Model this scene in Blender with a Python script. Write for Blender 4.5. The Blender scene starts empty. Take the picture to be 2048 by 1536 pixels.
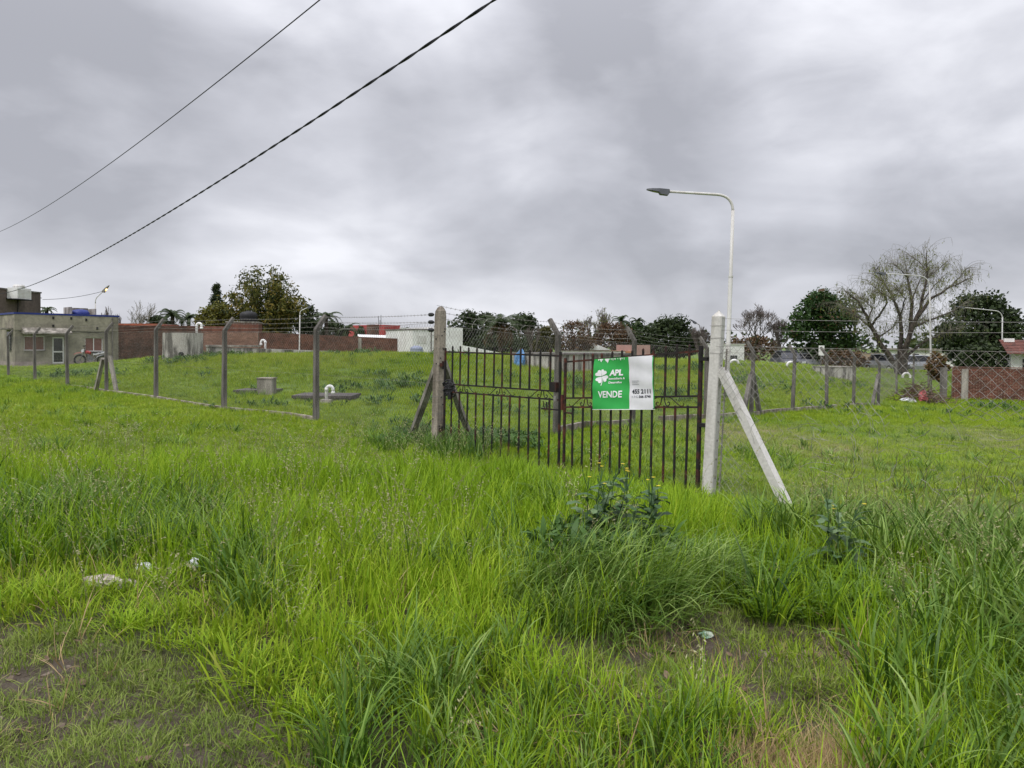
import bpy, bmesh, math, random
import numpy as np
from mathutils import Vector, Matrix, Euler

random.seed(11)
rng = np.random.default_rng(11)
S = bpy.context.scene
COL = S.collection
R = math.radians
rnd = random.uniform

# ------------------------------------------------------------------ camera
FPX = 1500.0                       # focal length in photograph pixels (2048 wide)
PITCH, ROLL, SHIFT = R(1.2), R(0.45), 46.6
CAMPOS = Vector((0, 0, 1.6))
CAMROT = (Matrix.Rotation(R(90) - PITCH, 3, 'X') @ Matrix.Rotation(ROLL, 3, 'Z'))
cd = bpy.data.cameras.new('camera')
cam = bpy.data.objects.new('camera', cd)
COL.objects.link(cam)
cam.location = CAMPOS
cam.rotation_euler = CAMROT.to_euler()
cd.sensor_width = 36
cd.lens = 36 * FPX / 2048
cd.shift_y = -SHIFT / 2048
cd.clip_start = 0.05
cd.clip_end = 3000
S.camera = cam

# ------------------------------------------------------------------ sky and light
SUN_EL, SUN_AZ = R(52), R(215)     # azimuth measured clockwise from +Y
w = bpy.data.worlds.new('World')
S.world = w
w.use_nodes = True
nt = w.node_tree
nt.nodes.clear()
N = nt.nodes.new
L = nt.links.new
out = N('ShaderNodeOutputWorld')
sky = N('ShaderNodeTexSky')
sky.sky_type = 'NISHITA'
sky.sun_disc = False
sky.sun_elevation = SUN_EL
sky.sun_rotation = SUN_AZ
bg1 = N('ShaderNodeBackground')
bg1.inputs['Strength'].default_value = 0.08
L(sky.outputs[0], bg1.inputs['Color'])
tc = N('ShaderNodeTexCoord')
sep = N('ShaderNodeSeparateXYZ')
L(tc.outputs['Generated'], sep.inputs[0])


def mth(op, a, b=None, c=None, clamp=False):
    n = N('ShaderNodeMath')
    n.operation = op
    n.use_clamp = clamp
    for i, v in enumerate((a, b, c)):
        if v is None:
            continue
        if isinstance(v, (int, float)):
            n.inputs[i].default_value = v
        else:
            L(v, n.inputs[i])
    return n.outputs[0]


zc = mth('MAXIMUM', sep.outputs['Z'], 0.0)
den = mth('ADD', zc, 0.33)
ux = mth('DIVIDE', sep.outputs['X'], den)
uy = mth('DIVIDE', sep.outputs['Y'], den)
comb = N('ShaderNodeCombineXYZ')
L(ux, comb.inputs[0])
L(uy, comb.inputs[1])


def wnoise(scale, loc, detail, rough, dist=0.0, sx=1.0, sy=1.0, dome=False):
    mp = N('ShaderNodeMapping')
    mp.inputs['Location'].default_value = loc
    mp.inputs['Scale'].default_value = (sx, sy, 2.1 if dome else 1)
    L(tc.outputs['Generated'] if dome else comb.outputs[0], mp.inputs[0])
    n = N('ShaderNodeTexNoise')
    n.inputs['Scale'].default_value = scale
    n.inputs['Detail'].default_value = detail
    n.inputs['Roughness'].default_value = rough
    n.inputs['Distortion'].default_value = dist
    L(mp.outputs[0], n.inputs['Vector'])
    return n.outputs['Fac']


big = wnoise(1.2, (3.1, 1.7, 0), 4, 0.46, 0.8)
mid = wnoise(4.2, (7.3, 4.2, 2), 6, 0.50, 0.35, dome=True)
fine = wnoise(12.0, (1.3, 9.2, 4), 5, 0.55, 0.3, dome=True)
cl = mth('ADD', mth('MULTIPLY', big, 0.52), mth('ADD', mth('MULTIPLY', mid, 0.40), mth('MULTIPLY', fine, 0.08)))
# the larger cloud masses of this sky: (direction, angular radius in degrees, lighter/darker)


def skydir(px, py):
    d = CAMROT @ Vector(((px - 1024) / FPX, (768 - SHIFT - py) / FPX, -1))
    return d.normalized()


wob = mth('MULTIPLY', mth('SUBTRACT', mid, 0.5), 0.05)
for (bx_, by_, rad_, amp_) in ((1120, 270, 11, -.085), (1350, 470, 8, -.06), (40, 150, 10, -.07), (1960, 430, 10, -.06), (760, 470, 9, -.035),
                               (1640, 330, 8, .035), (560, 190, 12, .03), (1650, 40, 13, .012), (330, 420, 9, -.03), (1180, 640, 9, .03), (2500, 100, 14, .01), (-600, 300, 14, .02)):
    vd = N('ShaderNodeVectorMath')
    vd.operation = 'DOT_PRODUCT'
    nv_ = N('ShaderNodeVectorMath')
    nv_.operation = 'NORMALIZE'
    L(tc.outputs['Generated'], nv_.inputs[0])
    L(nv_.outputs[0], vd.inputs[0])
    vd.inputs[1].default_value = skydir(bx_, by_)
    mq = N('ShaderNodeMapRange')
    mq.interpolation_type = 'SMOOTHSTEP'
    mq.inputs['From Min'].default_value = math.cos(R(rad_ * 1.5))
    mq.inputs['From Max'].default_value = 1.0
    mq.inputs['To Min'].default_value = 0.0
    mq.inputs['To Max'].default_value = amp_
    L(mth('ADD', vd.outputs['Value'], wob), mq.inputs['Value'])
    cl = mth('ADD', cl, mq.outputs[0])
ramp = N('ShaderNodeValToRGB')
e = ramp.color_ramp.elements
e[0].position = 0.37
e[0].color = (0.325, 0.33, 0.365, 1)
e[1].position = 0.62
e[1].color = (0.69, 0.695, 0.74, 1)
m_ = e.new(0.485)
m_.color = (0.475, 0.481, 0.525, 1)
L(cl, ramp.inputs[0])
# overcast skies brighten steadily towards the zenith (CIE overcast)
mr = N('ShaderNodeMapRange')
mr.interpolation_type = 'SMOOTHSTEP'
mr.inputs['From Min'].default_value = 0.30
mr.inputs['From Max'].default_value = 1.0
mr.inputs['To Min'].default_value = 1.0
mr.inputs['To Max'].default_value = 3.0
L(sep.outputs['Z'], mr.inputs['Value'])
bg2 = N('ShaderNodeBackground')
L(ramp.outputs[0], bg2.inputs['Color'])
L(mr.outputs[0], bg2.inputs['Strength'])
mixs = N('ShaderNodeMixShader')
mixs.inputs[0].default_value = 0.95
L(bg1.outputs[0], mixs.inputs[1])
L(bg2.outputs[0], mixs.inputs[2])
L(mixs.outputs[0], out.inputs['Surface'])

sl = bpy.data.lights.new('sun', 'SUN')
sl.energy = 1.5
sl.angle = R(12)
sl.color = (1.0, 0.965, 0.91)
so = bpy.data.objects.new('sun', sl)
COL.objects.link(so)
sd = Vector((math.sin(SUN_AZ) * math.cos(SUN_EL), math.cos(SUN_AZ) * math.cos(SUN_EL), math.sin(SUN_EL)))
so.rotation_euler = sd.to_track_quat('Z', 'Y').to_euler()
so.location = (0, -20, 40)

vs = S.view_settings
vs.view_transform = 'Standard'
vs.look = 'None'
vs.exposure = 0.48
vs.gamma = 1
vs.use_curve_mapping = False

# ------------------------------------------------------------------ geometry helpers


def ray(px, py):
    return CAMROT @ Vector(((px - 1024) / FPX, (768 - SHIFT - py) / FPX, -1))


def P(px, py, Y):
    """point of the place seen at photograph pixel (px,py), Y metres in front"""
    d = ray(px, py)
    return CAMPOS + d * (Y / d.y)


def G(px, py, z=0.0):
    d = ray(px, py)
    return CAMPOS + d * ((z - CAMPOS.z) / d.z)


CR = np.array(CAMROT.transposed())


def project(p):
    q = (p - np.array(CAMPOS)) @ CR.T
    zz = np.maximum(-q[:, 2], 0.05)
    return 1024 + FPX * q[:, 0] / zz, 768 - SHIFT - FPX * q[:, 1] / zz


def _hash(ix, iy, s):
    h = (ix.astype(np.int64) * 374761393 + iy.astype(np.int64) * 668265263 + s * 974711) & 0x7fffffff
    h = ((h ^ (h >> 13)) * 1274126177) & 0x7fffffff
    return ((h ^ (h >> 16)) & 0xffff) / 65535.0


def vnoise(x, y, scale, seed=0, octs=2):
    x = np.asarray(x, float)
    y = np.asarray(y, float)
    tot = 0
    amp = 1.0
    nrm = 0
    for o in range(octs):
        X = x * scale
        Y = y * scale
        ix = np.floor(X)
        iy = np.floor(Y)
        fx = X - ix
        fy = Y - iy
        fx = fx * fx * (3 - 2 * fx)
        fy = fy * fy * (3 - 2 * fy)
        s = seed + o * 17
        a = _hash(ix, iy, s)
        b = _hash(ix + 1, iy, s)
        c = _hash(ix, iy + 1, s)
        d = _hash(ix + 1, iy + 1, s)
        tot = tot + amp * ((a * (1 - fx) + b * fx) * (1 - fy) + (c * (1 - fx) + d * fx) * fy)
        nrm += amp
        amp *= 0.5
        scale *= 2.1
    return tot / nrm


def inpoly(x, y, poly):
    x = np.asarray(x, float)
    y = np.asarray(y, float)
    c = np.zeros(x.shape, bool)
    n = len(poly)
    for i in range(n):
        x1, y1 = poly[i]
        x2, y2 = poly[(i + 1) % n]
        cond = (y1 > y) != (y2 > y)
        xi = (x2 - x1) * (y - y1) / ((y2 - y1) if y2 != y1 else 1e-9) + x1
        c ^= cond & (x < xi)
    return c


def gpoly(pts):
    return [(G(a, b).x, G(a, b).y) for a, b in pts]


# ------------------------------------------------------------------ materials
MATS = {}


def mat(name, col, rough=0.75, var=0.25, scale=3.0, col2=None, bump=0.0, spec=0.3, metal=0.0, lo=0.4, hi=0.62,
        streak=False, detail=6, attr=None):
    if name in MATS:
        return MATS[name]
    m = bpy.data.materials.new(name)
    m.use_nodes = True
    t = m.node_tree
    b = t.nodes['Principled BSDF']
    b.inputs['Roughness'].default_value = rough
    b.inputs['Metallic'].default_value = metal
    b.inputs['Specular IOR Level'].default_value = spec
    co = t.nodes.new('ShaderNodeTexCoord')
    mp = t.nodes.new('ShaderNodeMapping')
    if streak:
        mp.inputs['Scale'].default_value = (1, 1, 0.18)
    t.links.new(co.outputs['Object'], mp.inputs[0])
    no = t.nodes.new('ShaderNodeTexNoise')
    no.inputs['Scale'].default_value = scale
    no.inputs['Detail'].default_value = detail
    no.inputs['Roughness'].default_value = 0.62
    t.links.new(mp.outputs[0], no.inputs['Vector'])
    cr = t.nodes.new('ShaderNodeValToRGB')
    c2 = col2 if col2 else tuple(c * (1 - var) for c in col)
    cr.color_ramp.elements[0].position = lo
    cr.color_ramp.elements[0].color = (*c2, 1)
    cr.color_ramp.elements[1].position = hi
    cr.color_ramp.elements[1].color = (*col, 1)
    t.links.new(no.outputs['Fac'], cr.inputs[0])
    res = cr.outputs[0]
    n2 = t.nodes.new('ShaderNodeTexNoise')
    n2.inputs['Scale'].default_value = scale * 9
    n2.inputs['Detail'].default_value = 3
    t.links.new(co.outputs['Object'], n2.inputs['Vector'])
    mx = t.nodes.new('ShaderNodeMix')
    mx.data_type = 'RGBA'
    mx.blend_type = 'MULTIPLY'
    mx.inputs[0].default_value = min(1.0, var * 1.2)
    t.links.new(res, mx.inputs[6])
    mr2 = t.nodes.new('ShaderNodeMapRange')
    mr2.inputs['From Min'].default_value = 0.3
    mr2.inputs['From Max'].default_value = 0.7
    mr2.inputs['To Min'].default_value = 0.55
    mr2.inputs['To Max'].default_value = 1.25
    t.links.new(n2.outputs['Fac'], mr2.inputs[0])
    t.links.new(mr2.outputs[0], mx.inputs[7])
    res = mx.outputs[2]
    if attr:
        at = t.nodes.new('ShaderNodeAttribute')
        at.attribute_name = attr
        hs = t.nodes.new('ShaderNodeHueSaturation')
        m3 = t.nodes.new('ShaderNodeMapRange')
        m3.inputs['To Min'].default_value = 0.76
        m3.inputs['To Max'].default_value = 1.24
        t.links.new(at.outputs['Fac'], m3.inputs[0])
        t.links.new(m3.outputs[0], hs.inputs['Value'])
        t.links.new(res, hs.inputs['Color'])
        res = hs.outputs[0]
    t.links.new(res, b.inputs['Base Color'])
    if bump > 0:
        bp = t.nodes.new('ShaderNodeBump')
        bp.inputs['Strength'].default_value = bump
        bp.inputs['Distance'].default_value = 0.02
        t.links.new(n2.outputs['Fac'], bp.inputs['Height'])
        t.links.new(bp.outputs[0], b.inputs['Normal'])
    MATS[name] = m
    return m


def leafmat(name, cols, trans=0.35, rough=0.55, inst=False, spec=0.25):
    """foliage: per-leaf random attribute 'bt' (plus the instance's 'tint') picks the colour"""
    m = bpy.data.materials.new(name)
    m.use_nodes = True
    t = m.node_tree
    b = t.nodes['Principled BSDF']
    o = t.nodes['Material Output']
    at = t.nodes.new('ShaderNodeAttribute')
    at.attribute_name = 'bt'
    fac = at.outputs['Fac']
    if inst:
        a2 = t.nodes.new('ShaderNodeAttribute')
        a2.attribute_type = 'INSTANCER'
        a2.attribute_name = 'tint'
        mm = t.nodes.new('ShaderNodeMath')
        mm.operation = 'MULTIPLY_ADD'
        t.links.new(fac, mm.inputs[0])
        mm.inputs[1].default_value = 0.60
        m4 = t.nodes.new('ShaderNodeMath')
        m4.operation = 'MULTIPLY'
        m4.inputs[1].default_value = 0.40
        t.links.new(a2.outputs['Fac'], m4.inputs[0])
        t.links.new(m4.outputs[0], mm.inputs[2])
        fac = mm.outputs[0]
    cr = t.nodes.new('ShaderNodeValToRGB')
    els = cr.color_ramp.elements
    while len(els) < len(cols):
        els.new(0.5)
    for i, c in enumerate(cols):
        els[i].position = i / (len(cols) - 1)
        els[i].color = (*c, 1)
    t.links.new(fac, cr.inputs[0])
    t.links.new(cr.outputs[0], b.inputs['Base Color'])
    b.inputs['Roughness'].default_value = rough
    b.inputs['Specular IOR Level'].default_value = spec
    tr = t.nodes.new('ShaderNodeBsdfTranslucent')
    t.links.new(cr.outputs[0], tr.inputs['Color'])
    mx = t.nodes.new('ShaderNodeMixShader')
    mx.inputs[0].default_value = trans
    t.links.new(b.outputs[0], mx.inputs[1])
    t.links.new(tr.outputs[0], mx.inputs[2])
    t.links.new(mx.outputs[0], o.inputs['Surface'])
    MATS[name] = m
    return m


CONC = mat('weathered_concrete', (0.36, 0.33, 0.29), 0.9, 0.45, 3.0, (0.15, 0.135, 0.115), 0.4, streak=True)
CONCD = mat('dark_concrete', (0.205, 0.188, 0.172), 0.9, 0.5, 4.0, (0.085, 0.078, 0.07), 0.5, streak=True)
CONCT = mat('tan_concrete', (0.37, 0.325, 0.27), 0.9, 0.45, 3.5, (0.13, 0.11, 0.088), 0.5, streak=True)
WHITEP = mat('whitewashed_concrete', (0.52, 0.505, 0.475), 0.85, 0.22, 4.0, (0.31, 0.285, 0.245), 0.2, lo=0.30, hi=0.50, streak=True)
WHITE = mat('white_paint', (0.74, 0.74, 0.73), 0.6, 0.12, 1.5, (0.62, 0.61, 0.59))
STEELW = mat('white_steel', (0.57, 0.565, 0.55), 0.45, 0.15, 4, (0.48, 0.46, 0.43), streak=True)
GALV = mat('galvanised_wire', (0.27, 0.26, 0.245), 0.6, 0.3, 6, (0.15, 0.135, 0.12), metal=0.1)
RUST = mat('rusty_black_iron', (0.11, 0.030, 0.016), 0.75, 0.5, 5.5, (0.014, 0.012, 0.012), 0.3, lo=0.50, hi=0.72)
RUSTR = mat('rusty_red_iron', (0.17, 0.038, 0.018), 0.75, 0.5, 4.0, (0.018, 0.014, 0.013), 0.3, lo=0.46, hi=0.72)
BLACK = mat('black_plastic', (0.02, 0.02, 0.022), 0.6, 0.3, 8)
RUBBER = mat('black_rubber', (0.018, 0.018, 0.018), 0.8, 0.3, 8)
DGLASS = mat('dark_glass', (0.02, 0.022, 0.03), 0.12, 0.1, 3, spec=0.5)
BARK = mat('bark', (0.085, 0.065, 0.05), 0.9, 0.5, 6, (0.035, 0.028, 0.023), 0.5)
BARKG = mat('grey_twigs', (0.15, 0.125, 0.115), 0.9, 0.4, 6, (0.075, 0.06, 0.055))
TWIG = mat('pale_twigs', (0.20, 0.185, 0.15), 0.9, 0.3, 6, (0.12, 0.11, 0.085))
BARKW = mat('willow_bark', (0.10, 0.08, 0.065), 0.9, 0.5, 6, (0.03, 0.025, 0.022), 0.5)

# ------------------------------------------------------------------ object helpers


def tag(o, label=None, cat=None, group=None, kind=None):
    if label:
        o['label'] = label
    if cat:
        o['category'] = cat
    if group:
        o['group'] = group
    if kind:
        o['kind'] = kind
    return o


WM = {}


def thing(name, label, cat, loc=(0, 0, 0), rotz=0.0, group=None):
    o = bpy.data.objects.new(name, None)
    COL.objects.link(o)
    o.empty_display_size = 0.2
    o.location = loc
    o.rotation_euler = (0, 0, rotz)
    WM[o.name] = Matrix.Translation(Vector(loc)) @ Matrix.Rotation(rotz, 4, 'Z')
    return tag(o, label, cat, group)


class Frame:
    """vertical plane in the place: origin o, horizontal direction u, outward w (towards the viewer's side), up z"""

    def __init__(s, o, b):
        s.o = Vector(o)
        d = Vector(b) - s.o
        d.z = 0
        s.len = d.length
        s.u = d.normalized()
        s.w = Vector((s.u.y, -s.u.x, 0))
        s.rotz = math.atan2(s.u.y, s.u.x)

    def pt(s, u, wv, z):
        return s.o + s.u * u + s.w * wv + Vector((0, 0, z))

    def uv(s, px, py, off=0.0):
        d = ray(px, py)
        t = ((s.o + s.w * off) - CAMPOS).dot(s.w) / d.dot(s.w)
        p = CAMPOS + d * t - s.o
        return p.dot(s.u), p.z


class MB:
    def __init__(s):
        s.v = []
        s.f = []
        s.bt = []
        s.mi = []

    def add(s, vs_, fs_, bt=0.5, mi=0):
        n = len(s.v)
        s.v.extend([tuple(p) for p in vs_])
        s.f.extend([tuple(i + n for i in f) for f in fs_])
        s.bt.extend([bt] * len(vs_))
        s.mi.extend([mi] * len(fs_))

    BF = [(0, 3, 2, 1), (4, 5, 6, 7), (0, 1, 5, 4), (1, 2, 6, 5), (2, 3, 7, 6), (3, 0, 4, 7)]

    def box8(s, c, bt=0.5, mi=0):
        s.add(c, s.BF, bt, mi)

    def box(s, c, size, rot=None, bt=0.5, mi=0):
        h = [x / 2 for x in size]
        pts = [Vector((a * h[0], b * h[1], z * h[2])) for z in (-1, 1) for a, b in ((-1, -1), (1, -1), (1, 1), (-1, 1))]
        if rot is not None:
            pts = [rot @ p for p in pts]
        s.box8([p + Vector(c) for p in pts], bt, mi)

    def fbox(s, fr, u0, u1, w0, w1, z0, z1, bt=0.5, mi=0):
        # outward-facing winding for the frame's (u,-w,z) right-handed axes
        s.box8([fr.pt(u, wv, z) for z in (z0, z1) for u, wv in ((u0, w1), (u1, w1), (u1, w0), (u0, w0))], bt, mi)

    def rings(s, rings, cap=True, bt=0.5, mi=0, closed=False):
        n = len(rings[0])
        vs_ = [p for r in rings for p in r]
        fs_ = []
        m = len(rings)
        for i in range(m if closed else m - 1):
            for j in range(n):
                a = i * n + j
                b = i * n + (j + 1) % n
                k = ((i + 1) % m) * n
                fs_.append((a, b, k + (j + 1) % n, k + j))
        if cap and not closed:
            fs_.append(tuple(range(n - 1, -1, -1)))
            fs_.append(tuple((m - 1) * n + j for j in range(n)))
        s.add(vs_, fs_, bt, mi)

    def tube(s, pts, rad, sides=6, cap=True, bt=0.5, mi=0, closed=False):
        pts = [Vector(p) for p in pts]
        m = len(pts)
        if not hasattr(rad, '__len__'):
            rad = [rad] * m
        rs = []
        prev = None
        for i, p in enumerate(pts):
            if closed:
                d = pts[(i + 1) % m] - pts[i - 1]
            else:
                d = pts[min(i + 1, m - 1)] - pts[max(i - 1, 0)]
            if d.length < 1e-9:
                d = Vector((0, 0, 1))
            d.normalize()
            if prev is None:
                a = Vector((0, 0, 1)) if abs(d.z) < 0.9 else Vector((1, 0, 0))
                x = d.cross(a).normalized()
            else:
                x = prev - d * prev.dot(d)
                if x.length < 1e-6:
                    x = d.orthogonal()
                x.normalize()
            prev = x
            y = d.cross(x)
            rs.append([p + (x * math.cos(2 * math.pi * k / sides) + y * math.sin(2 * math.pi * k / sides)) * rad[i]
                       for k in range(sides)])
        s.rings(rs, cap, bt, mi, closed)

    def bar(s, a, b, wx, wy, bt=0.5, mi=0, ref=(0, 0, 1)):
        """square bar from a to b; wx across ref, wy along it"""
        a = Vector(a)
        b = Vector(b)
        d = (b - a).normalized()
        r = Vector(ref)
        if abs(d.dot(r)) > 0.95:
            r = Vector((1, 0, 0))
        x = d.cross(r).normalized()
        y = x.cross(d).normalized()
        q = [(-wx / 2, -wy / 2), (wx / 2, -wy / 2), (wx / 2, wy / 2), (-wx / 2, wy / 2)]
        s.box8([p + x * i + y * j for p in (a, b) for i, j in q], bt, mi)

    def lathe(s, c, prof, sides=20, bt=0.5, mi=0):
        c = Vector(c)
        s.rings([[c + Vector((r * math.cos(2 * math.pi * k / sides), r * math.sin(2 * math.pi * k / sides), z))
                  for k in range(sides)] for r, z in prof], True, bt, mi)

    def quad(s, a, b, c, d, bt=0.5, mi=0):
        s.add([a, b, c, d], [(0, 1, 2, 3)], bt, mi)

    def build(s, name, mats, parent=None, smooth=False, local=None, kind=None):
        me = bpy.data.meshes.new(name)
        vs_ = s.v
        if parent is not None and local is None:
            inv = WM[parent.name].inverted() if parent.name in WM else Matrix()
            vs_ = [tuple(inv @ Vector(p)) for p in vs_]
        me.from_pydata(vs_, [], s.f)
        if not isinstance(mats, (list, tuple)):
            mats = [mats]
        for m in mats:
            me.materials.append(m)
        if len(mats) > 1:
            me.polygons.foreach_set('material_index', s.mi)
        a = me.attributes.new('bt', 'FLOAT', 'POINT')
        a.data.foreach_set('value', s.bt)
        if smooth:
            me.polygons.foreach_set('use_smooth', [True] * len(me.polygons))
        me.update()
        o = bpy.data.objects.new(name, me)
        COL.objects.link(o)
        if parent is not None:
            o.parent = parent
            WM[o.name] = WM.get(parent.name, Matrix())
        else:
            WM[o.name] = Matrix()
        if local is not None:
            o.location, o.rotation_euler = local
            pm = WM.get(parent.name, Matrix()) if parent is not None else Matrix()
            WM[o.name] = pm @ Matrix.Translation(Vector(local[0])) @ Euler(local[1]).to_matrix().to_4x4()
        if kind:
            o['kind'] = kind
        return o


def sub(o):
    return o


def linked(src, parent, loc, rot=(0, 0, 0), scale=(1, 1, 1)):
    c = src.copy()
    COL.objects.link(c)
    c.parent = parent
    c.location = loc
    c.rotation_euler = rot
    c.scale = scale
    return c


# ------------------------------------------------------------------ terrain
LP = [(632, 840, 16.0, 637, 660), (448, 818, 18.75, 448, 661), (312, 798, 22.2, 312, 660), (213, 783, 25.8, 211, 664),
      (135, 773, 28.9, 133, 668), (70, 763, 32.9, 69, 670), (17, 752, 37.5, 16, 673), (-45, 748, 42.5, -46, 676)]
RP = [(1112, 868, 15.2, 1111, 671), (1265, 849, 18.5, 1267, 682), (1412, 838, 21.0, 1414, 697), (1502, 833, 23.4, 1504, 704),
      (1585, 824, 26.2, 1590, 709), (1653, 820, 27.9, 1657, 712), (1707, 813.5, 30.6, 1712, 714), (1756, 813, 33.0, 1757, 722)]
RP2 = [(1793, 795, 41.0, 1797, 720), (1826, 787, 44.0, 1828, 718), (1857, 780, 47.0, 1859, 726)]
ctl = []
for px, py, d, _, _ in LP + RP + RP2:
    ctl.append(P(px, py, d))
for px, py, d in [(1415, 992, 8.0), (237, 724, 46), (300, 707, 41), (365, 713, 37.5), (240, 745, 36), (300, 755, 31), (330, 712, 37),
                  (440, 713, 35.5), (540, 711, 35), (640, 708, 34), (750, 711, 33.5), (860, 712, 33), (960, 712, 33), (1050, 712, 33),
                  (1130, 714, 33.5), (440, 780, 25.5), (540, 781, 25.5), (640, 782, 25), (760, 783, 24.5), (860, 790, 23), (960, 795, 22.5),
                  (1050, 795, 22.5), (1150, 795, 23), (1150, 750, 29.5), (1250, 730, 36), (1330, 727, 38), (1400, 730, 39), (1450, 728, 41),
                  (1560, 735, 43), (1640, 738, 44), (1750, 743, 46), (1850, 745, 50), (1500, 780, 31), (1600, 785, 34), (1380, 790, 27),
                  (1500, 872, 17), (1300, 872, 15), (1900, 905, 15), (1900, 850, 22), (1900, 962, 10), (1660, 865, 20), (1960, 797, 40),
                  (2045, 803, 38), (2200, 830, 34), (1660, 950, 11), (2150, 960, 9), (30, 733, 52), (140, 730, 53.5), (237, 727, 57),
                  (80, 800, 22), (200, 815, 19), (30, 845, 15)]:
    ctl.append(P(px, py, d))
for x, y, z in [(0, 0, 0), (-6, 0, 0), (6, 0, 0), (0, 2.5, 0), (-2, 3, 0), (2, 3, 0), (-3, 5, 0), (1, 5, 0), (4, 4, 0), (-5, 8, 0), (0, 8, 0),
                (-1.2, 11.5, -.02), (-2.6, 13.6, -.02), (3, 6.5, 0), (6, 4, 0), (0, -12, 0), (-20, -5, 0), (20, -5, 0), (-30, 20, 0), (30, 10, -.4), (40, 40, -1),
                (-8, 12, 0), (-14, 16, 0), (-30, 35, 0), (-60, 50, 0), (60, 70, -.5), (-20, 62, 0), (0, 62, 0), (20, 66, -.2), (40, 70, -.4), (0, 52, .7),
                (-9, 46, .95), (-15, 45, .95), (4, 44, .95), (-60, 120, 0), (0, 120, 0), (60, 120, 0), (0, 400, 0), (-300, 300, 0), (300, 300, 0), (-300, 0, 0),
                (300, 0, 0), (0, -100, 0), (0, 700, 0), (-600, 600, 0), (600, 600, 0)]:
    ctl.append(Vector((x, y, z)))
CT = np.array([tuple(c) for c in ctl])
_u = np.unique(np.round(CT[:, :2], 1), axis=0, return_index=True)[1]
CT = CT[np.sort(_u)]
_d = np.linalg.norm(CT[:, None, :2] - CT[None, :, :2], axis=2)
_A = np.zeros((len(CT) + 1, len(CT) + 1))
_A[:-1, :-1] = _d - np.eye(len(CT)) * 0.25
_A[:-1, -1] = 1
_A[-1, :-1] = 1
_W = np.linalg.solve(_A, np.concatenate([CT[:, 2], [0]]))

PZ = {
    'mid': gpoly([(-700, 1150), (340, 1150), (480, 1195), (640, 1340), (640, 1500), (540, 1430), (440, 1360), (320, 1325), (170, 1300), (0, 1275), (-700, 1250)]),
    'short': gpoly([(-2200, 1200), (-700, 1225), (0, 1250), (180, 1275), (330, 1300), (450, 1345), (540, 1420), (580, 1560), (560, 2600), (-2200, 2600)]),
    'path': gpoly([(990, 1265), (1100, 1285), (1330, 1265), (1420, 1225), (1520, 1240), (1770, 1265), (1730, 1350), (1700, 1440), (1720, 1560), (1560, 1600),
                   (1540, 1440), (1480, 1400), (1300, 1390), (1060, 1340)]),
    'straw': gpoly([(1560, 1478), (1640, 1462), (1730, 1470), (1760, 1640), (1510, 1640)]),
    'clover': gpoly([(1370, 1125), (1470, 1085), (1650, 1130), (1800, 1175), (1750, 1265), (1520, 1240), (1400, 1200)]),
    'dark_left': gpoly([(-500, 1010), (420, 1010), (400, 1100), (330, 1140), (200, 1170), (60, 1180), (-500, 1180)]),
    'dark_mid': gpoly([(690, 1370), (830, 1310), (990, 1350), (1060, 1480), (1020, 1700), (560, 1700), (600, 1450)]),
    'dark_right': gpoly([(1560, 1060), (1800, 1040), (2300, 1040), (2500, 1700), (1760, 1700), (1790, 1400), (1800, 1230), (1640, 1120)]),
    'dark_low': gpoly([(1060, 1440), (1300, 1400), (1500, 1470), (1560, 1620), (1200, 1700), (1040, 1600)]),
    'tufts': gpoly([(380, 1150), (560, 1130), (600, 1230), (480, 1280), (360, 1240)]),
    'droop': gpoly([(1040, 1170), (1160, 1130), (1330, 1140), (1470, 1200), (1420, 1245), (1300, 1280), (1100, 1300), (1020, 1250)]),
}


def soilmask(x, y):
    """1 where the ground is worn to soil"""
    jx = (vnoise(x, y, 2.2, 401, 2) - .5) * .55
    jy = (vnoise(x, y, 2.2, 402, 2) - .5) * .45
    a = inpoly(x + jx, y + jy, PZ['short']) | inpoly(x + jx, y + jy, PZ['path'])
    return a.astype(float)


def H0(x, y):
    x = np.atleast_1d(np.asarray(x, float))
    y = np.atleast_1d(np.asarray(y, float))
    shp = x.shape
    x = x.ravel()
    y = y.ravel()
    r = np.empty(x.size)
    for i in range(0, x.size, 20000):
        xx = x[i:i + 20000]
        yy = y[i:i + 20000]
        dd = np.sqrt((xx[:, None] - CT[None, :, 0]) ** 2 + (yy[:, None] - CT[None, :, 1]) ** 2)
        r[i:i + 20000] = dd @ _W[:-1] + _W[-1]
    return r.reshape(shp)


def HH(x, y):
    x = np.atleast_1d(np.asarray(x, float))
    y = np.atleast_1d(np.asarray(y, float))
    h = H0(x, y)
    near = np.clip((45 - np.hypot(x, y)) / 30, 0, 1)
    h = h - 0.17 * np.clip((h - .35) / .5, 0, 1) * np.clip((y - 27) / 4, 0, 1) * np.clip((48 - y) / 4, 0, 1)
    h = h + (vnoise(x, y, 0.55, 3, 2) - 0.5) * 0.10 * np.clip((np.hypot(x, y) - 3) / 10, 0.25, 1) * near
    sm = soilmask(x, y)
    h = h + sm * ((vnoise(x, y, 4.2, 9, 3) - 0.5) * 0.085 - 0.02)
    # small rise under the lying grass beside the path
    c = G(1240, 1225)
    h = h + 0.13 * np.exp(-((x - c.x) / 0.55) ** 2 - ((y - c.y) / 0.45) ** 2)
    return h


def h1(x, y):
    return float(HH([x], [y])[0])


def onground(v, dz=0.0):
    return Vector((v[0], v[1], h1(v[0], v[1]) + dz))


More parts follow.
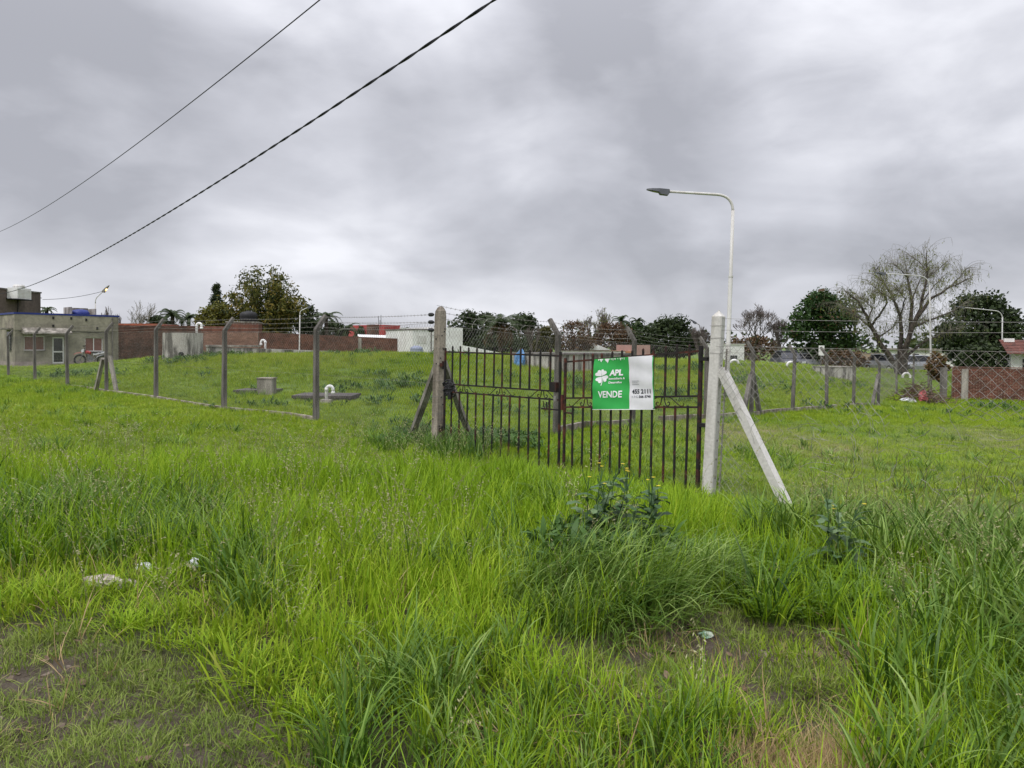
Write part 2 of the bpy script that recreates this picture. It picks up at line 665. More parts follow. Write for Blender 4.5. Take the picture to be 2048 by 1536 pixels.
def axis(lo, hi, fine_lo, fine_hi, step, grow):
    c = list(np.arange(fine_lo, fine_hi, step))
    s_ = step
    a = fine_hi
    up = []
    while a < hi:
        up.append(a)
        s_ *= grow
        a += s_
    up.append(hi)
    s_ = step
    a = fine_lo - step
    dn = []
    while a > lo:
        dn.append(a)
        s_ *= grow
        a -= s_
    dn.append(lo)
    return np.array(sorted(set(dn + c + up)))


gx = axis(-1500, 1500, -4.2, 4.6, 0.055, 1.045)
gy = axis(-400, 2200, 1.6, 7.2, 0.055, 1.035)
XX, YY = np.meshgrid(gx, gy)
ZZ = HH(XX.ravel(), YY.ravel())
nv = XX.size
nx = len(gx)
ny = len(gy)
V = np.stack([XX.ravel(), YY.ravel(), ZZ], 1)
ii, jj = np.meshgrid(np.arange(nx - 1), np.arange(ny - 1))
a0 = (jj * nx + ii).ravel()
FQ = np.stack([a0, a0 + 1, a0 + nx + 1, a0 + nx], 1)
gm = bpy.data.meshes.new('ground')
gm.vertices.add(nv)
gm.vertices.foreach_set('co', V.ravel())
gm.loops.add(FQ.size)
gm.loops.foreach_set('vertex_index', FQ.ravel().astype(np.int32))
gm.polygons.add(len(FQ))
gm.polygons.foreach_set('loop_start', np.arange(0, FQ.size, 4, dtype=np.int32))
gm.polygons.foreach_set('use_smooth', np.ones(len(FQ), bool))
gm.update(calc_edges=True)
at = gm.attributes.new('soil', 'FLOAT', 'POINT')
at.data.foreach_set('value', soilmask(V[:, 0], V[:, 1]))
vsd = (V[:, 0] - 2.1) * 0.74 + (V[:, 1] - 8.0) * 0.68
at = gm.attributes.new('verge', 'FLOAT', 'POINT')
at.data.foreach_set('value', np.clip(-vsd * 2, 0, 1) * (V[:, 1] < 10.5))
at = gm.attributes.new('straw', 'FLOAT', 'POINT')
at.data.foreach_set('value', inpoly(V[:, 0], V[:, 1], PZ['straw']).astype(float))
# worn, dry patches of the lawn right of the gate
dry = np.clip((vnoise(V[:, 0], V[:, 1], 0.42, 41, 4) - 0.43) * 4, 0, 1) * np.clip((V[:, 0] - 3.2) / 2, 0, 1) * ((V[:, 1] > 7) & (V[:, 1] < 21))
at = gm.attributes.new('dry', 'FLOAT', 'POINT')
at.data.foreach_set('value', dry)

gmat = bpy.data.materials.new('ground_soil')
gmat.use_nodes = True
t = gmat.node_tree
b = t.nodes['Principled BSDF']
b.inputs['Roughness'].default_value = 0.85
b.inputs['Specular IOR Level'].default_value = 0.25


def tn(tree, kind, **kw):
    n = tree.nodes.new(kind)
    for k, v in kw.items():
        if k in n.inputs:
            n.inputs[k].default_value = v
        else:
            setattr(n, k, v)
    return n


co = tn(t, 'ShaderNodeTexCoord')
n1 = tn(t, 'ShaderNodeTexNoise', Scale=5.5, Detail=8, Roughness=0.65)
n2 = tn(t, 'ShaderNodeTexNoise', Scale=28, Detail=6, Roughness=0.7)
n3 = tn(t, 'ShaderNodeTexNoise', Scale=0.35, Detail=5, Roughness=0.6)
for n in (n1, n2, n3):
    t.links.new(co.outputs['Object'], n.inputs['Vector'])


def ramp2(tree, fac, stops):
    r_ = tree.nodes.new('ShaderNodeValToRGB')
    els = r_.color_ramp.elements
    while len(els) < len(stops):
        els.new(0.5)
    for i, (p_, c_) in enumerate(stops):
        els[i].position = p_
        els[i].color = (*c_, 1)
    tree.links.new(fac, r_.inputs[0])
    return r_.outputs[0]


def mixc(tree, fac, a, b_):
    m = tree.nodes.new('ShaderNodeMix')
    m.data_type = 'RGBA'
    if isinstance(fac, float):
        m.inputs[0].default_value = fac
    else:
        tree.links.new(fac, m.inputs[0])
    for s_, v_ in ((6, a), (7, b_)):
        if isinstance(v_, tuple):
            m.inputs[s_].default_value = (*v_, 1)
        else:
            tree.links.new(v_, m.inputs[s_])
    return m.outputs[2]


soilc = ramp2(t, n1.outputs['Fac'], [(0.3, (0.07, 0.055, 0.04)), (0.5, (0.125, 0.102, 0.075)), (0.7, (0.20, 0.172, 0.135))])
soilc = mixc(t, n2.outputs['Fac'], soilc, (0.085, 0.062, 0.045))
turf = ramp2(t, n2.outputs['Fac'], [(0.3, (0.045, 0.075, 0.013)), (0.5, (0.09, 0.145, 0.02)), (0.72, (0.17, 0.21, 0.045))])
turf2 = ramp2(t, n3.outputs['Fac'], [(0.35, (0.07, 0.14, 0.014)), (0.6, (0.14, 0.20, 0.03))])
turf = mixc(t, 0.5, turf, turf2)
asoil = tn(t, 'ShaderNodeAttribute', attribute_name='soil')
astr = tn(t, 'ShaderNodeAttribute', attribute_name='straw')
adry = tn(t, 'ShaderNodeAttribute', attribute_name='dry')
averge = tn(t, 'ShaderNodeAttribute', attribute_name='verge')
thatch = ramp2(t, n2.outputs['Fac'], [(0.3, (0.03, 0.034, 0.012)), (0.5, (0.06, 0.065, 0.022)), (0.72, (0.11, 0.10, 0.045))])
turf = mixc(t, averge.outputs['Fac'], turf, thatch)
c_ = mixc(t, asoil.outputs['Fac'], turf, soilc)
c_ = mixc(t, adry.outputs['Fac'], c_, (0.24, 0.19, 0.12))
c_ = mixc(t, astr.outputs['Fac'], c_, (0.42, 0.31, 0.17))
t.links.new(c_, b.inputs['Base Color'])
bp = tn(t, 'ShaderNodeBump', Strength=1.0, Distance=0.05)
t.links.new(n2.outputs['Fac'], bp.inputs['Height'])
t.links.new(bp.outputs[0], b.inputs['Normal'])
gm.materials.append(gmat)
ground = bpy.data.objects.new('ground', gm)
COL.objects.link(ground)
tag(ground, 'grassy uneven ground of the lot and verge with worn soil patches', 'ground', kind='structure')

# ------------------------------------------------------------------ buildings on the left
bmS = Matrix()


def brick_wall(fr, u0, u1, ztop0, ztop1, zbot, depth, parent, mats, joint, bl=0.25, bh=0.075, name='brick', stuff=True, gap=0.012):
    """mortar core plus proud bricks in running bond"""
    c = MB()
    c.box8([fr.pt(u, wv, z) for (u, wv, z) in ((u0, 0, zbot), (u1, 0, zbot), (u1, -depth, zbot), (u0, -depth, zbot),
                                               (u0, 0, ztop0 - .01), (u1, 0, ztop1 - .01), (u1, -depth, ztop1 - .01), (u0, -depth, ztop0 - .01))])
    core = c.build('mortar', joint, parent)
    m = MB()
    z = zbot
    row = 0
    while z < max(ztop0, ztop1):
        off = (row % 2) * bl / 2
        u = u0 - off
        while u < u1:
            a = max(u, u0) + gap / 2
            bb = min(u + bl, u1) - gap / 2
            f = ((a + bb) / 2 - u0) / max(1e-6, (u1 - u0))
            if bb - a > 0.03 and z + bh <= ztop0 * (1 - f) + ztop1 * f + 0.02:
                pr = rnd(0.008, 0.022)
                m.fbox(fr, a, bb, -0.01, pr, z + gap / 2, z + bh - gap / 2, bt=rnd(0, 1))
            u += bl
        z += bh
        row += 1
    o = m.build(name, mats, parent)
    if stuff:
        o['kind'] = 'stuff'
    return o


BRICK = mat('red_brick', (0.185, 0.08, 0.055), 0.9, 0.4, 1.4, (0.10, 0.045, 0.034), attr='bt')
BRICKB = mat('brown_brick', (0.17, 0.085, 0.062), 0.9, 0.4, 1.0, (0.085, 0.05, 0.04), attr='bt')
BRICKL = mat('light_brick', (0.26, 0.145, 0.11), 0.9, 0.35, 1.0, (0.17, 0.09, 0.07), attr='bt')
MORT = mat('mortar', (0.20, 0.16, 0.135), 0.95, 0.3, 3, (0.12, 0.095, 0.08))
PLAST = mat('stained_plaster', (0.30, 0.275, 0.215), 0.9, 0.3, 0.8, (0.165, 0.15, 0.12), lo=0.38, hi=0.6)
PLASTW = mat('pale_plinth', (0.36, 0.31, 0.28), 0.9, 0.3, 1.2, (0.25, 0.21, 0.19))
BLUEC = mat('blue_coping', (0.025, 0.04, 0.20), 0.5, 0.2, 2)
SHUT = mat('red_shutter', (0.20, 0.095, 0.08), 0.6, 0.2, 3)
BROWNW = mat('brown_render', (0.15, 0.115, 0.10), 0.95, 0.4, 0.35, (0.065, 0.052, 0.046), lo=0.35, hi=0.65, streak=True)


def window_part(fr, px0, py0, px1, py1, parent, pane=DGLASS, mull=1, fw=0.06, depth=0.03, transom=None, back=0.0):
    u0, z0 = fr.uv(px0, py1)
    u1, z1 = fr.uv(px1, py0)
    fr = Frame(fr.o - fr.w * back, fr.o - fr.w * back + fr.u)
    m = MB()
    m.fbox(fr, u0, u1, -.01, depth, z0, z0 + fw)
    m.fbox(fr, u0, u1, -.01, depth, z1 - fw, z1)
    m.fbox(fr, u0, u0 + fw, -.01, depth - .002, z0 + fw, z1 - fw)
    m.fbox(fr, u1 - fw, u1, -.01, depth - .002, z0 + fw, z1 - fw)
    for k in range(mull):
        uc = u0 + (u1 - u0) * (k + 1) / (mull + 1)
        m.fbox(fr, uc - fw / 2, uc + fw / 2, -.01, depth - .004, z0 + fw, z1 - fw)
    if transom:
        zt = z0 + (z1 - z0) * transom
        m.fbox(fr, u0 + fw, u1 - fw, -.01, depth - .004, zt - fw / 2, zt + fw / 2)
    f = m.build('window' if not transom else 'door', WHITE, parent)
    n = mull + 1
    for k in range(n):
        a = u0 + (u1 - u0) * k / n + fw * 0.7
        c = u0 + (u1 - u0) * (k + 1) / n - fw * 0.7
        rows = [(z0 + fw, z1 - fw)] if not transom else [(z0 + fw, zt - fw / 2), (zt + fw / 2, z1 - fw)]
        for (za, zb) in rows:
            g = MB()
            g.fbox(fr, a, c, -.008, depth - .018, za, zb)
            g.build('pane', pane, f)
    return f


gc0 = P(30, 733, 52)
gc1 = P(237, 727, 57)
gf = Frame(gc0, gc1)
guard = thing('guard_house', 'low grey flat-roofed house with blue roof edge and red-shuttered windows behind the fence', 'house', gc0, gf.rotz)
UL = gf.len
ztl = gf.uv(30, 628)[1]
DPT = 6.0
m = MB()
m.fbox(gf, 0, UL, -DPT, -.14, -0.3, ztl)
ops = []
for ax0, ay0, ax1, ay1 in ((48, 672, 90, 701), (105, 674, 129, 727), (170, 675, 206, 703)):
    u0_, z0_ = gf.uv(ax0, ay1)
    u1_, z1_ = gf.uv(ax1, ay0)
    ops.append((u0_, u1_, z0_, z1_))
uprev = 0.0
for u0_, u1_, z0_, z1_ in ops:
    m.fbox(gf, uprev, u0_, -.14, 0, -0.3, ztl)
    if z0_ > -.25:
        m.fbox(gf, u0_, u1_, -.14, 0, -0.3, z0_)
    m.fbox(gf, u0_, u1_, -.14, 0, z1_, ztl)
    uprev = u1_
m.fbox(gf, uprev, UL, -.14, 0, -0.3, ztl)
m.build('wall', PLAST, guard)
for u0_, u1_, z0_, z1_ in (ops[0], ops[2]):
    m = MB()
    m.fbox(gf, u0_ - .05, u1_ + .05, -.10, .07, z0_ - .05, z0_ + .012)
    m.build('sill', CONC, guard)
m = MB()
m.fbox(gf, -.02, ops[1][0] - .02, -DPT - .02, .03, -0.3, 0.32)
m.fbox(gf, ops[1][1] + .02, UL + .02, -DPT - .02, .03, -0.3, 0.32)
m.build('plinth', PLASTW, guard)
m = MB()
m.fbox(gf, -.06, UL + .06, -DPT - .06, .06, ztl, ztl + 0.13)
m.build('roof_edge', BLUEC, guard)
m = MB()
zb = gf.uv(30, 660)[1]
m.fbox(gf, -.03, UL * 0.985, -.2, .045, zb, ztl - .003)
m.build('parapet_band', PLAST, guard)
u0, z0 = gf.uv(43, 667)
u1, _ = gf.uv(138, 667)
m = MB()
m.box8([gf.pt(u0, .0, z0 + .02), gf.pt(u0, .75, z0 - .03), gf.pt(u1, .75, z0 - .03), gf.pt(u1, .0, z0 + .02),
        gf.pt(u0, .0, z0 + .45), gf.pt(u0, .75, z0 + .08), gf.pt(u1, .75, z0 + .08), gf.pt(u1, .0, z0 + .45)])
m.build('canopy', CONC, guard)
window_part(gf, 48, 672, 90, 701, guard, SHUT, 1, back=.12)
window_part(gf, 170, 675, 206, 703, guard, SHUT, 1, back=.12)
window_part(gf, 105, 674, 129, 727, guard, DGLASS, 0, 0.10, 0.04, 0.44, back=.12)
for px, py in ((106, 636), (106, 652), (142, 637), (172, 640), (194, 657)):
    u, z = gf.uv(px, py)
    m = MB()
    m.fbox(gf, u - .06, u + .06, 0.02, .09, z - .08, z + .10)
    m.build('drain_spout', BLACK, guard)
m = MB()
m.fbox(gf, -.5, UL * .6, .03, 1.2, -.15, .03)
m.build('apron', CONC, guard)
m = MB()
ud, zd = gf.uv(224, 640)
m.tube([gf.pt(ud, .08, ztl - .1), gf.pt(ud, .08, 1.2), gf.pt(ud, .08, .05)], .045, 8)
m.build('downpipe', CONCD, guard)
m = MB()
ue, ze = gf.uv(150, 664)
m.tube([gf.pt(.2, .07, ze + .03), gf.pt(ue * .6, .075, ze - .05), gf.pt(ue, .07, ze), gf.pt(UL - .5, .07, ze - .03)], .018, 5)
m.build('wall_cable', BLACK, guard)
# side (left) face : narrow shuttered window under its own little canopy
m = MB()
q = gf.pt(0, -1.2, 0)
m.box(q - gf.u * .03 + Vector((0, 0, 1.75)), (.12, .8, 1.3), Matrix.Rotation(gf.rotz, 3, 'Z'))
m.build('side_window', DGLASS, guard)
m = MB()
m.box(q - gf.u * .35 + Vector((0, 0, 2.62)), (.8, 1.7, .12), Matrix.Rotation(gf.rotz, 3, 'Z'))
m.build('side_canopy', CONC, guard)
# tank housing on the roof
tk = thing('roof_tank', 'blue water tank in a low concrete box on the grey house roof', 'water tank', gf.pt(5.2, -3.4, ztl + .01), gf.rotz)
m = MB()
m.fbox(gf, 4.4, 6.0, -4.2, -4.1, ztl, ztl + .75)
m.fbox(gf, 4.3, 4.4, -4.2, -2.6, ztl, ztl + .75)
m.fbox(gf, 6.0, 6.1, -4.2, -2.6, ztl, ztl + .68)
m.build('tank_box', CONC, tk)
m = MB()
m.lathe(gf.pt(5.2, -3.3, ztl), [(.62, 0), (.64, .35), (.5, .55), (.15, .62)], 16)
m.build('tank', BLUEC, tk, True)

# brown building further back
bf = Frame(P(-120, 735, 66), P(82, 735, 80))
brown = thing('brown_building', 'tall stained brown building rising behind the grey house', 'building', bf.o, bf.rotz)
UB = bf.len
zt0 = bf.uv(0, 578)[1]
m = MB()
m.box8([bf.pt(u, wv, z) for u, wv, z in ((0, 0, -.5), (UB, 0, -.5), (UB, -8, -.5), (0, -8, -.5), (0, 0, zt0), (UB, 0, zt0), (UB, -8, zt0), (0, -8, zt0))])
m.build('wall', BROWNW, brown)
m = MB()
m.fbox(bf, -.08, UB + .08, -8.08, .08, zt0, zt0 + .14)
m.build('coping', CONCD, brown)
m = MB()
m.fbox(bf, UB, UB + .5, -.6, -.2, zt0 - .5, zt0 - .42)
m.build('ledge', CONCD, brown)
u0, z0 = bf.uv(13, 598)
u1, z1 = bf.uv(41, 578)
cool = thing('cooler_box', 'white box-shaped air cooler fixed on the brown building wall', 'air cooler', bf.pt((u0 + u1) / 2, .5, z0), bf.rotz)
m = MB()
m.fbox(bf, u0, u1, .05, 1.1, z0 + .06, z1)
m.build('housing', WHITE, cool)
m = MB()
for k in range(6):
    zz = z0 + .2 + k * (z1 - z0 - .3) / 6
    m.fbox(bf, u0 + .1, u1 - .1, 1.1, 1.13, zz, zz + .05)
m.build('louvre', STEELW, cool)
m = MB()
m.lathe(bf.pt((u0 + u1) / 2, .55, z1), [(.5, 0), (.55, .2), (.45, .35)], 14)
m.build('cowl', STEELW, cool)
m = MB()
m.fbox(bf, u0 - .1, u1 + .1, 0.02, 1.2, z0 - .04, z0 + .06)
m.tube([bf.pt(u1 - .5, .1, z0), bf.pt(u1 - .55, .08, z0 - 1.1), bf.pt(u1 - .9, .06, z0 - 2.2)], .05, 5)
m.build('bracket', BLACK, cool)

# ------------------------------------------------------------------ long far brick walls
a = P(236, 735, 60)
b_ = P(402, 735, 65)
fr = Frame(a, b_)
wa = thing('brick_wall', 'dark brown brick wall running right from the grey house', 'brick wall', a, fr.rotz)
zt = fr.uv(260, 651)[1]
brick_wall(fr, 0, fr.len, zt, fr.uv(400, 652)[1], -.5, .2, wa, BRICKB, MORT)
fr = Frame(P(398, 735, 62), P(516, 735, 62.5))
wb = thing('brick_wall', 'lighter pinkish brick wall section behind the round concrete tank', 'brick wall', fr.o, fr.rotz)
brick_wall(fr, 0, fr.len, fr.uv(400, 665)[1], fr.uv(514, 664)[1], -.3, .2, wb, BRICKL, MORT)
fr = Frame(P(513, 735, 66), P(842, 735, 74))
wc = thing('brick_wall', 'long low red-brown brick wall ending at the white house', 'brick wall', fr.o, fr.rotz)
brick_wall(fr, 0, fr.len, fr.uv(515, 664)[1], fr.uv(840, 679)[1], -.3, .2, wc, BRICK, MORT)
u, z = fr.uv(719, 676)
m = MB()
m.fbox(fr, u - .15, u + .15, 0, .12, -.3, z)
m.build('pillar', CONC, wc)
u0, z0 = fr.uv(665, 676)
u1, z1 = fr.uv(800, 679)
# long pale roof slab peeping over the wall
rf = Frame(P(716, 730, 78), P(806, 730, 79))
m = MB()
z1 = rf.uv(760, 674)[1]
m.box8([rf.pt(0, 0, z1 - .14), rf.pt(rf.len, 0, z1 - .3), rf.pt(rf.len, -4, z1 - .3), rf.pt(0, -4, z1 - .14),
        rf.pt(0, 0, z1), rf.pt(rf.len, 0, z1 - .12), rf.pt(rf.len, -4, z1 + .2), rf.pt(0, -4, z1 + .3)])
shed = thing('low_shed', 'low building with a flat white roof just showing over the brick wall', 'shed', rf.o, rf.rotz)
m.build('roof', WHITE, shed)
m = MB()
m.fbox(rf, .1, rf.len - .1, -3.8, -.2, -1, z1 - .3)
m.build('wall', BRICKB, shed)

# brick house with tank house behind light wall
fr = Frame(P(300, 735, 72), P(455, 735, 73))
bh = thing('brick_house', 'flat brick house showing above the pinkish wall with tiled edge', 'house', fr.o, fr.rotz)
zt = fr.uv(380, 652)[1]
m = MB()
m.fbox(fr, 0, fr.len, -6, 0, -.5, zt)
m.build('wall', BRICK, bh)
m = MB()
m.fbox(fr, -3, fr.len * .18, -5, .15, zt - .02, zt + .18)
m.build('roof', mat('orange_tile', (0.34, 0.10, 0.06), 0.8, 0.3, 2), bh)
fr = Frame(P(452, 735, 70), P(516, 735, 70.5))
th = thing('tank_house', 'small square brick tank tower beside the bamboo', 'tower', fr.o, fr.rotz)
zt = fr.uv(480, 645)[1]
m = MB()
m.fbox(fr, 0, fr.len, -2.6, 0, -.5, zt)
m.build('wall', BRICK, th)
m = MB()
m.fbox(fr, -.05, fr.len + .05, -2.65, .05, zt, zt + .1)
m.build('slab', CONC, th)
bt_ = MB()
c = fr.pt(fr.len * .64, -1.2, zt + .1)
bt_.lathe(c, [(.78, 0), (.8, .3), (.76, .35), (.8, .4), (.8, .75), (.62, .92), (.25, 1.0), (.25, 1.06)], 18)
o = bt_.build('water_tank', BLACK, None, True)
tag(o, 'black plastic water tank standing on the brick tank tower', 'water tank')

# white house / red house / olive annex / chimney
fr = Frame(P(825, 735, 70), P(925, 735, 73))
wh = thing('white_house', 'plain white flat-roofed house behind the left gate post', 'house', fr.o, fr.rotz)
zt = fr.uv(850, 660)[1]
m = MB()
m.fbox(fr, 0, fr.len * .42, -6, 0, -.3, zt)
m.fbox(fr, fr.len * .42, fr.len, -6, .004, -.3, fr.uv(900, 655)[1])
m.build('wall', WHITE, wh)
m = MB()
m.fbox(fr, -.06, fr.len * .42, -6.06, .06, zt, zt + .1)
m.build('roof_edge', CONCD, wh)
u, z = fr.uv(860, 660)
m = MB()
m.tube([fr.pt(u, .25, -.2), fr.pt(u, .25, z + .1)], .06, 6)
m.build('post', CONCD, wh)
m = MB()
ua, za = fr.uv(835, 672)
ub, zb = fr.uv(852, 687)
m.fbox(fr, ua, ub, 0, .02, zb, za)
m.build('panel', STEELW, wh)
fr2 = Frame(P(922, 735, 66), P(1003, 735, 68))
lw = thing('sloping_wall', 'white garden wall with a top sloping down right behind the gate', 'wall', fr2.o, fr2.rotz)
m = MB()
zl = fr2.uv(922, 690)[1]
zr = fr2.uv(1000, 706)[1]
m.box8([fr2.pt(u, wv, z) for u, wv, z in ((0, 0, -.5), (fr2.len, 0, -.5), (fr2.len, -.2, -.5), (0, -.2, -.5), (0, 0, zl), (fr2.len, 0, zr), (fr2.len, -.2, zr), (0, -.2, zl))])
m.build('wall', WHITE, lw)
fr = Frame(P(768, 735, 92), P(800, 735, 94))
rh = thing('red_house', 'small house with a bright pinkish red end wall', 'house', fr.o, fr.rotz)
zt = fr.uv(780, 650)[1]
m = MB()
m.fbox(fr, 0, fr.len, -7, 0, -.5, zt)
m.build('wall', mat('red_wall', (0.42, 0.075, 0.075), 0.85, 0.2, 1), rh)
m = MB()
u, z = fr.uv(776, 658)
u2, z2 = fr.uv(779, 674)
m.fbox(fr, u, u2, 0, .03, z2, z)
m.build('window', DGLASS, rh)
m = MB()
fo = Frame(P(800, 735, 94), P(850, 735, 97))
z1 = fo.uv(802, 658)[1]
z2 = fo.uv(845, 664)[1]
m.box8([fo.pt(u, wv, z) for u, wv, z in ((0, 0, -.5), (fo.len, 0, -.5), (fo.len, -5, -.5), (0, -5, -.5), (0, 0, z1), (fo.len, 0, z2), (fo.len, -5, z2), (0, -5, z1))])
m.build('annex', mat('olive_wall', (0.24, 0.22, 0.15), 0.9, 0.2, 1), rh)
m = MB()
m.box8([fo.pt(u, wv, z) for u, wv, z in ((-.1, .3, z1), (fo.len, .3, z2), (fo.len, -5, z2 + .4), (-.1, -5, z1 + .5), (-.1, .3, z1 + .2), (fo.len, .3, z2 + .2), (fo.len, -5, z2 + .6), (-.1, -5, z1 + .7))])
m.build('roof', WHITE, rh)
fr = Frame(P(743, 735, 88), P(758, 735, 88.5))
ch = thing('brick_tower', 'narrow brown brick tower left of the red house', 'tower', fr.o, fr.rotz)
m = MB()
m.fbox(fr, 0, fr.len, -1.6, 0, -.5, fr.uv(750, 649)[1])
m.build('wall', BRICKB, ch)
m = MB()
for px, top in ((757, 632), (762, 630), (760, 640)):
    m.tube([P(px, 655, 90), P(px, top, 90)], .03, 4)
m.build('aerial', BLACK, ch)

# grey-blue water tank on the mound
c = P(833, 716, 62)
m = MB()
rr = 13 * 62 / 1500
m.lathe(c, [(rr, -.4), (rr, .25), (rr * .96, .3), (rr, .36), (rr, .62), (rr * .96, .66), (rr, .7), (rr * .93, .88), (rr * .5, .98), (rr * .45, 1.02)], 20)
o = m.build('water_tank', mat('grey_blue_plastic', (0.24, 0.27, 0.36), 0.5, 0.12, 2), None, True)
tag(o, 'grey blue ribbed water tank standing against the white house', 'water tank')

# ------------------------------------------------------------------ concrete works on the mound
TANKC = mat('stained_tank_concrete', (0.42, 0.40, 0.36), 0.9, 0.45, 2.6, (0.11, 0.103, 0.092), 0.3, lo=0.43, hi=0.55, streak=True)
c = P(366, 712, 38.5)
rt = 37.5 * 38.5 / 1500
zt = P(366, 666, 38.5).z - c.z
ct = thing('round_tank', 'round grey concrete tank with stained sides on top of the mound', 'tank', c)
m = MB()
m.lathe(c, [(rt, -.5), (rt, zt), (rt - .08, zt + .004), (rt - .08, zt - .15)], 40)
m.build('shell', TANKC, ct, False)
m = MB()
m.tube([c + Vector((rt * .35, -rt * .95, .12)), c + Vector((rt * .35, -rt * 1.12, .12))], .1, 10)
m.build('outlet', BLACK, ct)


def gooseneck(label, base, ztop, rad, side, name='vent_pipe', mat_=None):
    t_ = thing(name, label, 'vent pipe', base)
    m = MB()
    b0 = Vector(base)
    rc = rad * 2.0
    pts = [b0, b0 + Vector((0, 0, ztop - rc - rad))]
    for k in range(1, 13):
        a_ = math.pi * k / 12
        pts.append(b0 + Vector((side * rc * (1 - math.cos(a_)), 0, ztop - rc - rad + math.sin(a_) * rc)))
    pts.append(pts[-1] + Vector((0, 0, -rad * 1.2)))
    m.tube(pts, rad, 12)
    m.build('pipe', mat_ or WHITE, t_, True)
    m = MB()
    m.tube([pts[-1] + Vector((0, 0, .0)), pts[-1] + Vector((0, 0, -rad * 1.6))], rad * 1.22, 12)
    m.build('collar', mat_ or WHITE, t_, True)
    m = MB()
    m.tube([pts[1] + Vector((0, 0, -rad)), pts[1] + Vector((0, 0, rad))], rad * 1.18, 12)
    m.build('coupling', mat_ or WHITE, t_, True)
    return t_


b0 = P(393.5, 667, 39)
gooseneck('white bent vent pipe on the round concrete tank', b0, P(393.5, 644, 39).z - b0.z, .062, 1)
b0 = P(530.5, 699, 42)
gooseneck('white bent vent pipe above the long low concrete tank', b0 - Vector((0, 0, .3)), P(530.5, 678, 42).z - b0.z + .3, .06, -1)
# long low concrete tank
fr = Frame(P(420, 716, 39.5), P(682, 714, 42.5))
lt = thing('low_tank', 'long low concrete tank sunk in the mound behind the fence', 'tank', fr.o, fr.rotz)
m = MB()
m.box8([fr.pt(u, wv, z) for u, wv, z in ((0, 0, -.6), (fr.len, 0, -.6), (fr.len, -3, -.6), (0, -3, -.6),
                                         (0, 0, fr.uv(422, 694)[1]), (fr.len, 0, fr.uv(680, 703)[1]), (fr.len, -3, fr.uv(680, 703)[1]), (0, -3, fr.uv(422, 694)[1]))])
m.build('wall', TANKC, lt)
m = MB()
zz = fr.uv(422, 694)[1]
m.fbox(fr, -.05, fr.len * .37, -3.05, .05, zz + .003, zz + .10)
m.build('lid', CONC, lt)

# concrete blocks on the mound right of the gate middle
fr = Frame(P(1128, 745, 30), P(1262, 745, 33))
cbk = thing('concrete_tank', 'square weathered concrete tank on the mound behind the gate', 'tank', fr.o, fr.rotz)
m = MB()
m.fbox(fr, 0, fr.len, -3, 0, -1.0, fr.uv(1130, 710)[1])
m.build('wall', TANKC, cbk)
m = MB()
zz = fr.uv(1130, 710)[1]
m.fbox(fr, -.06, fr.len + .06, -3.06, .06, zz + .003, zz + .07)
m.build('lid', CONCD, cbk)
fr = Frame(P(1661, 752, 42), P(1712, 752, 42.5))
o = MB()
o.fbox(fr, 0, fr.len, -1.5, 0, -.6, fr.uv(1680, 735)[1])
cb2 = thing('concrete_tank', 'low plain concrete tank on the grass beyond the side fence', 'tank', fr.o, fr.rotz)
o.build('wall', TANKC, cb2)
o = MB()
zz = fr.uv(1680, 735)[1]
o.fbox(fr, -.03, fr.len + .03, -1.53, .03, zz + .003, zz + .05)
o.build('lid', CONC, cb2)

# inspection slabs with upright block, near L1/L2
SLAB = mat('dark_slab', (0.12, 0.105, 0.10), 0.9, 0.35, 3, (0.06, 0.053, 0.05))


def slab_at(px0, px1, py, d, dep, hgt, label):
    a_ = P(px0, py, d)
    b2 = P(px1, py, d)
    g0 = min(a_.z, b2.z)
    fr_ = Frame((a_.x, a_.y, g0), (b2.x, b2.y, g0))
    t_ = thing('inspection_slab', label, 'concrete slab', fr_.o, fr_.rotz)
    m_ = MB()
    m_.fbox(fr_, 0.05, fr_.len - .05, -dep, 0, -.25, hgt - .07)
    m_.build('base', CONCD, t_)
    n = 3
    for k in range(n):
        m_ = MB()
        m_.fbox(fr_, fr_.len * k / n + .008, fr_.len * (k + 1) / n - .008, -dep - .04, .04, hgt - .066, hgt + rnd(0, .012))
        m_.build('cover', SLAB, t_)
    return fr_


SLF1 = slab_at(466, 545, 788, 24.0, 1.1, .12, 'dark flat concrete slab beside the upright grey block')
SLF2 = slab_at(583, 704, 801, 21.5, 1.3, .14, 'dark concrete cover slab at the foot of the white vent pipe')
a_ = P(514, 788, 23.8)
b2 = P(543, 788, 23.8)
fr = Frame(a_, b2)
ub = thing('concrete_block', 'upright square grey concrete block standing on the slab', 'concrete block', fr.o, fr.rotz)
m = MB()
m.fbox(fr, 0, fr.len, -.5, 0, -.15, fr.uv(520, 758)[1])
m.build('block', CONC, ub)
m = MB()
m.fbox(fr, -.02, fr.len + .02, -.52, .02, fr.uv(520, 758)[1] + .003, fr.uv(520, 757)[1] + .02)
m.build('cap', CONCT, ub)
b0 = P(653, 806, 20.6)
m = MB()
gn = gooseneck('white bent vent pipe standing by the dark slab next to the fence post', b0, P(653, 769, 20.6).z - b0.z, .045, 1)
gn_b = MB()
gn_b.box(b0 + Vector((0, 0, .04)), (.28, .28, .12))
gn_b.build('foot', CONC, gn)

# ------------------------------------------------------------------ fence parts
def ring4(c, hw, ch):
    k = [(hw - ch, -hw), (hw, -hw + ch), (hw, hw - ch), (hw - ch, hw), (-hw + ch, hw), (-hw, hw - ch), (-hw, -hw + ch), (-hw + ch, -hw)]
    return k


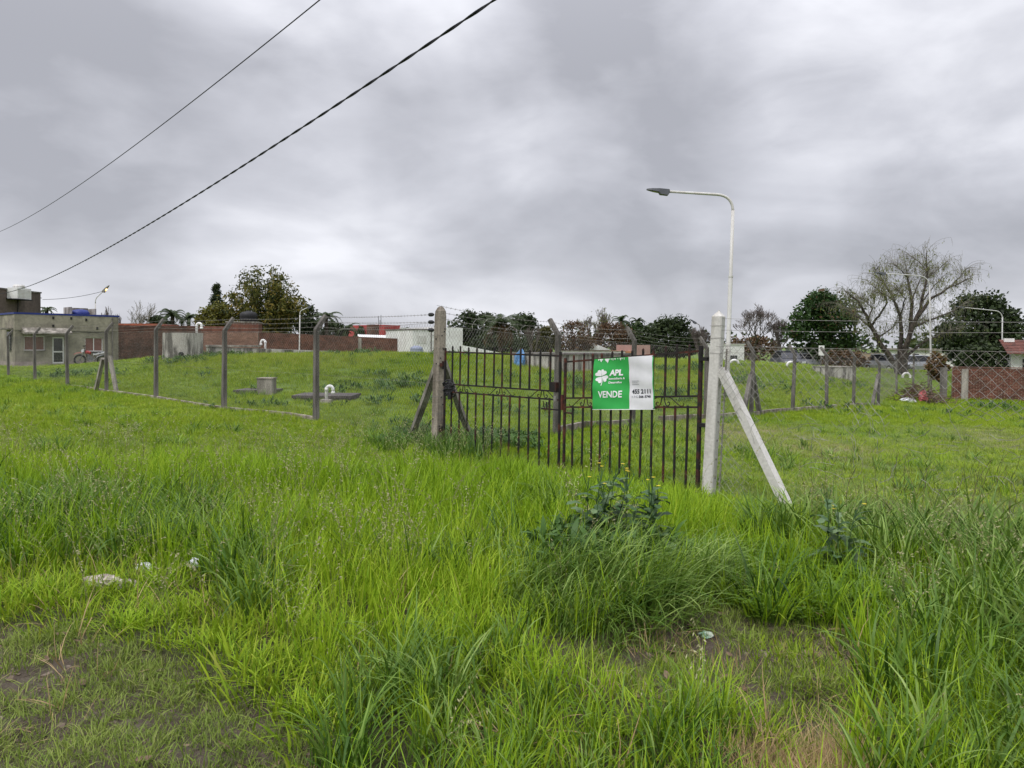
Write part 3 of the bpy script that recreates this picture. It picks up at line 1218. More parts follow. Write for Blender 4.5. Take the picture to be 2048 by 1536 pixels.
def post_mesh(name, m_, straight=2.03, arm=.40, ang=R(34), w0=.057, w1=.049, parent=None):
    b_ = MB()
    rs = []
    for z_, hw in ((-.25, w0), (0, w0), (straight * .5, (w0 + w1) / 2)):
        rs.append([Vector((x, y, z_)) for x, y in ring4(0, hw, .012)])
    dx, dz = math.sin(ang), math.cos(ang)
    # mitred bend, then the sloping arm
    for s_, hw, tilt in ((0.0, w1 * 1.03, ang / 2), (arm * .5, w1 * .96, ang), (arm, w1 * .9, ang)):
        c_ = Vector((dx * s_, 0, straight + dz * s_))
        ux_ = Vector((math.cos(tilt), 0, -math.sin(tilt)))
        rs.append([c_ + ux_ * x + Vector((0, y, 0)) for x, y in ring4(0, hw, .012)])
    b_.rings(rs)
    return b_.build(name, m_, parent, local=((0, 0, 0), (0, 0, 0)))


def wire(m_, a, b, r=.0022, sag=0.0, n=1, sides=3):
    a = Vector(a)
    b = Vector(b)
    pts = []
    for i in range(n + 1):
        t_ = i / n
        p = a.lerp(b, t_)
        p.z -= sag * 4 * t_ * (1 - t_)
        pts.append(p)
    m_.tube(pts, r, sides, False)


def barbed(m_, a, b, r=.0028, sag=.03, barbs=True):
    a = Vector(a)
    b = Vector(b)
    wire(m_, a, b, r, sag, 8)
    if barbs:
        ln = (b - a).length
        n = int(ln / .13)
        d = (b - a).normalized()
        for i in range(1, n):
            t_ = i / n
            p = a.lerp(b, t_)
            p.z -= sag * 4 * t_ * (1 - t_)
            q_ = rnd(0, 3.1)
            x = d.orthogonal().normalized()
            y = d.cross(x)
            v_ = (x * math.cos(q_) + y * math.sin(q_)) * .02
            m_.tube([p - v_ + d * .004, p + v_ - d * .004], .0022, 3, False)
            v_ = (x * math.cos(q_ + 1.4) + y * math.sin(q_ + 1.4)) * .02
            m_.tube([p - v_, p + v_], .0022, 3, False)


def chain_panel(parent, A, B, za0, za1, zb0, zb1, op=.085, r=.0019, off=0.0):
    """diamond mesh between post axes A and B (xy); bottoms za0/zb0 and tops za1/zb1"""
    A = Vector((A[0], A[1], 0))
    B = Vector((B[0], B[1], 0))
    ln = (B - A).length
    hh = ((za1 - za0) + (zb1 - zb0)) / 2
    nrm = (B - A).normalized().cross(Vector((0, 0, 1))) * off
    m_ = MB()

    def pt(u, v):
        f = u / ln
        p = A.lerp(B, f) + nrm
        p.z = (za0 * (1 - f) + zb0 * f) + v / hh * ((za1 - za0) * (1 - f) + (zb1 - zb0) * f)
        return p
    k = -hh
    while k < ln:
        # rising diagonal u = k + v
        v0 = max(0, -k)
        v1 = min(hh, ln - k)
        if v1 - v0 > .05:
            m_.tube([pt(k + v0, v0), pt(k + v1, v1)], r, 3, False)
            # falling diagonal mirrored
            m_.tube([pt(ln - (k + v0), v0), pt(ln - (k + v1), v1)], r, 3, False)
        k += op
    wire(m_, pt(0, hh), pt(ln, hh), .003)
    wire(m_, pt(0, hh * .5), pt(ln, hh * .5), .0024)
    o_ = m_.build('wire_mesh', GALV, parent)
    o_['kind'] = 'stuff'
    return o_


def brace(parent, a, b, wd, m_, name='brace'):
    b_ = MB()
    b_.bar(a, b, wd, wd)
    return b_.build(name, m_, parent)


def fence_post(src, parent, px, py, d, bx, by, rot, straight=2.03, jit=.012):
    base = P(px, py, d)
    gz = h1(base.x, base.y)
    top = P(bx, by, d).z
    sc = (top - gz) / straight
    pm = WM[parent.name].inverted()
    loc = pm @ Vector((base.x, base.y, gz))
    o_ = linked(src, parent, loc, (rnd(-jit, jit), rnd(-jit, jit), rot), (1, 1, sc))
    WM[o_.name] = WM[parent.name]
    return o_, Vector((base.x, base.y, gz)), top


# gate posts first: positions shared by fences and gate
G1 = P(874, 905, 11.6)
G1 = onground(G1)
WP = onground(P(1417, 990, 8.0))

# ---- left fence
lf = thing('chain_link_fence', 'chain link fence on bent-top concrete posts running left from the old gate post', 'fence', (G1.x, G1.y, 0))
src = post_mesh('concrete_post', CONCD)
arm_rot = R(45)
LPT = []
for i, (px, py, d, bx, by) in enumerate(LP):
    o, base, top = fence_post(src, lf, px, py, d, bx, by, arm_rot + (R(-8) if i == 3 else 0))
    LPT.append((o, base, top))
bpy.data.objects.remove(src)
# braces of the corner-like fourth post
o4, b4, t4 = LPT[3]
dirl = (LPT[4][1] - LPT[2][1])
dirl.z = 0
dirl.normalize()


def subbrace(post, a, b, wd, m_):
    """brace as a child of the post object (post's own matrix)"""
    pm = WM[lf.name] if post.parent == lf else WM[post.parent.name]
    mw = pm @ Matrix.LocRotScale(post.location, post.rotation_euler, post.scale)
    inv = mw.inverted()
    b_ = MB()
    b_.bar(a, b, wd, wd)
    b_.v = [tuple(inv @ Vector(p)) for p in b_.v]
    return b_.build('brace', m_, post, local=((0, 0, 0), (0, 0, 0)))


subbrace(o4, b4 + Vector((-.1, 0, 1.15)) + dirl * .05, onground(P(190, 781, 26.3), -.1), .11, CONC)
subbrace(o4, b4 + Vector((.1, 0, 1.25)) - dirl * .05, onground(P(234, 784, 25.6), -.1), .11, CONC)
chain = [(G1, G1.z + 2.0)] + [(b, t) for _, b, t in LPT]
for i in range(len(chain) - 1):
    (A, ta), (B, tb) = chain[i], chain[i + 1]
    chain_panel(lf, A, B, A.z + .06, ta - .03 if i else A.z + 1.95, B.z + .06, tb - .03, .13 if i > 2 else .09, .0016)
ad = Vector((math.cos(arm_rot), math.sin(arm_rot), 0))
for i in range(len(chain) - 1):
    (A, ta), (B, tb) = chain[i], chain[i + 1]
    for k in range(3):
        s_ = (k + .6) * .13
        pa = A + Vector((0, 0, ta - A.z)) + ad * (s_ * .56) + Vector((0, 0, s_ * .83))
        pb = B + Vector((0, 0, tb - B.z)) + ad * (s_ * .56) + Vector((0, 0, s_ * .83))
        if i == 0:
            pa = A + Vector((-.09, .05, 1.86 + k * .10))
            pa.z = P(868, (660, 644, 629)[k], 11.6).z
        m = MB()
        barbed(m, pa, pb, .0032, .02, i < 3)
        m.build('barbed_wire', GALV, lf)
        if i == 0:
            m = MB()
            d_ = (pb - pa).normalized()
            m.tube([pa - d_ * .05, pa + d_ * .0, pa + d_ * .09, pa + d_ * .13], [.012, .03, .03, .01], 8)
            m.build('wire_tensioner', BLACK, lf)
# kerb strips between left posts
for i in range(1, 5):
    A = chain[i][0]
    B = chain[i + 1][0]
    d_ = (B - A).normalized()
    n = 4
    for k in range(n):
        m = MB()
        a_ = A.lerp(B, k / n + .006)
        b2 = A.lerp(B, (k + 1) / n - .006)
        a_ = onground(a_)
        b2 = onground(b2)
        m.bar(a_ + Vector((0, 0, -.035)), b2 + Vector((0, 0, -.035)), .09, .22)
        m.build('kerb', CONCT, lf)

# ---- inner (right) fence
rfz = thing('chain_link_fence', 'chain link fence on rough grey posts crossing the lawn behind the gate to the right', 'fence', (RP[0][0] * 0 + P(1112, 868, 15.2).x, P(1112, 868, 15.2).y, 0))
src = post_mesh('concrete_post', CONCD, parent=None)
rot_in = math.atan2(.65, -.76)
RPT = []
for i, (px, py, d, bx, by) in enumerate(RP):
    o, base, top = fence_post(src, rfz, px, py, d, bx, by, rot_in, jit=.03)
    if i == 7:
        o.scale.z *= .92
    RPT.append((o, base, top))
RPT2 = []
for i, (px, py, d, bx, by) in enumerate(RP2):
    o, base, top = fence_post(src, rfz, px, py, d, bx, by, rot_in + R(100), jit=.04)
    RPT2.append((o, base, top))
bpy.data.objects.remove(src)
chain = [(G1 + Vector((.1, .15, 0)), G1.z + 1.95)] + [(b, t) for _, b, t in RPT] + [(b, t) for _, b, t in RPT2]
for i in range(len(chain) - 1):
    (A, ta), (B, tb) = chain[i], chain[i + 1]
    chain_panel(rfz, A, B, A.z + .05, ta - .05, B.z + .05, tb - .05, .09 if i < 4 else .15, .0014)
ad = Vector((math.cos(rot_in), math.sin(rot_in), 0))
for i in range(len(chain) - 1):
    (A, ta), (B, tb) = chain[i], chain[i + 1]
    for k in range(3):
        s_ = (k + .6) * .13
        ad2 = ad if i < 8 else Vector((math.cos(rot_in + R(100)), math.sin(rot_in + R(100)), 0))
        pa = A + Vector((0, 0, ta - A.z + s_ * .83)) + ad2 * (s_ * .56)
        pb = B + Vector((0, 0, tb - B.z + s_ * .83)) + ad2 * (s_ * .56)
        m = MB()
        barbed(m, pa, pb, .003, .05, i < 2)
        m.build('barbed_wire', GALV, rfz)
# loose, coiled wire on top of the first spans
m = MB()
for (A, ta), (B, tb), n_ in ((chain[1], chain[0], 7), (chain[2], chain[1], 5)):
    for k in range(n_):
        t0 = (k + rnd(0, .5)) / n_
        c_ = A.lerp(B, min(t0, .97))
        c_.z = ta + rnd(-.15, .1)
        rr = rnd(.18, .4)
        pts = []
        for q_ in range(11):
            a_ = -0.3 + q_ / 10 * rnd(3.2, 3.8)
            pts.append(c_ + (B - A).normalized() * math.cos(a_) * rr + Vector((rnd(-.02, .02), rnd(-.02, .02), math.sin(a_) * rr * .7)))
        m.tube(pts, .003, 3, False)
o = m.build('loose_wire', GALV, rfz)
o['kind'] = 'stuff'
# corner braces
o4, b4, t4 = RPT[3]
dr = (RPT[4][1] - RPT[2][1])
dr.z = 0
dr.normalize()


def rb(i, side, zt_, along):
    o_, bb, tt = RPT[i]
    pm = WM[rfz.name] @ Matrix.LocRotScale(o_.location, o_.rotation_euler, o_.scale)
    inv = pm.inverted()
    b_ = MB()
    foot = bb + along
    foot.z = h1(foot.x, foot.y) - .1
    b_.bar(bb + Vector((0, 0, zt_)) + along.normalized() * .05, foot, .12, .12)
    b_.v = [tuple(inv @ Vector(p)) for p in b_.v]
    b_.build('brace', CONCD, o_, local=((0, 0, 0), (0, 0, 0)))


rb(3, 0, 1.4, dr * .75)
rb(3, 0, 1.3, -dr * .65)
rb(7, 0, 1.4, -dr * 1.0)
# kerb along the inner fence
for i in range(1, 8):
    A = chain[i][0]
    B = chain[i + 1][0]
    n = 3
    for k in range(n):
        if random.random() < .12:
            continue
        m = MB()
        a_ = onground(A.lerp(B, k / n + .01))
        b2 = onground(A.lerp(B, (k + 1) / n - .01))
        m.bar(a_ + Vector((0, 0, .01)), b2 + Vector((0, 0, .01)), .10, .26)
        m.build('kerb', CONCT, rfz)

# ------------------------------------------------------------------ gate posts
def gate_post(name, label, base, hgt, hw, m_, tip, rot, lean, rounded):
    t_ = thing(name, label, 'gate post', base, rot)
    b_ = MB()
    rs = []
    rm = Matrix.Rotation(rot, 3, 'Z')
    prof = [(-.35, hw), (0, hw), (hgt * .35, hw * .985), (hgt * .7, hw * .97), (hgt - tip, hw * .95)]
    if rounded:
        prof += [(hgt - tip * .45, hw * .86), (hgt - tip * .12, hw * .52), (hgt, hw * .28)]
    else:
        prof += [(hgt - tip + .004, hw * .97), (hgt - .012, hw * .12), (hgt, hw * .06)]
    for z_, h_ in prof:
        c_ = Vector(base) + Vector((lean[0] * z_ / hgt, lean[1] * z_ / hgt, z_))
        rs.append([c_ + rm @ Vector((x * (1 + rnd(-.02, .02)), y, 0)) for x, y in ring4(0, h_, h_ * .18)])
    b_.rings(rs)
    b_.build('shaft', m_, t_)
    return t_


gz1 = P(880, 613, 11.6).z - G1.z
gp1 = gate_post('gate_post', 'old brown-grey concrete gate post with rounded top at the left of the gate', G1, gz1, .073, CONCT, .16, R(-47), (.045, 0), True)
for z_ in (.55, .8, 1.05, 1.3, 1.55, 1.75):
    m = MB()
    c_ = G1 + Vector((.02, 0, z_))
    m.tube([c_ + Matrix.Rotation(R(-47), 3, 'Z') @ Vector((x, y, rnd(-.006, .006))) for x, y in ((-.078, -.078), (.078, -.078), (.078, .078), (-.078, .078))], .0025, 4, closed=True)
    m.build('tie_wire', GALV, gp1)
random.seed(5)
for k in range(14):
    m = MB()
    z_ = rnd(.35, 1.9)
    rmz = Matrix.Rotation(R(-47), 3, 'Z')
    sgn = random.choice((0, 1))
    q_ = rmz @ (Vector((rnd(-.045, .045), -.068, 0)) if sgn else Vector((.068, rnd(-.045, .045), 0)))
    m.box(G1 + q_ + Vector((.04 * z_ / gz1, 0, z_)), (.018, .018, .022), rmz)
    m.build('bolt_hole', BLACK, gp1)
lb = P(818, 852, 13.2)
brace(gp1, G1 + Vector((-.02, .06, P(868, 735, 11.6).z - G1.z)), onground((lb.x, lb.y, 0), -.12), .095, CONC)
rb_ = P(945, 845, 13.6)
brace(gp1, G1 + Vector((.06, .08, P(888, 715, 11.6).z - G1.z)), onground((rb_.x, rb_.y, 0), -.12), .088, CONC)

wz = P(1434, 620, 8.0).z - WP.z
wrot = R(-38)
wp = gate_post('gate_post', 'white square concrete gate post with pointed cap at the right of the gate', WP, wz, .060, WHITEP, .075, wrot, (.085, 0), False)
rmz = Matrix.Rotation(wrot, 3, 'Z')
for z_ in (wz - .17, wz - .30, wz - .46):
    m = MB()
    c_ = WP + Vector((.085 * z_ / wz, 0, z_))
    m.tube([c_ + rmz @ Vector((x, y, rnd(-.004, .004))) for x, y in ((-.064, -.064), (.064, -.064), (.064, .064), (-.064, .064))], .002, 4, closed=True)
    m.build('tie_wire', GALV, wp)
for k in range(7):
    m = MB()
    z_ = .2 + k * .2
    m.box(WP + rmz @ Vector((.056, .0, 0)) + Vector((.085 * z_ / wz, 0, z_)), (.014, .016, .02), rmz)
    m.build('bolt_hole', CONCD, wp)
FENCE_DIR = (WP - G1)
FENCE_DIR.z = 0
FENCE_DIR.normalize()
bb_ = onground(WP + FENCE_DIR * .98, -.12)
brace(wp, WP + FENCE_DIR * .07 + Vector((.06, 0, P(1452, 738, 8.0).z - WP.z)), bb_, .088, WHITEP)

# ------------------------------------------------------------------ gate leaves
HL = G1 + FENCE_DIR * .14
HR = WP - FENCE_DIR * .12
gfr = Frame((HL.x, HL.y, 0), (HR.x, HR.y, 0))


class Leaf:
    """four corners of a sagging leaf in the gate plane, (s,t) across and up"""

    def __init__(s, TL, TR, BL, BR):
        s.c = [gfr.uv(*q) for q in (BL, BR, TL, TR)]

    def uz(s, a, t_):
        bl, br, tl, tr = s.c
        u = (bl[0] * (1 - a) + br[0] * a) * (1 - t_) + (tl[0] * (1 - a) + tr[0] * a) * t_
        z = (bl[1] * (1 - a) + br[1] * a) * (1 - t_) + (tl[1] * (1 - a) + tr[1] * a) * t_
        return u, z

    def pt(s, a, t_, w_=0.0, dz=0.0):
        u, z = s.uz(a, t_)
        return gfr.pt(u, w_, z + dz)


def build_leaf(label, lf_, M_up, M_lo, tmu, tml, nbar, stile_l, stile_r, scroll_at):
    c0 = lf_.pt(0, 0)
    t_ = thing('gate_leaf', label, 'gate', c0, gfr.rotz)
    W = gfr.w

    def part(name, a, b, wx, wy, m_, ref=None):
        q = MB()
        q.bar(a, b, wx, wy, ref=ref if ref is not None else tuple(W))
        return q.build(name, m_, t_)
    for tt, wd, m_ in ((1.0, .022, M_up), (tmu, .02, M_up), (tml, .02, M_lo), (0.0, .02, RUST)):
        part('rail', lf_.pt(0, tt), lf_.pt(1, tt), wd, .024, m_)
    part('stile', lf_.pt(0, -.005), lf_.pt(0, 1.035), stile_l, stile_l, M_up if stile_l < .035 else RUST)
    part('stile', lf_.pt(1, -.005), lf_.pt(1, 1.035), stile_r, stile_r, M_up if stile_r < .035 else RUST)
    for k in range(1, nbar + 1):
        a = k / (nbar + 1)
        a += rnd(-.006, .006)
        q = MB()
        A = lf_.pt(a, tmu)
        B = lf_.pt(a, 1.045 + rnd(-.008, .01))
        q.bar(A, B, .023, .016, ref=tuple(W))
        tip = (B - A).normalized()
        x = gfr.u * .0115
        y = W * .008
        q.add([B - x - y, B + x - y, B + x + y, B - x + y, B + tip * .02], [(0, 1, 4), (1, 2, 4), (2, 3, 4), (3, 0, 4)])
        q.build('bar', M_up, t_)
        q = MB()
        A = lf_.pt(a - .004 + rnd(-.006, .006), -.01 + rnd(-.012, .006))
        B = lf_.pt(a - .002, tml + .012)
        q.bar(A, B, .023, .016, ref=tuple(W))
        q.build('bar', RUST, t_)
    # scrolls between the two middle rails
    wid = abs(lf_.uz(1, .5)[0] - lf_.uz(0, .5)[0])
    hb = tmu - tml

    def sp(a0_, x, zf):
        return lf_.pt(min(max(a0_ + x / wid, .02), .98), tml + hb * zf)
    for a in scroll_at:
        for sg in (-1, 1):
            q = MB()
            pts = [(.0, .99), (.012, .93), (.022, .75), (.026, .5), (.036, .26), (.055, .12), (.078, .14), (.092, .30), (.088, .46), (.074, .50), (.064, .42)]
            q.tube([sp(a, sg * x, z) for x, z in pts], .0065, 5)
            q.build('scroll', RUST, t_)
            q = MB()
            pts = [(.05, .97), (.085, .93), (.12, .80), (.21, .22), (.235, .12), (.262, .10), (.28, .22), (.276, .36)]
            q.tube([sp(a, sg * x, z) for x, z in pts], .0055, 5)
            q.build('scroll', RUST, t_)
    return t_


random.seed(21)
LF = Leaf((891, 703.5), (1121, 712), (887, 917), (1117, 948))
RFL = Leaf((1131, 724), (1402, 702), (1127, 953), (1395, 987))
gl = build_leaf('left leaf of the rusty iron gate hung on the old brown post', LF, RUST, RUST, .70, .628, 12, .026, .026, (.19, .53, .87))
gr = build_leaf('right leaf of the rusty iron gate carrying the green sale banner', RFL, RUSTR, RUSTR, .685, .607, 12, .028, .036, (.18, .48, .76))
# lock plate and latch on the left leaf's free end
m = MB()
u, z = gfr.uv(1112, 775)
m.fbox(gfr, u - .055, u + .045, -.02, .045, z - .06, z + .07)
m.build('lock_plate', RUST, gl)
m = MB()
u, z = gfr.uv(1113, 797)
m.fbox(gfr, u - .018, u + .022, .0, .04, z - .03, z + .03)
m.tube([gfr.pt(u - .012, .02, z + .03), gfr.pt(u - .012, .02, z + .06), gfr.pt(u + .002, .02, z + .075), gfr.pt(u + .016, .02, z + .06), gfr.pt(u + .016, .02, z + .03)], .005, 6)
m.build('padlock', GALV, gl)
m = MB()
u, z = gfr.uv(1083, 817)
u2, z2 = gfr.uv(1118, 820)
m.bar(gfr.pt(u, 0, z), gfr.pt(u2, 0, z2), .02, .02)
u3, z3 = gfr.uv(1093, 804)
m.bar(gfr.pt(u3, 0, z3), gfr.pt(u3 + .01, 0, z), .02, .02)
u3, z3 = gfr.uv(1088, 802)
m.tube([gfr.pt(u3, .01, z3), gfr.pt(u3 + .01, .015, z3 - .07), gfr.pt(u3 + .05, .01, z3 - .12)], .006, 5)
m.build('latch', RUST, gl)
m = MB()
u, z = gfr.uv(1127, 797)
u2, z2 = gfr.uv(1127, 820)
m.fbox(gfr, u - .02, u + .012, .012, .03, z2, z + .05)
m.build('latch_keeper', RUSTR, gr)
m = MB()
u, z = gfr.uv(1129, 825)
u2, z2 = gfr.uv(1146, 825)
m.bar(gfr.pt(u, 0, z), gfr.pt(u2, 0, z), .018, .018)
m.build('latch_bar', RUSTR, gr)
for px, py in ((1408, 718), (1405, 850)):
    u, z = gfr.uv(px, py)
    m = MB()
    m.fbox(gfr, u - .05, u + .05, -.03, .025, z - .02, z + .02)
    m.tube([gfr.pt(u - .04, 0, z - .05), gfr.pt(u - .04, 0, z + .05)], .022, 8)
    m.build('hinge', RUST, gr)
for px, py in ((884, 730), (882, 860)):
    u, z = gfr.uv(px, py)
    m = MB()
    m.fbox(gfr, u - .06, u + .04, -.03, .025, z - .03, z + .03)
    m.tube([gfr.pt(u + .03, 0, z - .06), gfr.pt(u + .03, 0, z + .06)], .022, 8)
    m.build('hinge', RUST, gl)
# black hose bundle tied round the hinge side of the left leaf
m = MB()
c_ = gfr.uv(899, 776)
random.seed(9)
for k in range(16):
    rr = rnd(.035, .095)
    cu, cz = c_[0] + rnd(-.05, .06), c_[1] + rnd(-.06, .04)
    ph = rnd(0, 6)
    m.tube([gfr.pt(cu + rr * math.cos(ph + q_ * .52), rnd(-.03, .04), cz + rr * .9 * math.sin(ph + q_ * .52)) for q_ in range(12)], rnd(.01, .016), 6, closed=True)
for k in range(3):
    m.tube([gfr.pt(c_[0] + .02 * k, .02, c_[1] - .03), gfr.pt(c_[0] + .03 * k, .03, c_[1] - .1), gfr.pt(c_[0] + .02 * k + .02, .03, c_[1] - .17)], .012, 6)
o = m.build('hose_bundle', BLACK)
tag(o, 'black tangled bundle of hose tied to the hinge end of the left gate leaf', 'hose')

# ------------------------------------------------------------------ banner
BG = mat('banner_green', (0.035, 0.36, 0.075), 0.55, 0.06, 2, (0.03, 0.32, 0.065))
BW = mat('banner_white', (0.70, 0.695, 0.73), 0.55, 0.05, 2, (0.66, 0.655, 0.69))
BT = mat('banner_print_white', (0.78, 0.78, 0.80), 0.55, 0.03, 2)
BK = mat('banner_print_dark', (0.02, 0.022, 0.035), 0.55, 0.05, 2)
BGR = mat('banner_print_grey', (0.30, 0.30, 0.33), 0.55, 0.05, 2)
OFF = .05
bc = [gfr.uv(px, py, OFF) for px, py in ((1184.5, 819.5), (1308, 819.5), (1186.5, 718.5), (1308.5, 710.5))]
ban = thing('sale_banner', 'green and white for sale banner tied to the right gate leaf', 'banner', gfr.pt(bc[0][0], OFF, bc[0][1]), gfr.rotz)


def bpt(a, t_, w_=0.0):
    u = (bc[0][0] * (1 - a) + bc[1][0] * a) * (1 - t_) + (bc[2][0] * (1 - a) + bc[3][0] * a) * t_
    z = (bc[0][1] * (1 - a) + bc[1][1] * a) * (1 - t_) + (bc[2][1] * (1 - a) + bc[3][1] * a) * t_
    d_ = .006 * math.sin(a * 2 * math.pi * 5.2 + .6) * (.35 + .65 * t_) + .012 * math.sin(a * 5 + t_ * 4) + .004 * math.sin(t_ * 17 + a * 6) - .012 * math.exp(-((a - .62 - .05 * t_) / .02) ** 2)
    return gfr.pt(u, OFF + d_ + w_, z)


def bgrid(a0, a1, t0, t1, w_, na, nt_):
    m_ = MB()
    vs_ = [bpt(a0 + (a1 - a0) * i / na, t0 + (t1 - t0) * j / nt_, w_) for j in range(nt_ + 1) for i in range(na + 1)]
    fs_ = [(j * (na + 1) + i, j * (na + 1) + i + 1, (j + 1) * (na + 1) + i + 1, (j + 1) * (na + 1) + i) for j in range(nt_) for i in range(na)]
    m_.add(vs_, fs_)
    # back face for thickness
    n0 = len(m_.v)
    vs2 = [bpt(a0 + (a1 - a0) * i / na, t0 + (t1 - t0) * j / nt_, w_ - .0015) for j in range(nt_ + 1) for i in range(na + 1)]
    m_.add(vs2, [tuple(reversed(f)) for f in fs_])
    return m_


bgrid(.012, .610, .012, 1, 0, 40, 24).build('green_panel', BG, ban, True)
bgrid(.610, .985, .012, 1, 0, 26, 24).build('white_panel', BW, ban, True)
bgrid(.985, 1.0, .02, .985, 0, 2, 24).build('green_edge', BG, ban, True)
bgrid(0, 1, 0, .012, 0, 60, 1).build('bottom_hem', BT, ban, True)


def btext(body, a0, a1, t0, t1, m_, bold=0.0, shear=0.0, name='lettering'):
    cu = bpy.data.curves.new('lettering', 'FONT')
    cu.body = body
    cu.size = 1
    cu.offset = bold
    cu.shear = shear
    cu.resolution_u = 3
    ob = bpy.data.objects.new('lettering_tmp', cu)
    COL.objects.link(ob)
    dg = bpy.context.evaluated_depsgraph_get()
    dg.update()
    me = bpy.data.meshes.new_from_object(ob.evaluated_get(dg))
    COL.objects.unlink(ob)
    bpy.data.objects.remove(ob)
    xs = [v_.co.x for v_ in me.vertices]
    ys = [v_.co.y for v_ in me.vertices]
    x0, x1, y0, y1 = min(xs), max(xs), min(ys), max(ys)
    q = MB()
    q.add([bpt(a0 + (a1 - a0) * (v_.co.x - x0) / (x1 - x0), t0 + (t1 - t0) * (v_.co.y - y0) / (y1 - y0), .004) for v_ in me.vertices],
          [tuple(p_.vertices) for p_ in me.polygons])
    bpy.data.meshes.remove(me)
    return q.build(name, m_, ban)


# banner coordinates from its own layout (fractions of width / height)
btext('APL', .275, .505, .655, .775, BT, .045, .08)
btext('Inmobiliaria &', .27, .535, .582, .622, BT, .03)
btext('Desarrollos', .27, .480, .508, .548, BT, .03)
btext('VENDE', .105, .495, .235, .365, BT, .022)
btext('455 2111', .645, .945, .300, .385, BK, .03)
btext('342', .680, .755, .225, .268, BGR, .0)
btext('566 5740', .765, .945, .222, .270, BK, .03)
q = MB()
ring = [(.655 + .012 * math.cos(k * .4), .246 + .017 * math.sin(k * .4)) for k in range(16)]
ring2 = [(.655 + .008 * math.cos(k * .4), .246 + .011 * math.sin(k * .4)) for k in range(16)]
q.add([bpt(a, t_, .004) for a, t_ in ring + ring2], [(k, (k + 1) % 16, 16 + (k + 1) % 16, 16 + k) for k in range(16)])
q.build('phone_icon', BGR, ban)
for k, ln in enumerate((.115, .085, .11)):
    tz = .535 - k * .032
    q = MB()
    a = .645
    random.seed(30 + k)
    while a < .645 + ln:
        w_ = rnd(.004, .012)
        q.quad(bpt(a, tz, .004), bpt(a + w_, tz, .004), bpt(a + w_, tz + .011, .004), bpt(a, tz + .011, .004))
        a += w_ + rnd(.002, .004)
    q.build('small_print', BGR, ban)
# four-leaf emblem
def leaflet(cx, cy, ang, sz):
    pts = [(0, 0)]
    shape = [(.30, .34), (.54, .66), (.52, .93), (.28, 1.05), (.0, .93), (-.28, 1.05), (-.52, .93), (-.54, .66), (-.30, .34)]
    pts += shape
    q_ = MB()
    ca, sa = math.cos(ang), math.sin(ang)
    vv = [bpt(cx + (x * ca + y * sa) * sz * .80, cy + (-x * sa + y * ca) * sz, .004) for x, y in pts]
    n = len(vv)
    cen = bpt(cx + (.55 * sa) * sz * .80, cy + (.55 * ca) * sz, .004)
    q_.add(vv + [cen], [(i, (i + 1) % n, n) for i in range(n)])
    q_.v = q_.v
    return q_


for ang in (R(-48), R(28), R(118), R(218)):
    q = leaflet(.152 + .006 * math.sin(ang), .655 + .007 * math.cos(ang), ang, .122)
    q.f = [tuple(reversed(f)) for f in q.f]
    q.build('emblem_leaf', BT, ban)
q = MB()
pts = [(.158, .64), (.163, .58), (.160, .52), (.150, .475)]
for i in range(3):
    (a1, t1), (a2, t2) = pts[i], pts[i + 1]
    q.quad(bpt(a1 - .006, t1, .0045), bpt(a2 - .006, t2, .0045), bpt(a2 + .006, t2, .0045), bpt(a1 + .006, t1, .0045))
q.build('emblem_stem', BT, ban)
# white drips along the top edge of the green panel
q = MB()
for a, w_, l_ in ((.085, .008, .03), (.105, .012, .02), (.125, .018, .06), (.150, .010, .03), (.205, .010, .03), (.225, .025, .055), (.245, .022, .085), (.265, .012, .03),
                  (.300, .008, .03), (.330, .010, .045), (.360, .008, .03), (.385, .010, .035), (.430, .006, .03), (.470, .012, .05), (.495, .008, .03), (.530, .008, .045)):
    q.add([bpt(a - w_, .992, .004), bpt(a + w_, .992, .004), bpt(a + w_ * .6, .99 - l_ * .6, .004), bpt(a, .99 - l_, .004), bpt(a - w_ * .6, .99 - l_ * .6, .004)], [(4, 3, 2, 1, 0)])
q.f = [tuple(reversed(f)) for f in q.f]
q.build('drip_print', BT, ban)
for a, t_ in ((.01, .985), (.01, .02), (.99, .985), (.99, .02)):
    q = MB()
    p = bpt(a, t_, .004)
    q.tube([p + gfr.w * .01, p, p - gfr.w * .06], .005, 5)
    q.build('cable_tie', BLACK, ban)

# ------------------------------------------------------------------ front right fence (torn mesh)
ff = thing('torn_mesh_fence', 'torn sagging chain link fence going right from the white gate post', 'fence', WP)
EP = onground(WP + FENCE_DIR * 4.3)
src = post_mesh('concrete_post', WHITEP, 1.6, .35, parent=ff)
src.location = WM[ff.name].inverted() @ EP
src.rotation_euler = (0, 0, R(45))
for py0, py1 in ((637, 640), (660, 661)):
    a_ = P(1446, py0, 8.0)
    fe = (EP - WP).length
    b2 = WP + FENCE_DIR * fe
    # height of the strand where it leaves the picture
    pr = Frame((WP.x, WP.y, 0), (EP.x, EP.y, 0))
    u2, z2 = pr.uv(2040, py1)
    zB = a_.z + (z2 - a_.z) * fe / u2
    m = MB()
    barbed(m, WP + Vector((.07, 0, a_.z - WP.z)), Vector((EP.x, EP.y, zB)), .0022, .02, False)
    p1 = WP.lerp(EP, .45)
    m.build('top_wire', GALV, ff)
pr = Frame((WP.x, WP.y, 0), (EP.x, EP.y, 0))
ztop = pr.uv(1500, 693)[1]
ztop2 = pr.uv(2040, 702)[1]
random.seed(4)
wsp = .085
hs = .046
nu = int((pr.len - .12) / (wsp / 2))
nvv = int(ztop / hs)
pos = {}


def fz(u):
    return ztop + (ztop2 - ztop) * (u / 2.0)


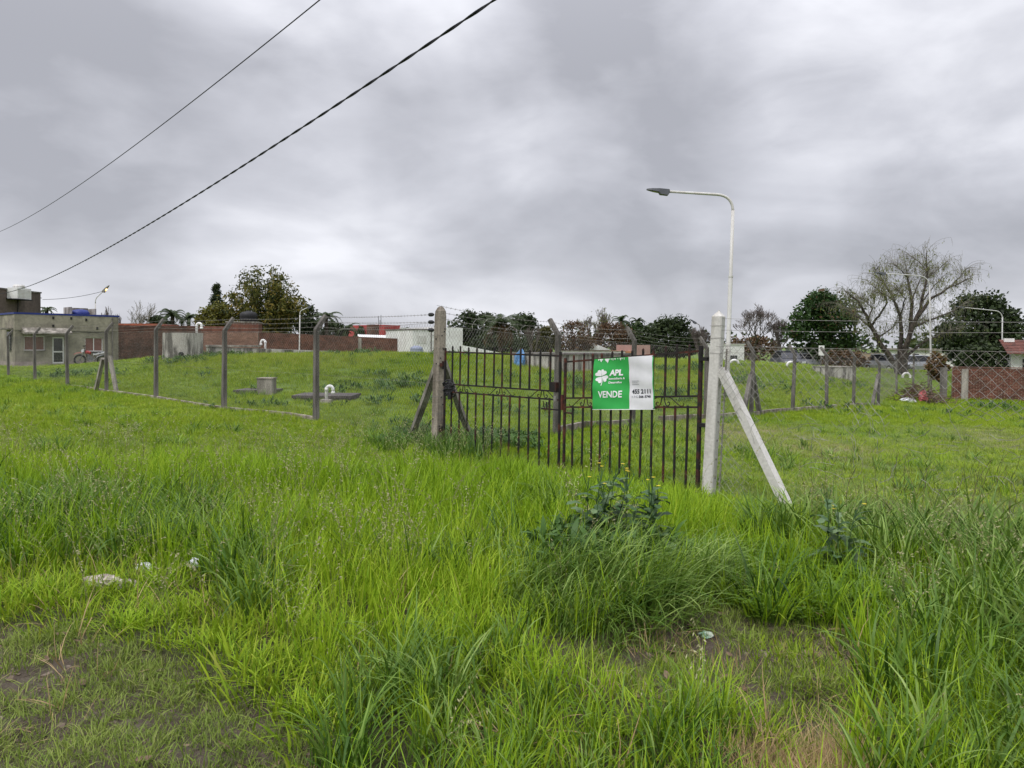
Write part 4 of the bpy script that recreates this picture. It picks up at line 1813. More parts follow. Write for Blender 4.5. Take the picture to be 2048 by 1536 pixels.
for i in range(nu + 1):
    for j in range(nvv + 1):
        if (i + j) % 2:
            continue
        u = .12 + i * wsp / 2
        dn = j * hs
        k = min(1, max(0, (dn - .35) / .8)) * min(1, max(.15, (u - .2) / .8))
        uu = u + k * (.10 * math.sin(u * 4.1 + dn * 3) + .05 * math.sin(u * 11 + dn * 7 + 1) + rnd(-.02, .02)) + rnd(-.003, .003)
        zz = fz(u) - dn * (1 - .12 * k) + k * (.10 * math.sin(u * 2.7 + 1.2) + .05 * math.sin(u * 9 + dn * 5)) + rnd(-.003, .003)
        ww = k * (.16 * math.sin(u * 3.1 + dn * 2.2 + .5) + rnd(-.02, .02)) + .02
        pos[(i, j)] = pr.pt(uu, ww, zz)


def alive(i, j):
    u = .12 + i * wsp / 2
    dn = j * hs
    lim = 0.52 + .13 * math.sin(u * 5 + .4) + .09 * math.sin(u * 13) if u > .45 else 1.6
    hole = (math.sin(u * 7.3 + dn * 9.1) + math.sin(u * 3.7 - dn * 12.3 + 2)) > 1.35 and dn > .28
    return dn < lim and not hole


m = MB()
for (i, j), p in pos.items():
    for di in (-1, 1):
        q_ = pos.get((i + di, j + 1))
        if q_ is None:
            continue
        pk = 1.0 if alive(i, j + 1) else (.22 if j * hs < 1.0 else .05)
        if random.random() < pk and not (j > 9 and random.random() < .06):
            mid_ = (p + q_) / 2 + Vector((rnd(-.004, .004), rnd(-.004, .004), rnd(-.004, .004)))
            m.tube([p, mid_, q_], .0019, 3, False)
wire(m, pr.pt(.08, .02, fz(.08)), pr.pt(pr.len, .02, fz(pr.len)), .002, 0, 1)
o = m.build('wire_mesh', GALV, ff)
o['kind'] = 'stuff'
# loose ends hanging forward
m = MB()
random.seed(17)
for k in range(24):
    u = rnd(.5, 3.0)
    z = rnd(.25, .95)
    pts = [pr.pt(u, rnd(-.05, .1), z)]
    a_ = rnd(0, 6.28)
    for s_ in range(5):
        a_ += rnd(-.7, .7)
        pts.append(pts[-1] + pr.u * math.cos(a_) * .07 + Vector((0, 0, math.sin(a_) * .06)) + pr.w * rnd(-.03, .03))
    m.tube(pts, .0021, 3, False)
o = m.build('loose_wire', GALV, ff)
o['kind'] = 'stuff'
# tension bar with wrapped loops beside the white post
m = MB()
m.tube([WP + FENCE_DIR * .13 + Vector((0, 0, .05)), WP + FENCE_DIR * .13 + Vector((.06, 0, 1.58))], .008, 6)
m.build('tension_bar', GALV, ff)
m = MB()
for k in range(34):
    z_ = .08 + k * .044
    c_ = WP + FENCE_DIR * .13 + Vector((.06 * z_ / 1.58, 0, z_))
    m.tube([c_ + FENCE_DIR * (.022 * math.cos(q_ * 1.05)) + pr.w * .022 * math.sin(q_ * 1.05) + Vector((0, 0, .004 * q_)) for q_ in range(7)], .0022, 3, False)
o = m.build('wire_wrap', GALV, ff)
o['kind'] = 'stuff'

# ------------------------------------------------------------------ street lamps
def lamp(label, bx, by, d, tx, ty, hx, hy, lit=False, r0=.075, mat_=None, group='street lamps', hs=1.0):
    base = P(bx, by, d)
    gz = h1(base.x, base.y)
    base = Vector((base.x, base.y, min(gz, base.z)))
    top = P(tx, ty, d)
    head = P(hx, hy, d)
    t_ = thing('street_lamp', label, 'street lamp', base, 0, group)
    M_ = mat_ or STEELW
    H_ = top.z - base.z
    ax = (top - base)
    m_ = MB()
    z1_, z2_ = .30, .62
    pl = [(-.02, 1.0), (z1_, 1.0), (z1_ + .006, .84), (z2_, .84), (z2_ + .006, .68), (.93, .66)]
    m_.tube([base + ax * max(f, -.02) for f, _ in pl], [r0 * s_ for _, s_ in pl], 10)
    m_.build('pole', M_, t_, True)
    for f, s_ in ((z1_, 1.08), (z2_, .95)):
        m_ = MB()
        m_.tube([base + ax * (f - .004), base + ax * (f + .004)], r0 * s_, 10)
        m_.build('collar', M_, t_)
    m_ = MB()
    m_.box(base + Vector((0, 0, .02)), (.34, .34, .06))
    m_.build('base_plate', CONC, t_)
    m_ = MB()
    a0_ = base + ax * .93
    dirh = (head - top)
    rb__ = min(.62, dirh.length * .3)
    dn_ = dirh.normalized()
    pts = [a0_]
    for k in range(9):
        t2 = k / 8
        p0 = top - ax.normalized() * rb__
        p1 = top
        p2 = top + dn_ * rb__
        pts.append(p0 * (1 - t2) ** 2 + p1 * 2 * t2 * (1 - t2) + p2 * t2 ** 2)
    pts.append(head)
    m_.tube(pts, [r0 * .62] * 2 + [r0 * .56] * 8 + [r0 * .5], 8)
    m_.build('arm', M_, t_, True)
    # luminaire: stepped shell with driver box at the arm end
    side = dn_.cross(Vector((0, 0, 1))).normalized()
    up = side.cross(dn_).normalized()
    sc = r0 / .075 * hs
    m_ = MB()

    def sec(s_, hw, z0_, z1__):
        return [head + dn_ * s_ * sc + side * x * sc + up * z * sc for x, z in ((-hw, z0_), (hw, z0_), (hw * .9, z1__), (-hw * .9, z1__))]
    m_.rings([sec(-.05, .07, -.07, .07), sec(0, .11, -.15, .075), sec(.28, .13, -.13, .08), sec(.34, .14, -.05, .08), sec(.62, .13, -.015, .065), sec(.8, .05, .01, .05)])
    m_.build('lamp_head', mat('lamp_grey', (0.10, 0.105, 0.12), 0.5, 0.2, 4) if not lit else GALV, t_)
    m_ = MB()
    m_.rings([sec(.36, .11, -.062, -.045), sec(.60, .10, -.03, -.012)])
    if lit:
        lm = bpy.data.materials.new('lit_lamp')
        lm.use_nodes = True
        lb_ = lm.node_tree.nodes['Principled BSDF']
        lb_.inputs['Emission Color'].default_value = (1, .50, .16, 1)
        lb_.inputs['Emission Strength'].default_value = 3.5
        mm_ = MB()
        mm_.rings([[head + dn_ * (.3 + .22 * math.cos(a)) + side * .15 * math.sin(a) * math.cos(b) + up * (-.06 + .12 * math.sin(a) * math.sin(b)) for b in [k * math.pi / 4 for k in range(8)]] for a in [math.pi * j / 7 + .01 for j in range(8)]])
        mm_.build('bulb', lm, t_)
    else:
        m_.build('lens', DGLASS, t_)
    return t_


lamp('tall white street lamp standing right of the white gate post', 1452, 816, 27.6, 1467, 391, 1336, 383, r0=.092, hs=.8)
# bird resting on second lamp
lamp('white street lamp in front of the bare willow', 1863, 768, 42, 1859, 553, 1770, 547, r0=.055, mat_=mat('grey_steel', (0.46, 0.455, 0.44), 0.5, 0.15, 4))
lamp('white street lamp in front of the dark tree near the tiled house', 2003, 775, 60, 2005, 623, 1928, 615, r0=.07, mat_=MATS['grey_steel'])
lamp('small lit street lamp glowing orange behind the grey house', 188, 730, 82, 191, 597, 206, 583, lit=True, r0=.09)
lamp('thin street lamp beside the bamboo behind the brick wall', 598, 735, 64, 600, 622, 616, 615, r0=.06)
lamp('small curved street lamp beyond the dark round tree by the gate', 1413, 735, 75, 1399, 650, 1392, 646, r0=.07, mat_=GALV)
m = MB()
bpnt = P(1753, 541, 42)
m.rings([[bpnt + Vector((x + .10 * math.cos(a) * s_ * .5, .08 * math.sin(a) * s_, z)) for a in [k * 1.047 for k in range(6)]] for x, z, s_ in
         ((-.16, .03, .15), (-.06, .05, .7), (.02, .09, 1.0), (.07, .17, .7), (.1, .22, .55), (.13, .25, .3), (.17, .24, .06))])
o = m.build('bird', mat('bird_feathers', (0.05, 0.045, 0.045), 0.8, 0.3, 20), None, True)
tag(o, 'small dark bird perched on the willow street lamp head', 'bird')

# ------------------------------------------------------------------ overhead cables
CAB = mat('cable_black', (0.012, 0.012, 0.016), 0.6, 0.2, 10)


def cable(label, pix, d0, d1, r, name='power_cable', twist=False):
    fr_ = Frame(P(*pix[0], d0), P(*pix[-1], d1))
    uz = [fr_.uv(*q) for q in pix]
    us = np.array([q[0] for q in uz])
    zs = np.array([q[1] for q in uz]) + fr_.o.z
    cf = np.polyfit(us, zs, 2)
    ext = 0.35 * (us.max() - us.min())
    uu = np.linspace(us.min() - 14, us.max() + ext, 70)
    m_ = MB()
    if twist:
        for s_ in (0, 1):
            pts = []
            for u in np.linspace(us.min() - 14, us.max() + ext, 700):
                p = fr_.pt(u, 0, 0)
                p.z = np.polyval(cf, u)
                a = u * 5.5 + s_ * math.pi
                pts.append(p + fr_.w * r * .55 * math.cos(a) + Vector((0, 0, r * .55 * math.sin(a))))
            m_.tube(pts, r * .62, 5, False)
    else:
        pts = []
        for u in uu:
            p = fr_.pt(u, 0, 0)
            p.z = np.polyval(cf, u)
            pts.append(p)
        m_.tube(pts, r, 6, False)
    o_ = m_.build(name, CAB)
    tag(o_, label, 'cable')
    return o_


cable('thick twisted black overhead cable, the lower of the two crossing the sky', [(992, 0), (850, 96), (700, 196), (500, 319), (300, 441), (150, 533), (75, 568), (0, 587)], 9.6, 55, .019, twist=True)
cable('thin black overhead cable, the upper of the two crossing the sky', [(640, 0), (500, 112), (300, 267), (130, 390), (0, 463)], 10, 34, .0085)
fr_ = Frame(P(85, 598, 79), P(206, 582, 82))
m = MB()
pts = []
for k in range(12):
    t_ = k / 11
    p = P(85, 599, 79).lerp(P(204, 583, 82), t_)
    p.z -= .35 * 4 * t_ * (1 - t_) * .6
    pts.append(p)
m.tube(pts, .022, 4, False)
o = m.build('power_cable', CAB)
tag(o, 'faint thin cable from the brown building to the lit lamp', 'cable')

# ------------------------------------------------------------------ motorcycle by the grey house
RED = mat('red_paint', (0.33, 0.015, 0.015), 0.35, 0.1, 4, spec=0.5)
SILV = mat('silver_plastic', (0.55, 0.55, 0.57), 0.35, 0.1, 4, metal=.2)
ENG = mat('engine_metal', (0.20, 0.20, 0.21), 0.4, 0.3, 12, metal=.6)
mb = thing('motorcycle', 'red and silver trail motorcycle parked beside the grey house', 'motorcycle', (0, 0, 0))
mo = P(158, 731, 50.6)
mo = Vector((mo.x, mo.y, h1(mo.x, mo.y) + .02))
mdir = Vector((gf.u.x * .8 + .35, gf.u.y * .55, 0)).normalized()
mside = Vector((mdir.y, -mdir.x, 0))


def mp_(x, y, z):
    return mo + mdir * x + mside * y + Vector((0, 0, z))


mb.location = mo
WM[mb.name] = Matrix.Translation(mo)
for cx, rr in ((.06, .335), (1.40, .31)):
    m = MB()
    m.tube([mp_(cx + rr * math.cos(k * math.pi / 12), 0, rr + .01 + rr * math.sin(k * math.pi / 12)) for k in range(24)], .052, 7, closed=True)
    w_ = m.build('wheel', RUBBER, mb, True)
    m = MB()
    m.tube([mp_(cx + rr * .80 * math.cos(k * math.pi / 12), 0, rr + .01 + rr * .80 * math.sin(k * math.pi / 12)) for k in range(24)], .018, 5, closed=True)
    for k in range(12):
        a = k * math.pi / 6
        m.tube([mp_(cx, .04 * (-1) ** k, rr + .01), mp_(cx + rr * .8 * math.cos(a), 0, rr + .01 + rr * .8 * math.sin(a))], .004, 3, False)
    m.tube([mp_(cx, -.08, rr + .01), mp_(cx, .08, rr + .01)], .06, 8)
    m.build('rim', ENG, w_)
m = MB()
m.rings([[mp_(x, y * wd, z + t_) for y, t_ in ((-1, 0), (-.7, .03), (.7, .03), (1, 0))] for x, z, wd in ((-.30, .70, .04), (-.12, .80, .07), (.08, .83, .08), (.25, .86, .07))])
m.build('front_fender', RED, mb)
m = MB()
for s_ in (-.09, .09):
    m.tube([mp_(.06, s_, .34), mp_(.26, s_, .80), mp_(.36, s_, 1.04)], .026, 7)
m.build('fork', ENG, mb)
m = MB()
m.rings([[mp_(x, y * wd, z + t_) for y, t_ in ((-1, -.1), (1, -.1), (.8, .1), (-.8, .1))] for x, z, wd in ((.14, .92, .05), (.2, .96, .11), (.30, 1.0, .11))])
m.build('headlight_cowl', SILV, mb)
m = MB()
m.tube([mp_(.36, -.36, 1.14), mp_(.33, -.15, 1.10), mp_(.34, 0, 1.07), mp_(.33, .15, 1.10), mp_(.36, .36, 1.14)], .016, 6)
for s_ in (-.36, .36):
    m.tube([mp_(.36, s_, 1.14), mp_(.31, s_ * .95, 1.27)], .008, 5)
    m.box(mp_(.31, s_ * .95, 1.29), (.05, .1, .07))
m.build('handlebar', BLACK, mb)
m = MB()
m.rings([[mp_(x, y * wd, z + t_) for y, t_ in ((-1, -.1), (1, -.1), (1, .03), (.6, .1), (-.6, .1), (-1, .03))] for x, z, wd in ((.36, .86, .05), (.46, .88, .11), (.60, .85, .11), (.72, .80, .06))])
m.build('fuel_tank', RED, mb, True)
m = MB()
m.rings([[mp_(x, y * wd, z + t_) for y, t_ in ((-1, -.06), (1, -.06), (.8, .04), (-.8, .04))] for x, z, wd in ((.74, .88, .08), (.95, .85, .12), (1.25, .88, .12), (1.46, .92, .09))])
m.build('seat', BLACK, mb)
m = MB()
m.rings([[mp_(x, y * wd, z + t_) for y, t_ in ((-1, -.07), (1, -.07), (.9, .05), (-.9, .05))] for x, z, wd in ((.85, .74, .10), (1.15, .80, .13), (1.45, .87, .10), (1.68, .93, .05))])
m.build('rear_cowl', SILV, mb)
m = MB()
m.box(mp_(.68, 0, .42), (.36, .24, .28), Matrix.Rotation(math.atan2(mdir.y, mdir.x), 3, 'Z'))
m.tube([mp_(.6, 0, .5), mp_(.55, 0, .74)], .1, 8)
m.build('engine', ENG, mb)
m = MB()
m.tube([mp_(.36, 0, 1.0), mp_(.46, 0, .55), mp_(.55, 0, .30), mp_(.85, 0, .30), mp_(.98, 0, .5), mp_(.85, 0, .82)], .022, 6)
m.tube([mp_(.92, .08, .36), mp_(1.40, .1, .32)], .022, 6)
m.tube([mp_(.92, -.08, .36), mp_(1.40, -.1, .32)], .022, 6)
m.tube([mp_(.98, 0, .5), mp_(1.3, 0, .78)], .018, 6)
m.build('frame', BLACK, mb)
m = MB()
m.tube([mp_(.55, .14, .36), mp_(.75, .17, .26), mp_(1.0, .18, .42), mp_(1.15, .18, .58), mp_(1.5, .18, .70)], [.02, .025, .03, .05, .045], 8)
m.build('exhaust', ENG, mb, True)
m = MB()
m.tube([mp_(.95, .15, .32), mp_(1.02, .32, .01)], .014, 5)
m.build('side_stand', BLACK, mb)

# ------------------------------------------------------------------ trees
random.seed(77)
LG_DARK = leafmat('leaf_dark', [(0.014, 0.022, 0.009), (0.030, 0.047, 0.016), (0.06, 0.085, 0.028)], .2)
LG_GREEN = leafmat('leaf_green', [(0.014, 0.026, 0.008), (0.03, 0.065, 0.016), (0.065, 0.13, 0.025)], .3)
LG_OLIVE = leafmat('leaf_olive', [(0.03, 0.035, 0.012), (0.065, 0.065, 0.02), (0.13, 0.115, 0.03)], .3)
LG_BAMB = leafmat('leaf_bamboo', [(0.018, 0.028, 0.008), (0.05, 0.065, 0.013), (0.115, 0.115, 0.02), (0.22, 0.16, 0.03)], .3)
LG_YEL = leafmat('leaf_yellowgreen', [(0.05, 0.06, 0.012), (0.12, 0.125, 0.02), (0.19, 0.17, 0.03)], .3)
LG_BROWN = leafmat('leaf_brown', [(0.045, 0.028, 0.018), (0.10, 0.058, 0.03), (0.16, 0.10, 0.045)], .25)
LG_RUSTY = leafmat('leaf_rusty', [(0.08, 0.05, 0.025), (0.17, 0.10, 0.045), (0.27, 0.17, 0.08)], .3)
LG_WIL = leafmat('leaf_willow', [(0.07, 0.09, 0.02), (0.14, 0.16, 0.035), (0.23, 0.24, 0.06)], .35)
LG_PALM = leafmat('leaf_palm', [(0.018, 0.03, 0.012), (0.04, 0.06, 0.02), (0.07, 0.095, 0.035)], .25)


def leafquad(m_, c, sz, asp=.55, droop=0.0, bias=0.0):
    a = rnd(0, 6.283)
    tl = rnd(-.9, .9) - droop
    d = Vector((math.cos(a) * math.cos(tl), math.sin(a) * math.cos(tl), math.sin(tl)))
    x = d.cross(Vector((rnd(-1, 1), rnd(-1, 1), rnd(-1, 1))))
    if x.length < .05:
        x = d.orthogonal()
    x.normalize()
    x *= sz * asp / 2
    e_ = c + d * sz
    mdl = c + d * sz * .45
    bt = min(1, max(0, random.gauss(.5 + bias, .22)))
    m_.add([c, mdl - x, e_, mdl + x], [(0, 1, 2, 3)], bt)


def leafy_tree(label, px, ptop, pbot, wpx, d, lm, n=2600, lobes=9, lsz=.26, shape='round', name='tree', dens=1.0, cat='tree', base_py=None, trunk=True, group=None, droop=.15, lm2=None, p2=0.0):
    top = P(px, ptop, d)
    bot = P(px, pbot, d)
    g = h1(top.x, d)
    base = Vector((top.x, d, g))
    cz0, cz1 = bot.z, top.z
    W = wpx * d / FPX / 2
    hgt = cz1 - cz0
    t_ = thing(name, label, cat, base, 0, group)
    cen = []
    k = 0
    while len(cen) < lobes:
        a = rnd(0, 6.283)
        f = rnd(0.05, .95)
        if shape == 'round':
            wr = math.sqrt(max(0.05, 1 - (2 * f - 1) ** 2 * .85))
        elif shape == 'cone':
            wr = max(.12, 1.05 - f)
        elif shape == 'flat':
            wr = .5 + .5 * math.sin(math.pi * min(1, f + .15))
        else:
            wr = .9 if f < .7 else .9 * (1 - (f - .7) * 2)
        r_ = W * wr * (.35 + .5 * random.random() ** .6) * .9
        lr = rnd(.22, .38) * min(W, hgt * .75)
        zc_ = cz0 + f * hgt
        zc_ = min(zc_, cz1 - lr * .75)
        cen.append((Vector((base.x + math.cos(a) * r_, base.y + math.sin(a) * r_ * .8, zc_)), lr))
    if shape == 'cone':
        cen = []
        for k in range(lobes):
            f = (k + .5) / lobes
            a = k * 2.4
            rr = W * (1.02 - f) * .62
            cen.append((Vector((base.x + math.cos(a) * rr, base.y + math.sin(a) * rr * .8, cz0 + f * hgt * .97)), W * (.22 + .38 * (1 - f))))
    # guarantee the full width and the top
    cen_old = list(cen)
    cen[0] = (Vector((base.x - W * .72, base.y, cz0 + hgt * rnd(.3, .55))), min(W, hgt) * .3)
    cen[1] = (Vector((base.x + W * .72, base.y - .3, cz0 + hgt * rnd(.3, .55))), min(W, hgt) * .3)
    cen[2] = (Vector((base.x + rnd(-.2, .2) * W, base.y, cz1 - min(W, hgt) * .26)), min(W, hgt) * .3)
    if shape == 'cone':
        cen = cen_old
    m_ = MB()
    m2_ = MB()
    n = int(n * 1.5)
    lsz *= 1.45
    per = int(n * .62 / lobes)
    for c_, lr in cen:
        lb = random.gauss(0, .10)
        for q_ in range(per):
            v_ = Vector((random.gauss(0, 1), random.gauss(0, 1), random.gauss(0, 1) * .85)).normalized()
            rr = lr * (random.random() ** .38) * rnd(.85, 1.25)
            tgt = m2_ if (lm2 and random.random() < p2) else m_
            leafquad(tgt, c_ + v_ * rr, lsz * rnd(.6, 1.3), .6, droop, bias=lb)
        # sprays that break the outline
        for q_ in range(max(2, int(per * .03))):
            v_ = Vector((random.gauss(0, 1), random.gauss(0, 1), abs(random.gauss(0, 1)))).normalized()
            for s_ in range(6):
                leafquad(m_, c_ + v_ * lr * (1.0 + s_ * .08), lsz * .6, .5, 0)
    # leaves filling the body of the crown between the lobes
    for q_ in range(int(n * .38)):
        f = random.random() ** (1.5 if shape == 'cone' else 1.1)
        if shape == 'round':
            wr = math.sqrt(max(0.05, 1 - (2 * f - 1) ** 2 * .9))
        elif shape == 'cone':
            wr = max(.08, 1.0 - f * .95)
        else:
            wr = .8 + .2 * math.sin(f * 3.1)
        a = rnd(0, 6.283)
        r_ = W * wr * math.sqrt(random.random()) * .88
        leafquad(m_, Vector((base.x + math.cos(a) * r_, base.y + math.sin(a) * r_ * .8, cz0 + f * hgt * .95)), lsz * rnd(.6, 1.3), .6, droop)
    m_.build('crown', lm, t_)
    if lm2 and m2_.v:
        m2_.build('dry_foliage', lm2, t_)
    if trunk:
        tm = MB()
        r0 = max(.10, W * .05)
        mid_ = Vector((base.x + rnd(-.1, .1), base.y, cz0 + hgt * .35))
        tm.tube([base - Vector((0, 0, .3)), base.lerp(mid_, .5) + Vector((rnd(-.1, .1), 0, 0)), mid_], [r0 * 1.3, r0, r0 * .7], 7)
        for c_, lr in cen:
            s_ = base.lerp(mid_, rnd(.6, 1))
            tm.tube([s_, s_.lerp(c_, .5) + Vector((0, 0, .1 * hgt * rnd(-.3, .6))), c_], [r0 * .5, r0 * .32, r0 * .12], 5, False)
        tm.build('trunk', BARK, t_)
    return t_


def bare_tree(label, px, ptop, pbot, wpx, d, m_=BARKG, depth=6, name='bare_tree', seed=1, spread=.55, up=.25, stems=1, leaves=None, nleaf=0, r0=.16, group=None):
    random.seed(seed)
    top = P(px, ptop, d)
    base = Vector((top.x, d, h1(top.x, d)))
    zb = max(P(px, pbot, d).z, base.z)
    W = wpx * d / FPX / 2
    hgt = top.z - base.z
    t_ = thing(name, label, 'tree', base, 0, group)
    segs = []
    tips = []

    def grow(p, dr, ln, r, lv):
        n = 3
        pts = [p]
        for i in range(n):
            dr = (dr + Vector((rnd(-.16, .16), rnd(-.16, .16), rnd(-.05, .14)))).normalized()
            pts.append(pts[-1] + dr * ln / n)
        segs.append((pts, r, r * .62, lv))
        if lv == 0:
            tips.append(pts[-1])
            return
        kids = random.choice((2, 3, 3)) if lv > 1 else random.choice((2, 3))
        for k in range(kids):
            a = rnd(0, 6.283)
            ax = Vector((math.cos(a), math.sin(a), 0))
            nd = (dr + ax * rnd(.3, 1) * spread * 1.3 + Vector((0, 0, up * .3))).normalized()
            s_ = pts[-1] if k < 2 else pts[2]
            grow(s_, nd, ln * rnd(.66, .86), r * .62, lv - 1)
    for k in range(stems):
        a = rnd(0, 6.283)
        grow(base + Vector((rnd(-.1, .1), rnd(-.1, .1), -.2)), Vector((math.cos(a) * .25 * (stems > 1), math.sin(a) * .2 * (stems > 1), 1)).normalized(), hgt * .27, r0, depth)
    # fit to the measured width and height
    allp = [q_ for s_ in segs for q_ in s_[0]]
    zx = max(q_.z for q_ in allp) - base.z
    xs = max(abs(q_.x - base.x) for q_ in allp)
    fz_, fx_ = hgt / zx, W / xs

    def fit(q_):
        return Vector((base.x + (q_.x - base.x) * fx_, base.y + (q_.y - base.y) * fx_, base.z + (q_.z - base.z) * fz_))
    mm = MB()
    lim = .008 + d * .00006
    tr = MB()
    for pts, ra, rb__, lv in segs:
        k = len(pts) - 1
        (tr if lv >= depth - 1 else mm).tube([fit(q_) for q_ in pts], [max(lim, ra + (rb__ - ra) * i / k) for i in range(len(pts))], 5 if lv >= depth - 1 else 3, False)
    tr.build('trunk', m_, t_)
    mm.build('crown', m_, t_)
    if leaves:
        ml = MB()
        for i in range(nleaf):
            c_ = fit(random.choice(tips)) + Vector((rnd(-.4, .4), rnd(-.4, .4), rnd(-.5, .2)))
            leafquad(ml, c_, rnd(.12, .28), .35, .5)
        ml.build('foliage', leaves, t_)
    return t_


def palm(label, px, ptop, pbot, d, nf=16, fl=2.2, lm=LG_PALM, dead=0, name='palm_tree', seed=3, rise=.9, group=None):
    random.seed(seed)
    ctr = P(px, (ptop + pbot) / 2, d)
    base = Vector((ctr.x, d, h1(ctr.x, d)))
    t_ = thing(name, label, 'palm', base, 0, group)
    cz = ctr.z
    tm = MB()
    hz = cz - base.z
    tm.tube([base - Vector((0, 0, .3)), base + Vector((.08, 0, hz * .5)), Vector((base.x, base.y, cz))], [.24, .19, .21], 8)
    tm.build('trunk', BARK, t_)

    def frond(a, el, ln, mm, drop):
        p = Vector((base.x, base.y, cz))
        pts = [p]
        e_ = el
        for s_ in range(9):
            dr = Vector((math.cos(a) * math.cos(e_), math.sin(a) * math.cos(e_), math.sin(e_)))
            p = p + dr * ln / 9
            pts.append(p)
            e_ -= drop * (1 + s_ * .12)
        mm.tube(pts, [.03 - .0025 * i for i in range(10)], 3, False)
        for i in range(1, 10):
            dr = (pts[i] - pts[i - 1]).normalized()
            sd_ = dr.cross(Vector((0, 0, 1))).normalized()
            for sg in (-1, 1):
                for f in (0, .5):
                    b0_ = pts[i - 1].lerp(pts[i], f)
                    l_ = ln * .22 * math.sin(math.pi * (.15 + .8 * (i + f) / 10))
                    tip = b0_ + (sd_ * sg * .8 + dr * .5 + Vector((0, 0, -.35))).normalized() * l_
                    wv = dr * .07
                    mm.add([b0_ - wv, b0_ + wv, tip], [(0, 1, 2)], min(1, max(0, random.gauss(.5, .2))))
    mm = MB()
    for k in range(nf):
        frond(k * 2.399 + rnd(-.2, .2), rnd(.0, 1.35) * rise, fl * rnd(.8, 1.1), mm, rnd(.13, .22))
    mm.build('crown', lm, t_)
    if dead:
        mm = MB()
        for k in range(dead):
            frond(k * 2.399 + .5, rnd(-.5, .25), fl * rnd(.85, 1.15), mm, rnd(.16, .26))
        mm.build('dead_fronds', LG_BROWN, t_)
    return t_


# left background
bare_tree('leafless grey tree behind the brick wall right of the grey house', 278, 598, 650, 72, 80, depth=6, seed=3, stems=1, spread=.8, m_=TWIG)
bare_tree('small leafless pruned tree behind the grey house roof', 225, 612, 650, 40, 85, depth=5, seed=14, stems=4, spread=.3, r0=.1)
palm('small palm between the brown building and the lit lamp', 93, 614, 628, 88, 12, 1.5, seed=8)
palm('spreading palm behind the brick wall left of the bamboo', 345, 622, 642, 82, 16, 2.6, seed=4)
palm('low palm between the spreading palm and the conifer', 377, 630, 646, 84, 14, 2.0, seed=5)
leafy_tree('dark low shrub behind the wall under the leafless tree', 322, 633, 668, 60, 84, LG_DARK, 1100, 6, .25, cat='shrub', name='shrub')
leafy_tree('slim dark conifer left of the bamboo', 433, 566, 662, 50, 80, LG_DARK, 3200, 14, .15, 'cone', name='conifer_tree')
leafy_tree('yellow green bushy tree at the foot of the conifer', 432, 606, 668, 85, 77, LG_YEL, 1900, 9, .22)
leafy_tree('small dark tree just right of the bamboo', 617, 610, 675, 52, 82, LG_DARK, 1700, 7, .24)
palm('drooping palm behind the fence post right of the bamboo', 652, 626, 646, 80, 14, 2.2, seed=6)
leafy_tree('rounded dark shrub with a palm top behind the brick wall', 668, 645, 680, 60, 84, LG_DARK, 1300, 6, .25, cat='shrub', name='shrub')
palm('low wide palm left of the narrow brick tower', 693, 654, 668, 84, 14, 2.2, seed=7)
leafy_tree('green hedge clump behind the narrow brick tower', 733, 655, 682, 44, 95, LG_GREEN, 900, 5, .25, cat='hedge', name='hedge')


def bamboo(label, px, ptop, pbot, wpx, d):
    random.seed(55)
    top = P(px, ptop, d)
    base = Vector((top.x, d, h1(top.x, d)))
    t_ = thing('bamboo_clump', label, 'bamboo', base)
    hgt = top.z - base.z
    W = wpx * d / FPX / 2
    cm = MB()
    lmx = MB()
    for k in range(90):
        cb = random.gauss(0, .2)
        a = rnd(0, 6.283)
        r_ = W * math.sqrt(random.random())
        hh_ = hgt * (1 - .42 * (r_ / W) ** 1.7) * rnd(.72, 1.0)
        b0_ = base + Vector((math.cos(a) * r_ * .30, math.sin(a) * r_ * .3, -.2))
        tp = base + Vector((math.cos(a) * r_, math.sin(a) * r_ * .8, hh_))
        mdp = b0_.lerp(tp, .5) + Vector((-math.cos(a) * r_ * .22, 0, hh_ * .10))
        pts = [b0_ * (1 - t2) ** 2 + mdp * 2 * t2 * (1 - t2) + tp * t2 ** 2 for t2 in [i / 7 for i in range(8)]]
        # drooping tip
        pts.append(pts[-1] + Vector((math.cos(a) * .5, math.sin(a) * .4, rnd(-.1, .5))))
        cm.tube(pts, [.05 - .005 * i for i in range(9)], 4, False)
        for q_ in range(135):
            f = rnd(.16, 1.0) ** .8
            i = min(7, int(f * 8))
            c_ = pts[i].lerp(pts[i + 1], f * 8 - i)
            c_ = c_ + Vector((random.gauss(0, .30), random.gauss(0, .3), random.gauss(0, .22)))
            leafquad(lmx, c_, rnd(.28, .58), .32, .6, cb)
    cm.build('culms', mat('bamboo_culm', (0.20, 0.17, 0.06), 0.6, 0.3, 2, (0.09, 0.08, 0.03)), t_)
    lmx.build('foliage', LG_BAMB, t_)


bamboo('tall yellowish green bamboo clump towering over the brick wall', 530, 527, 665, 150, 76)

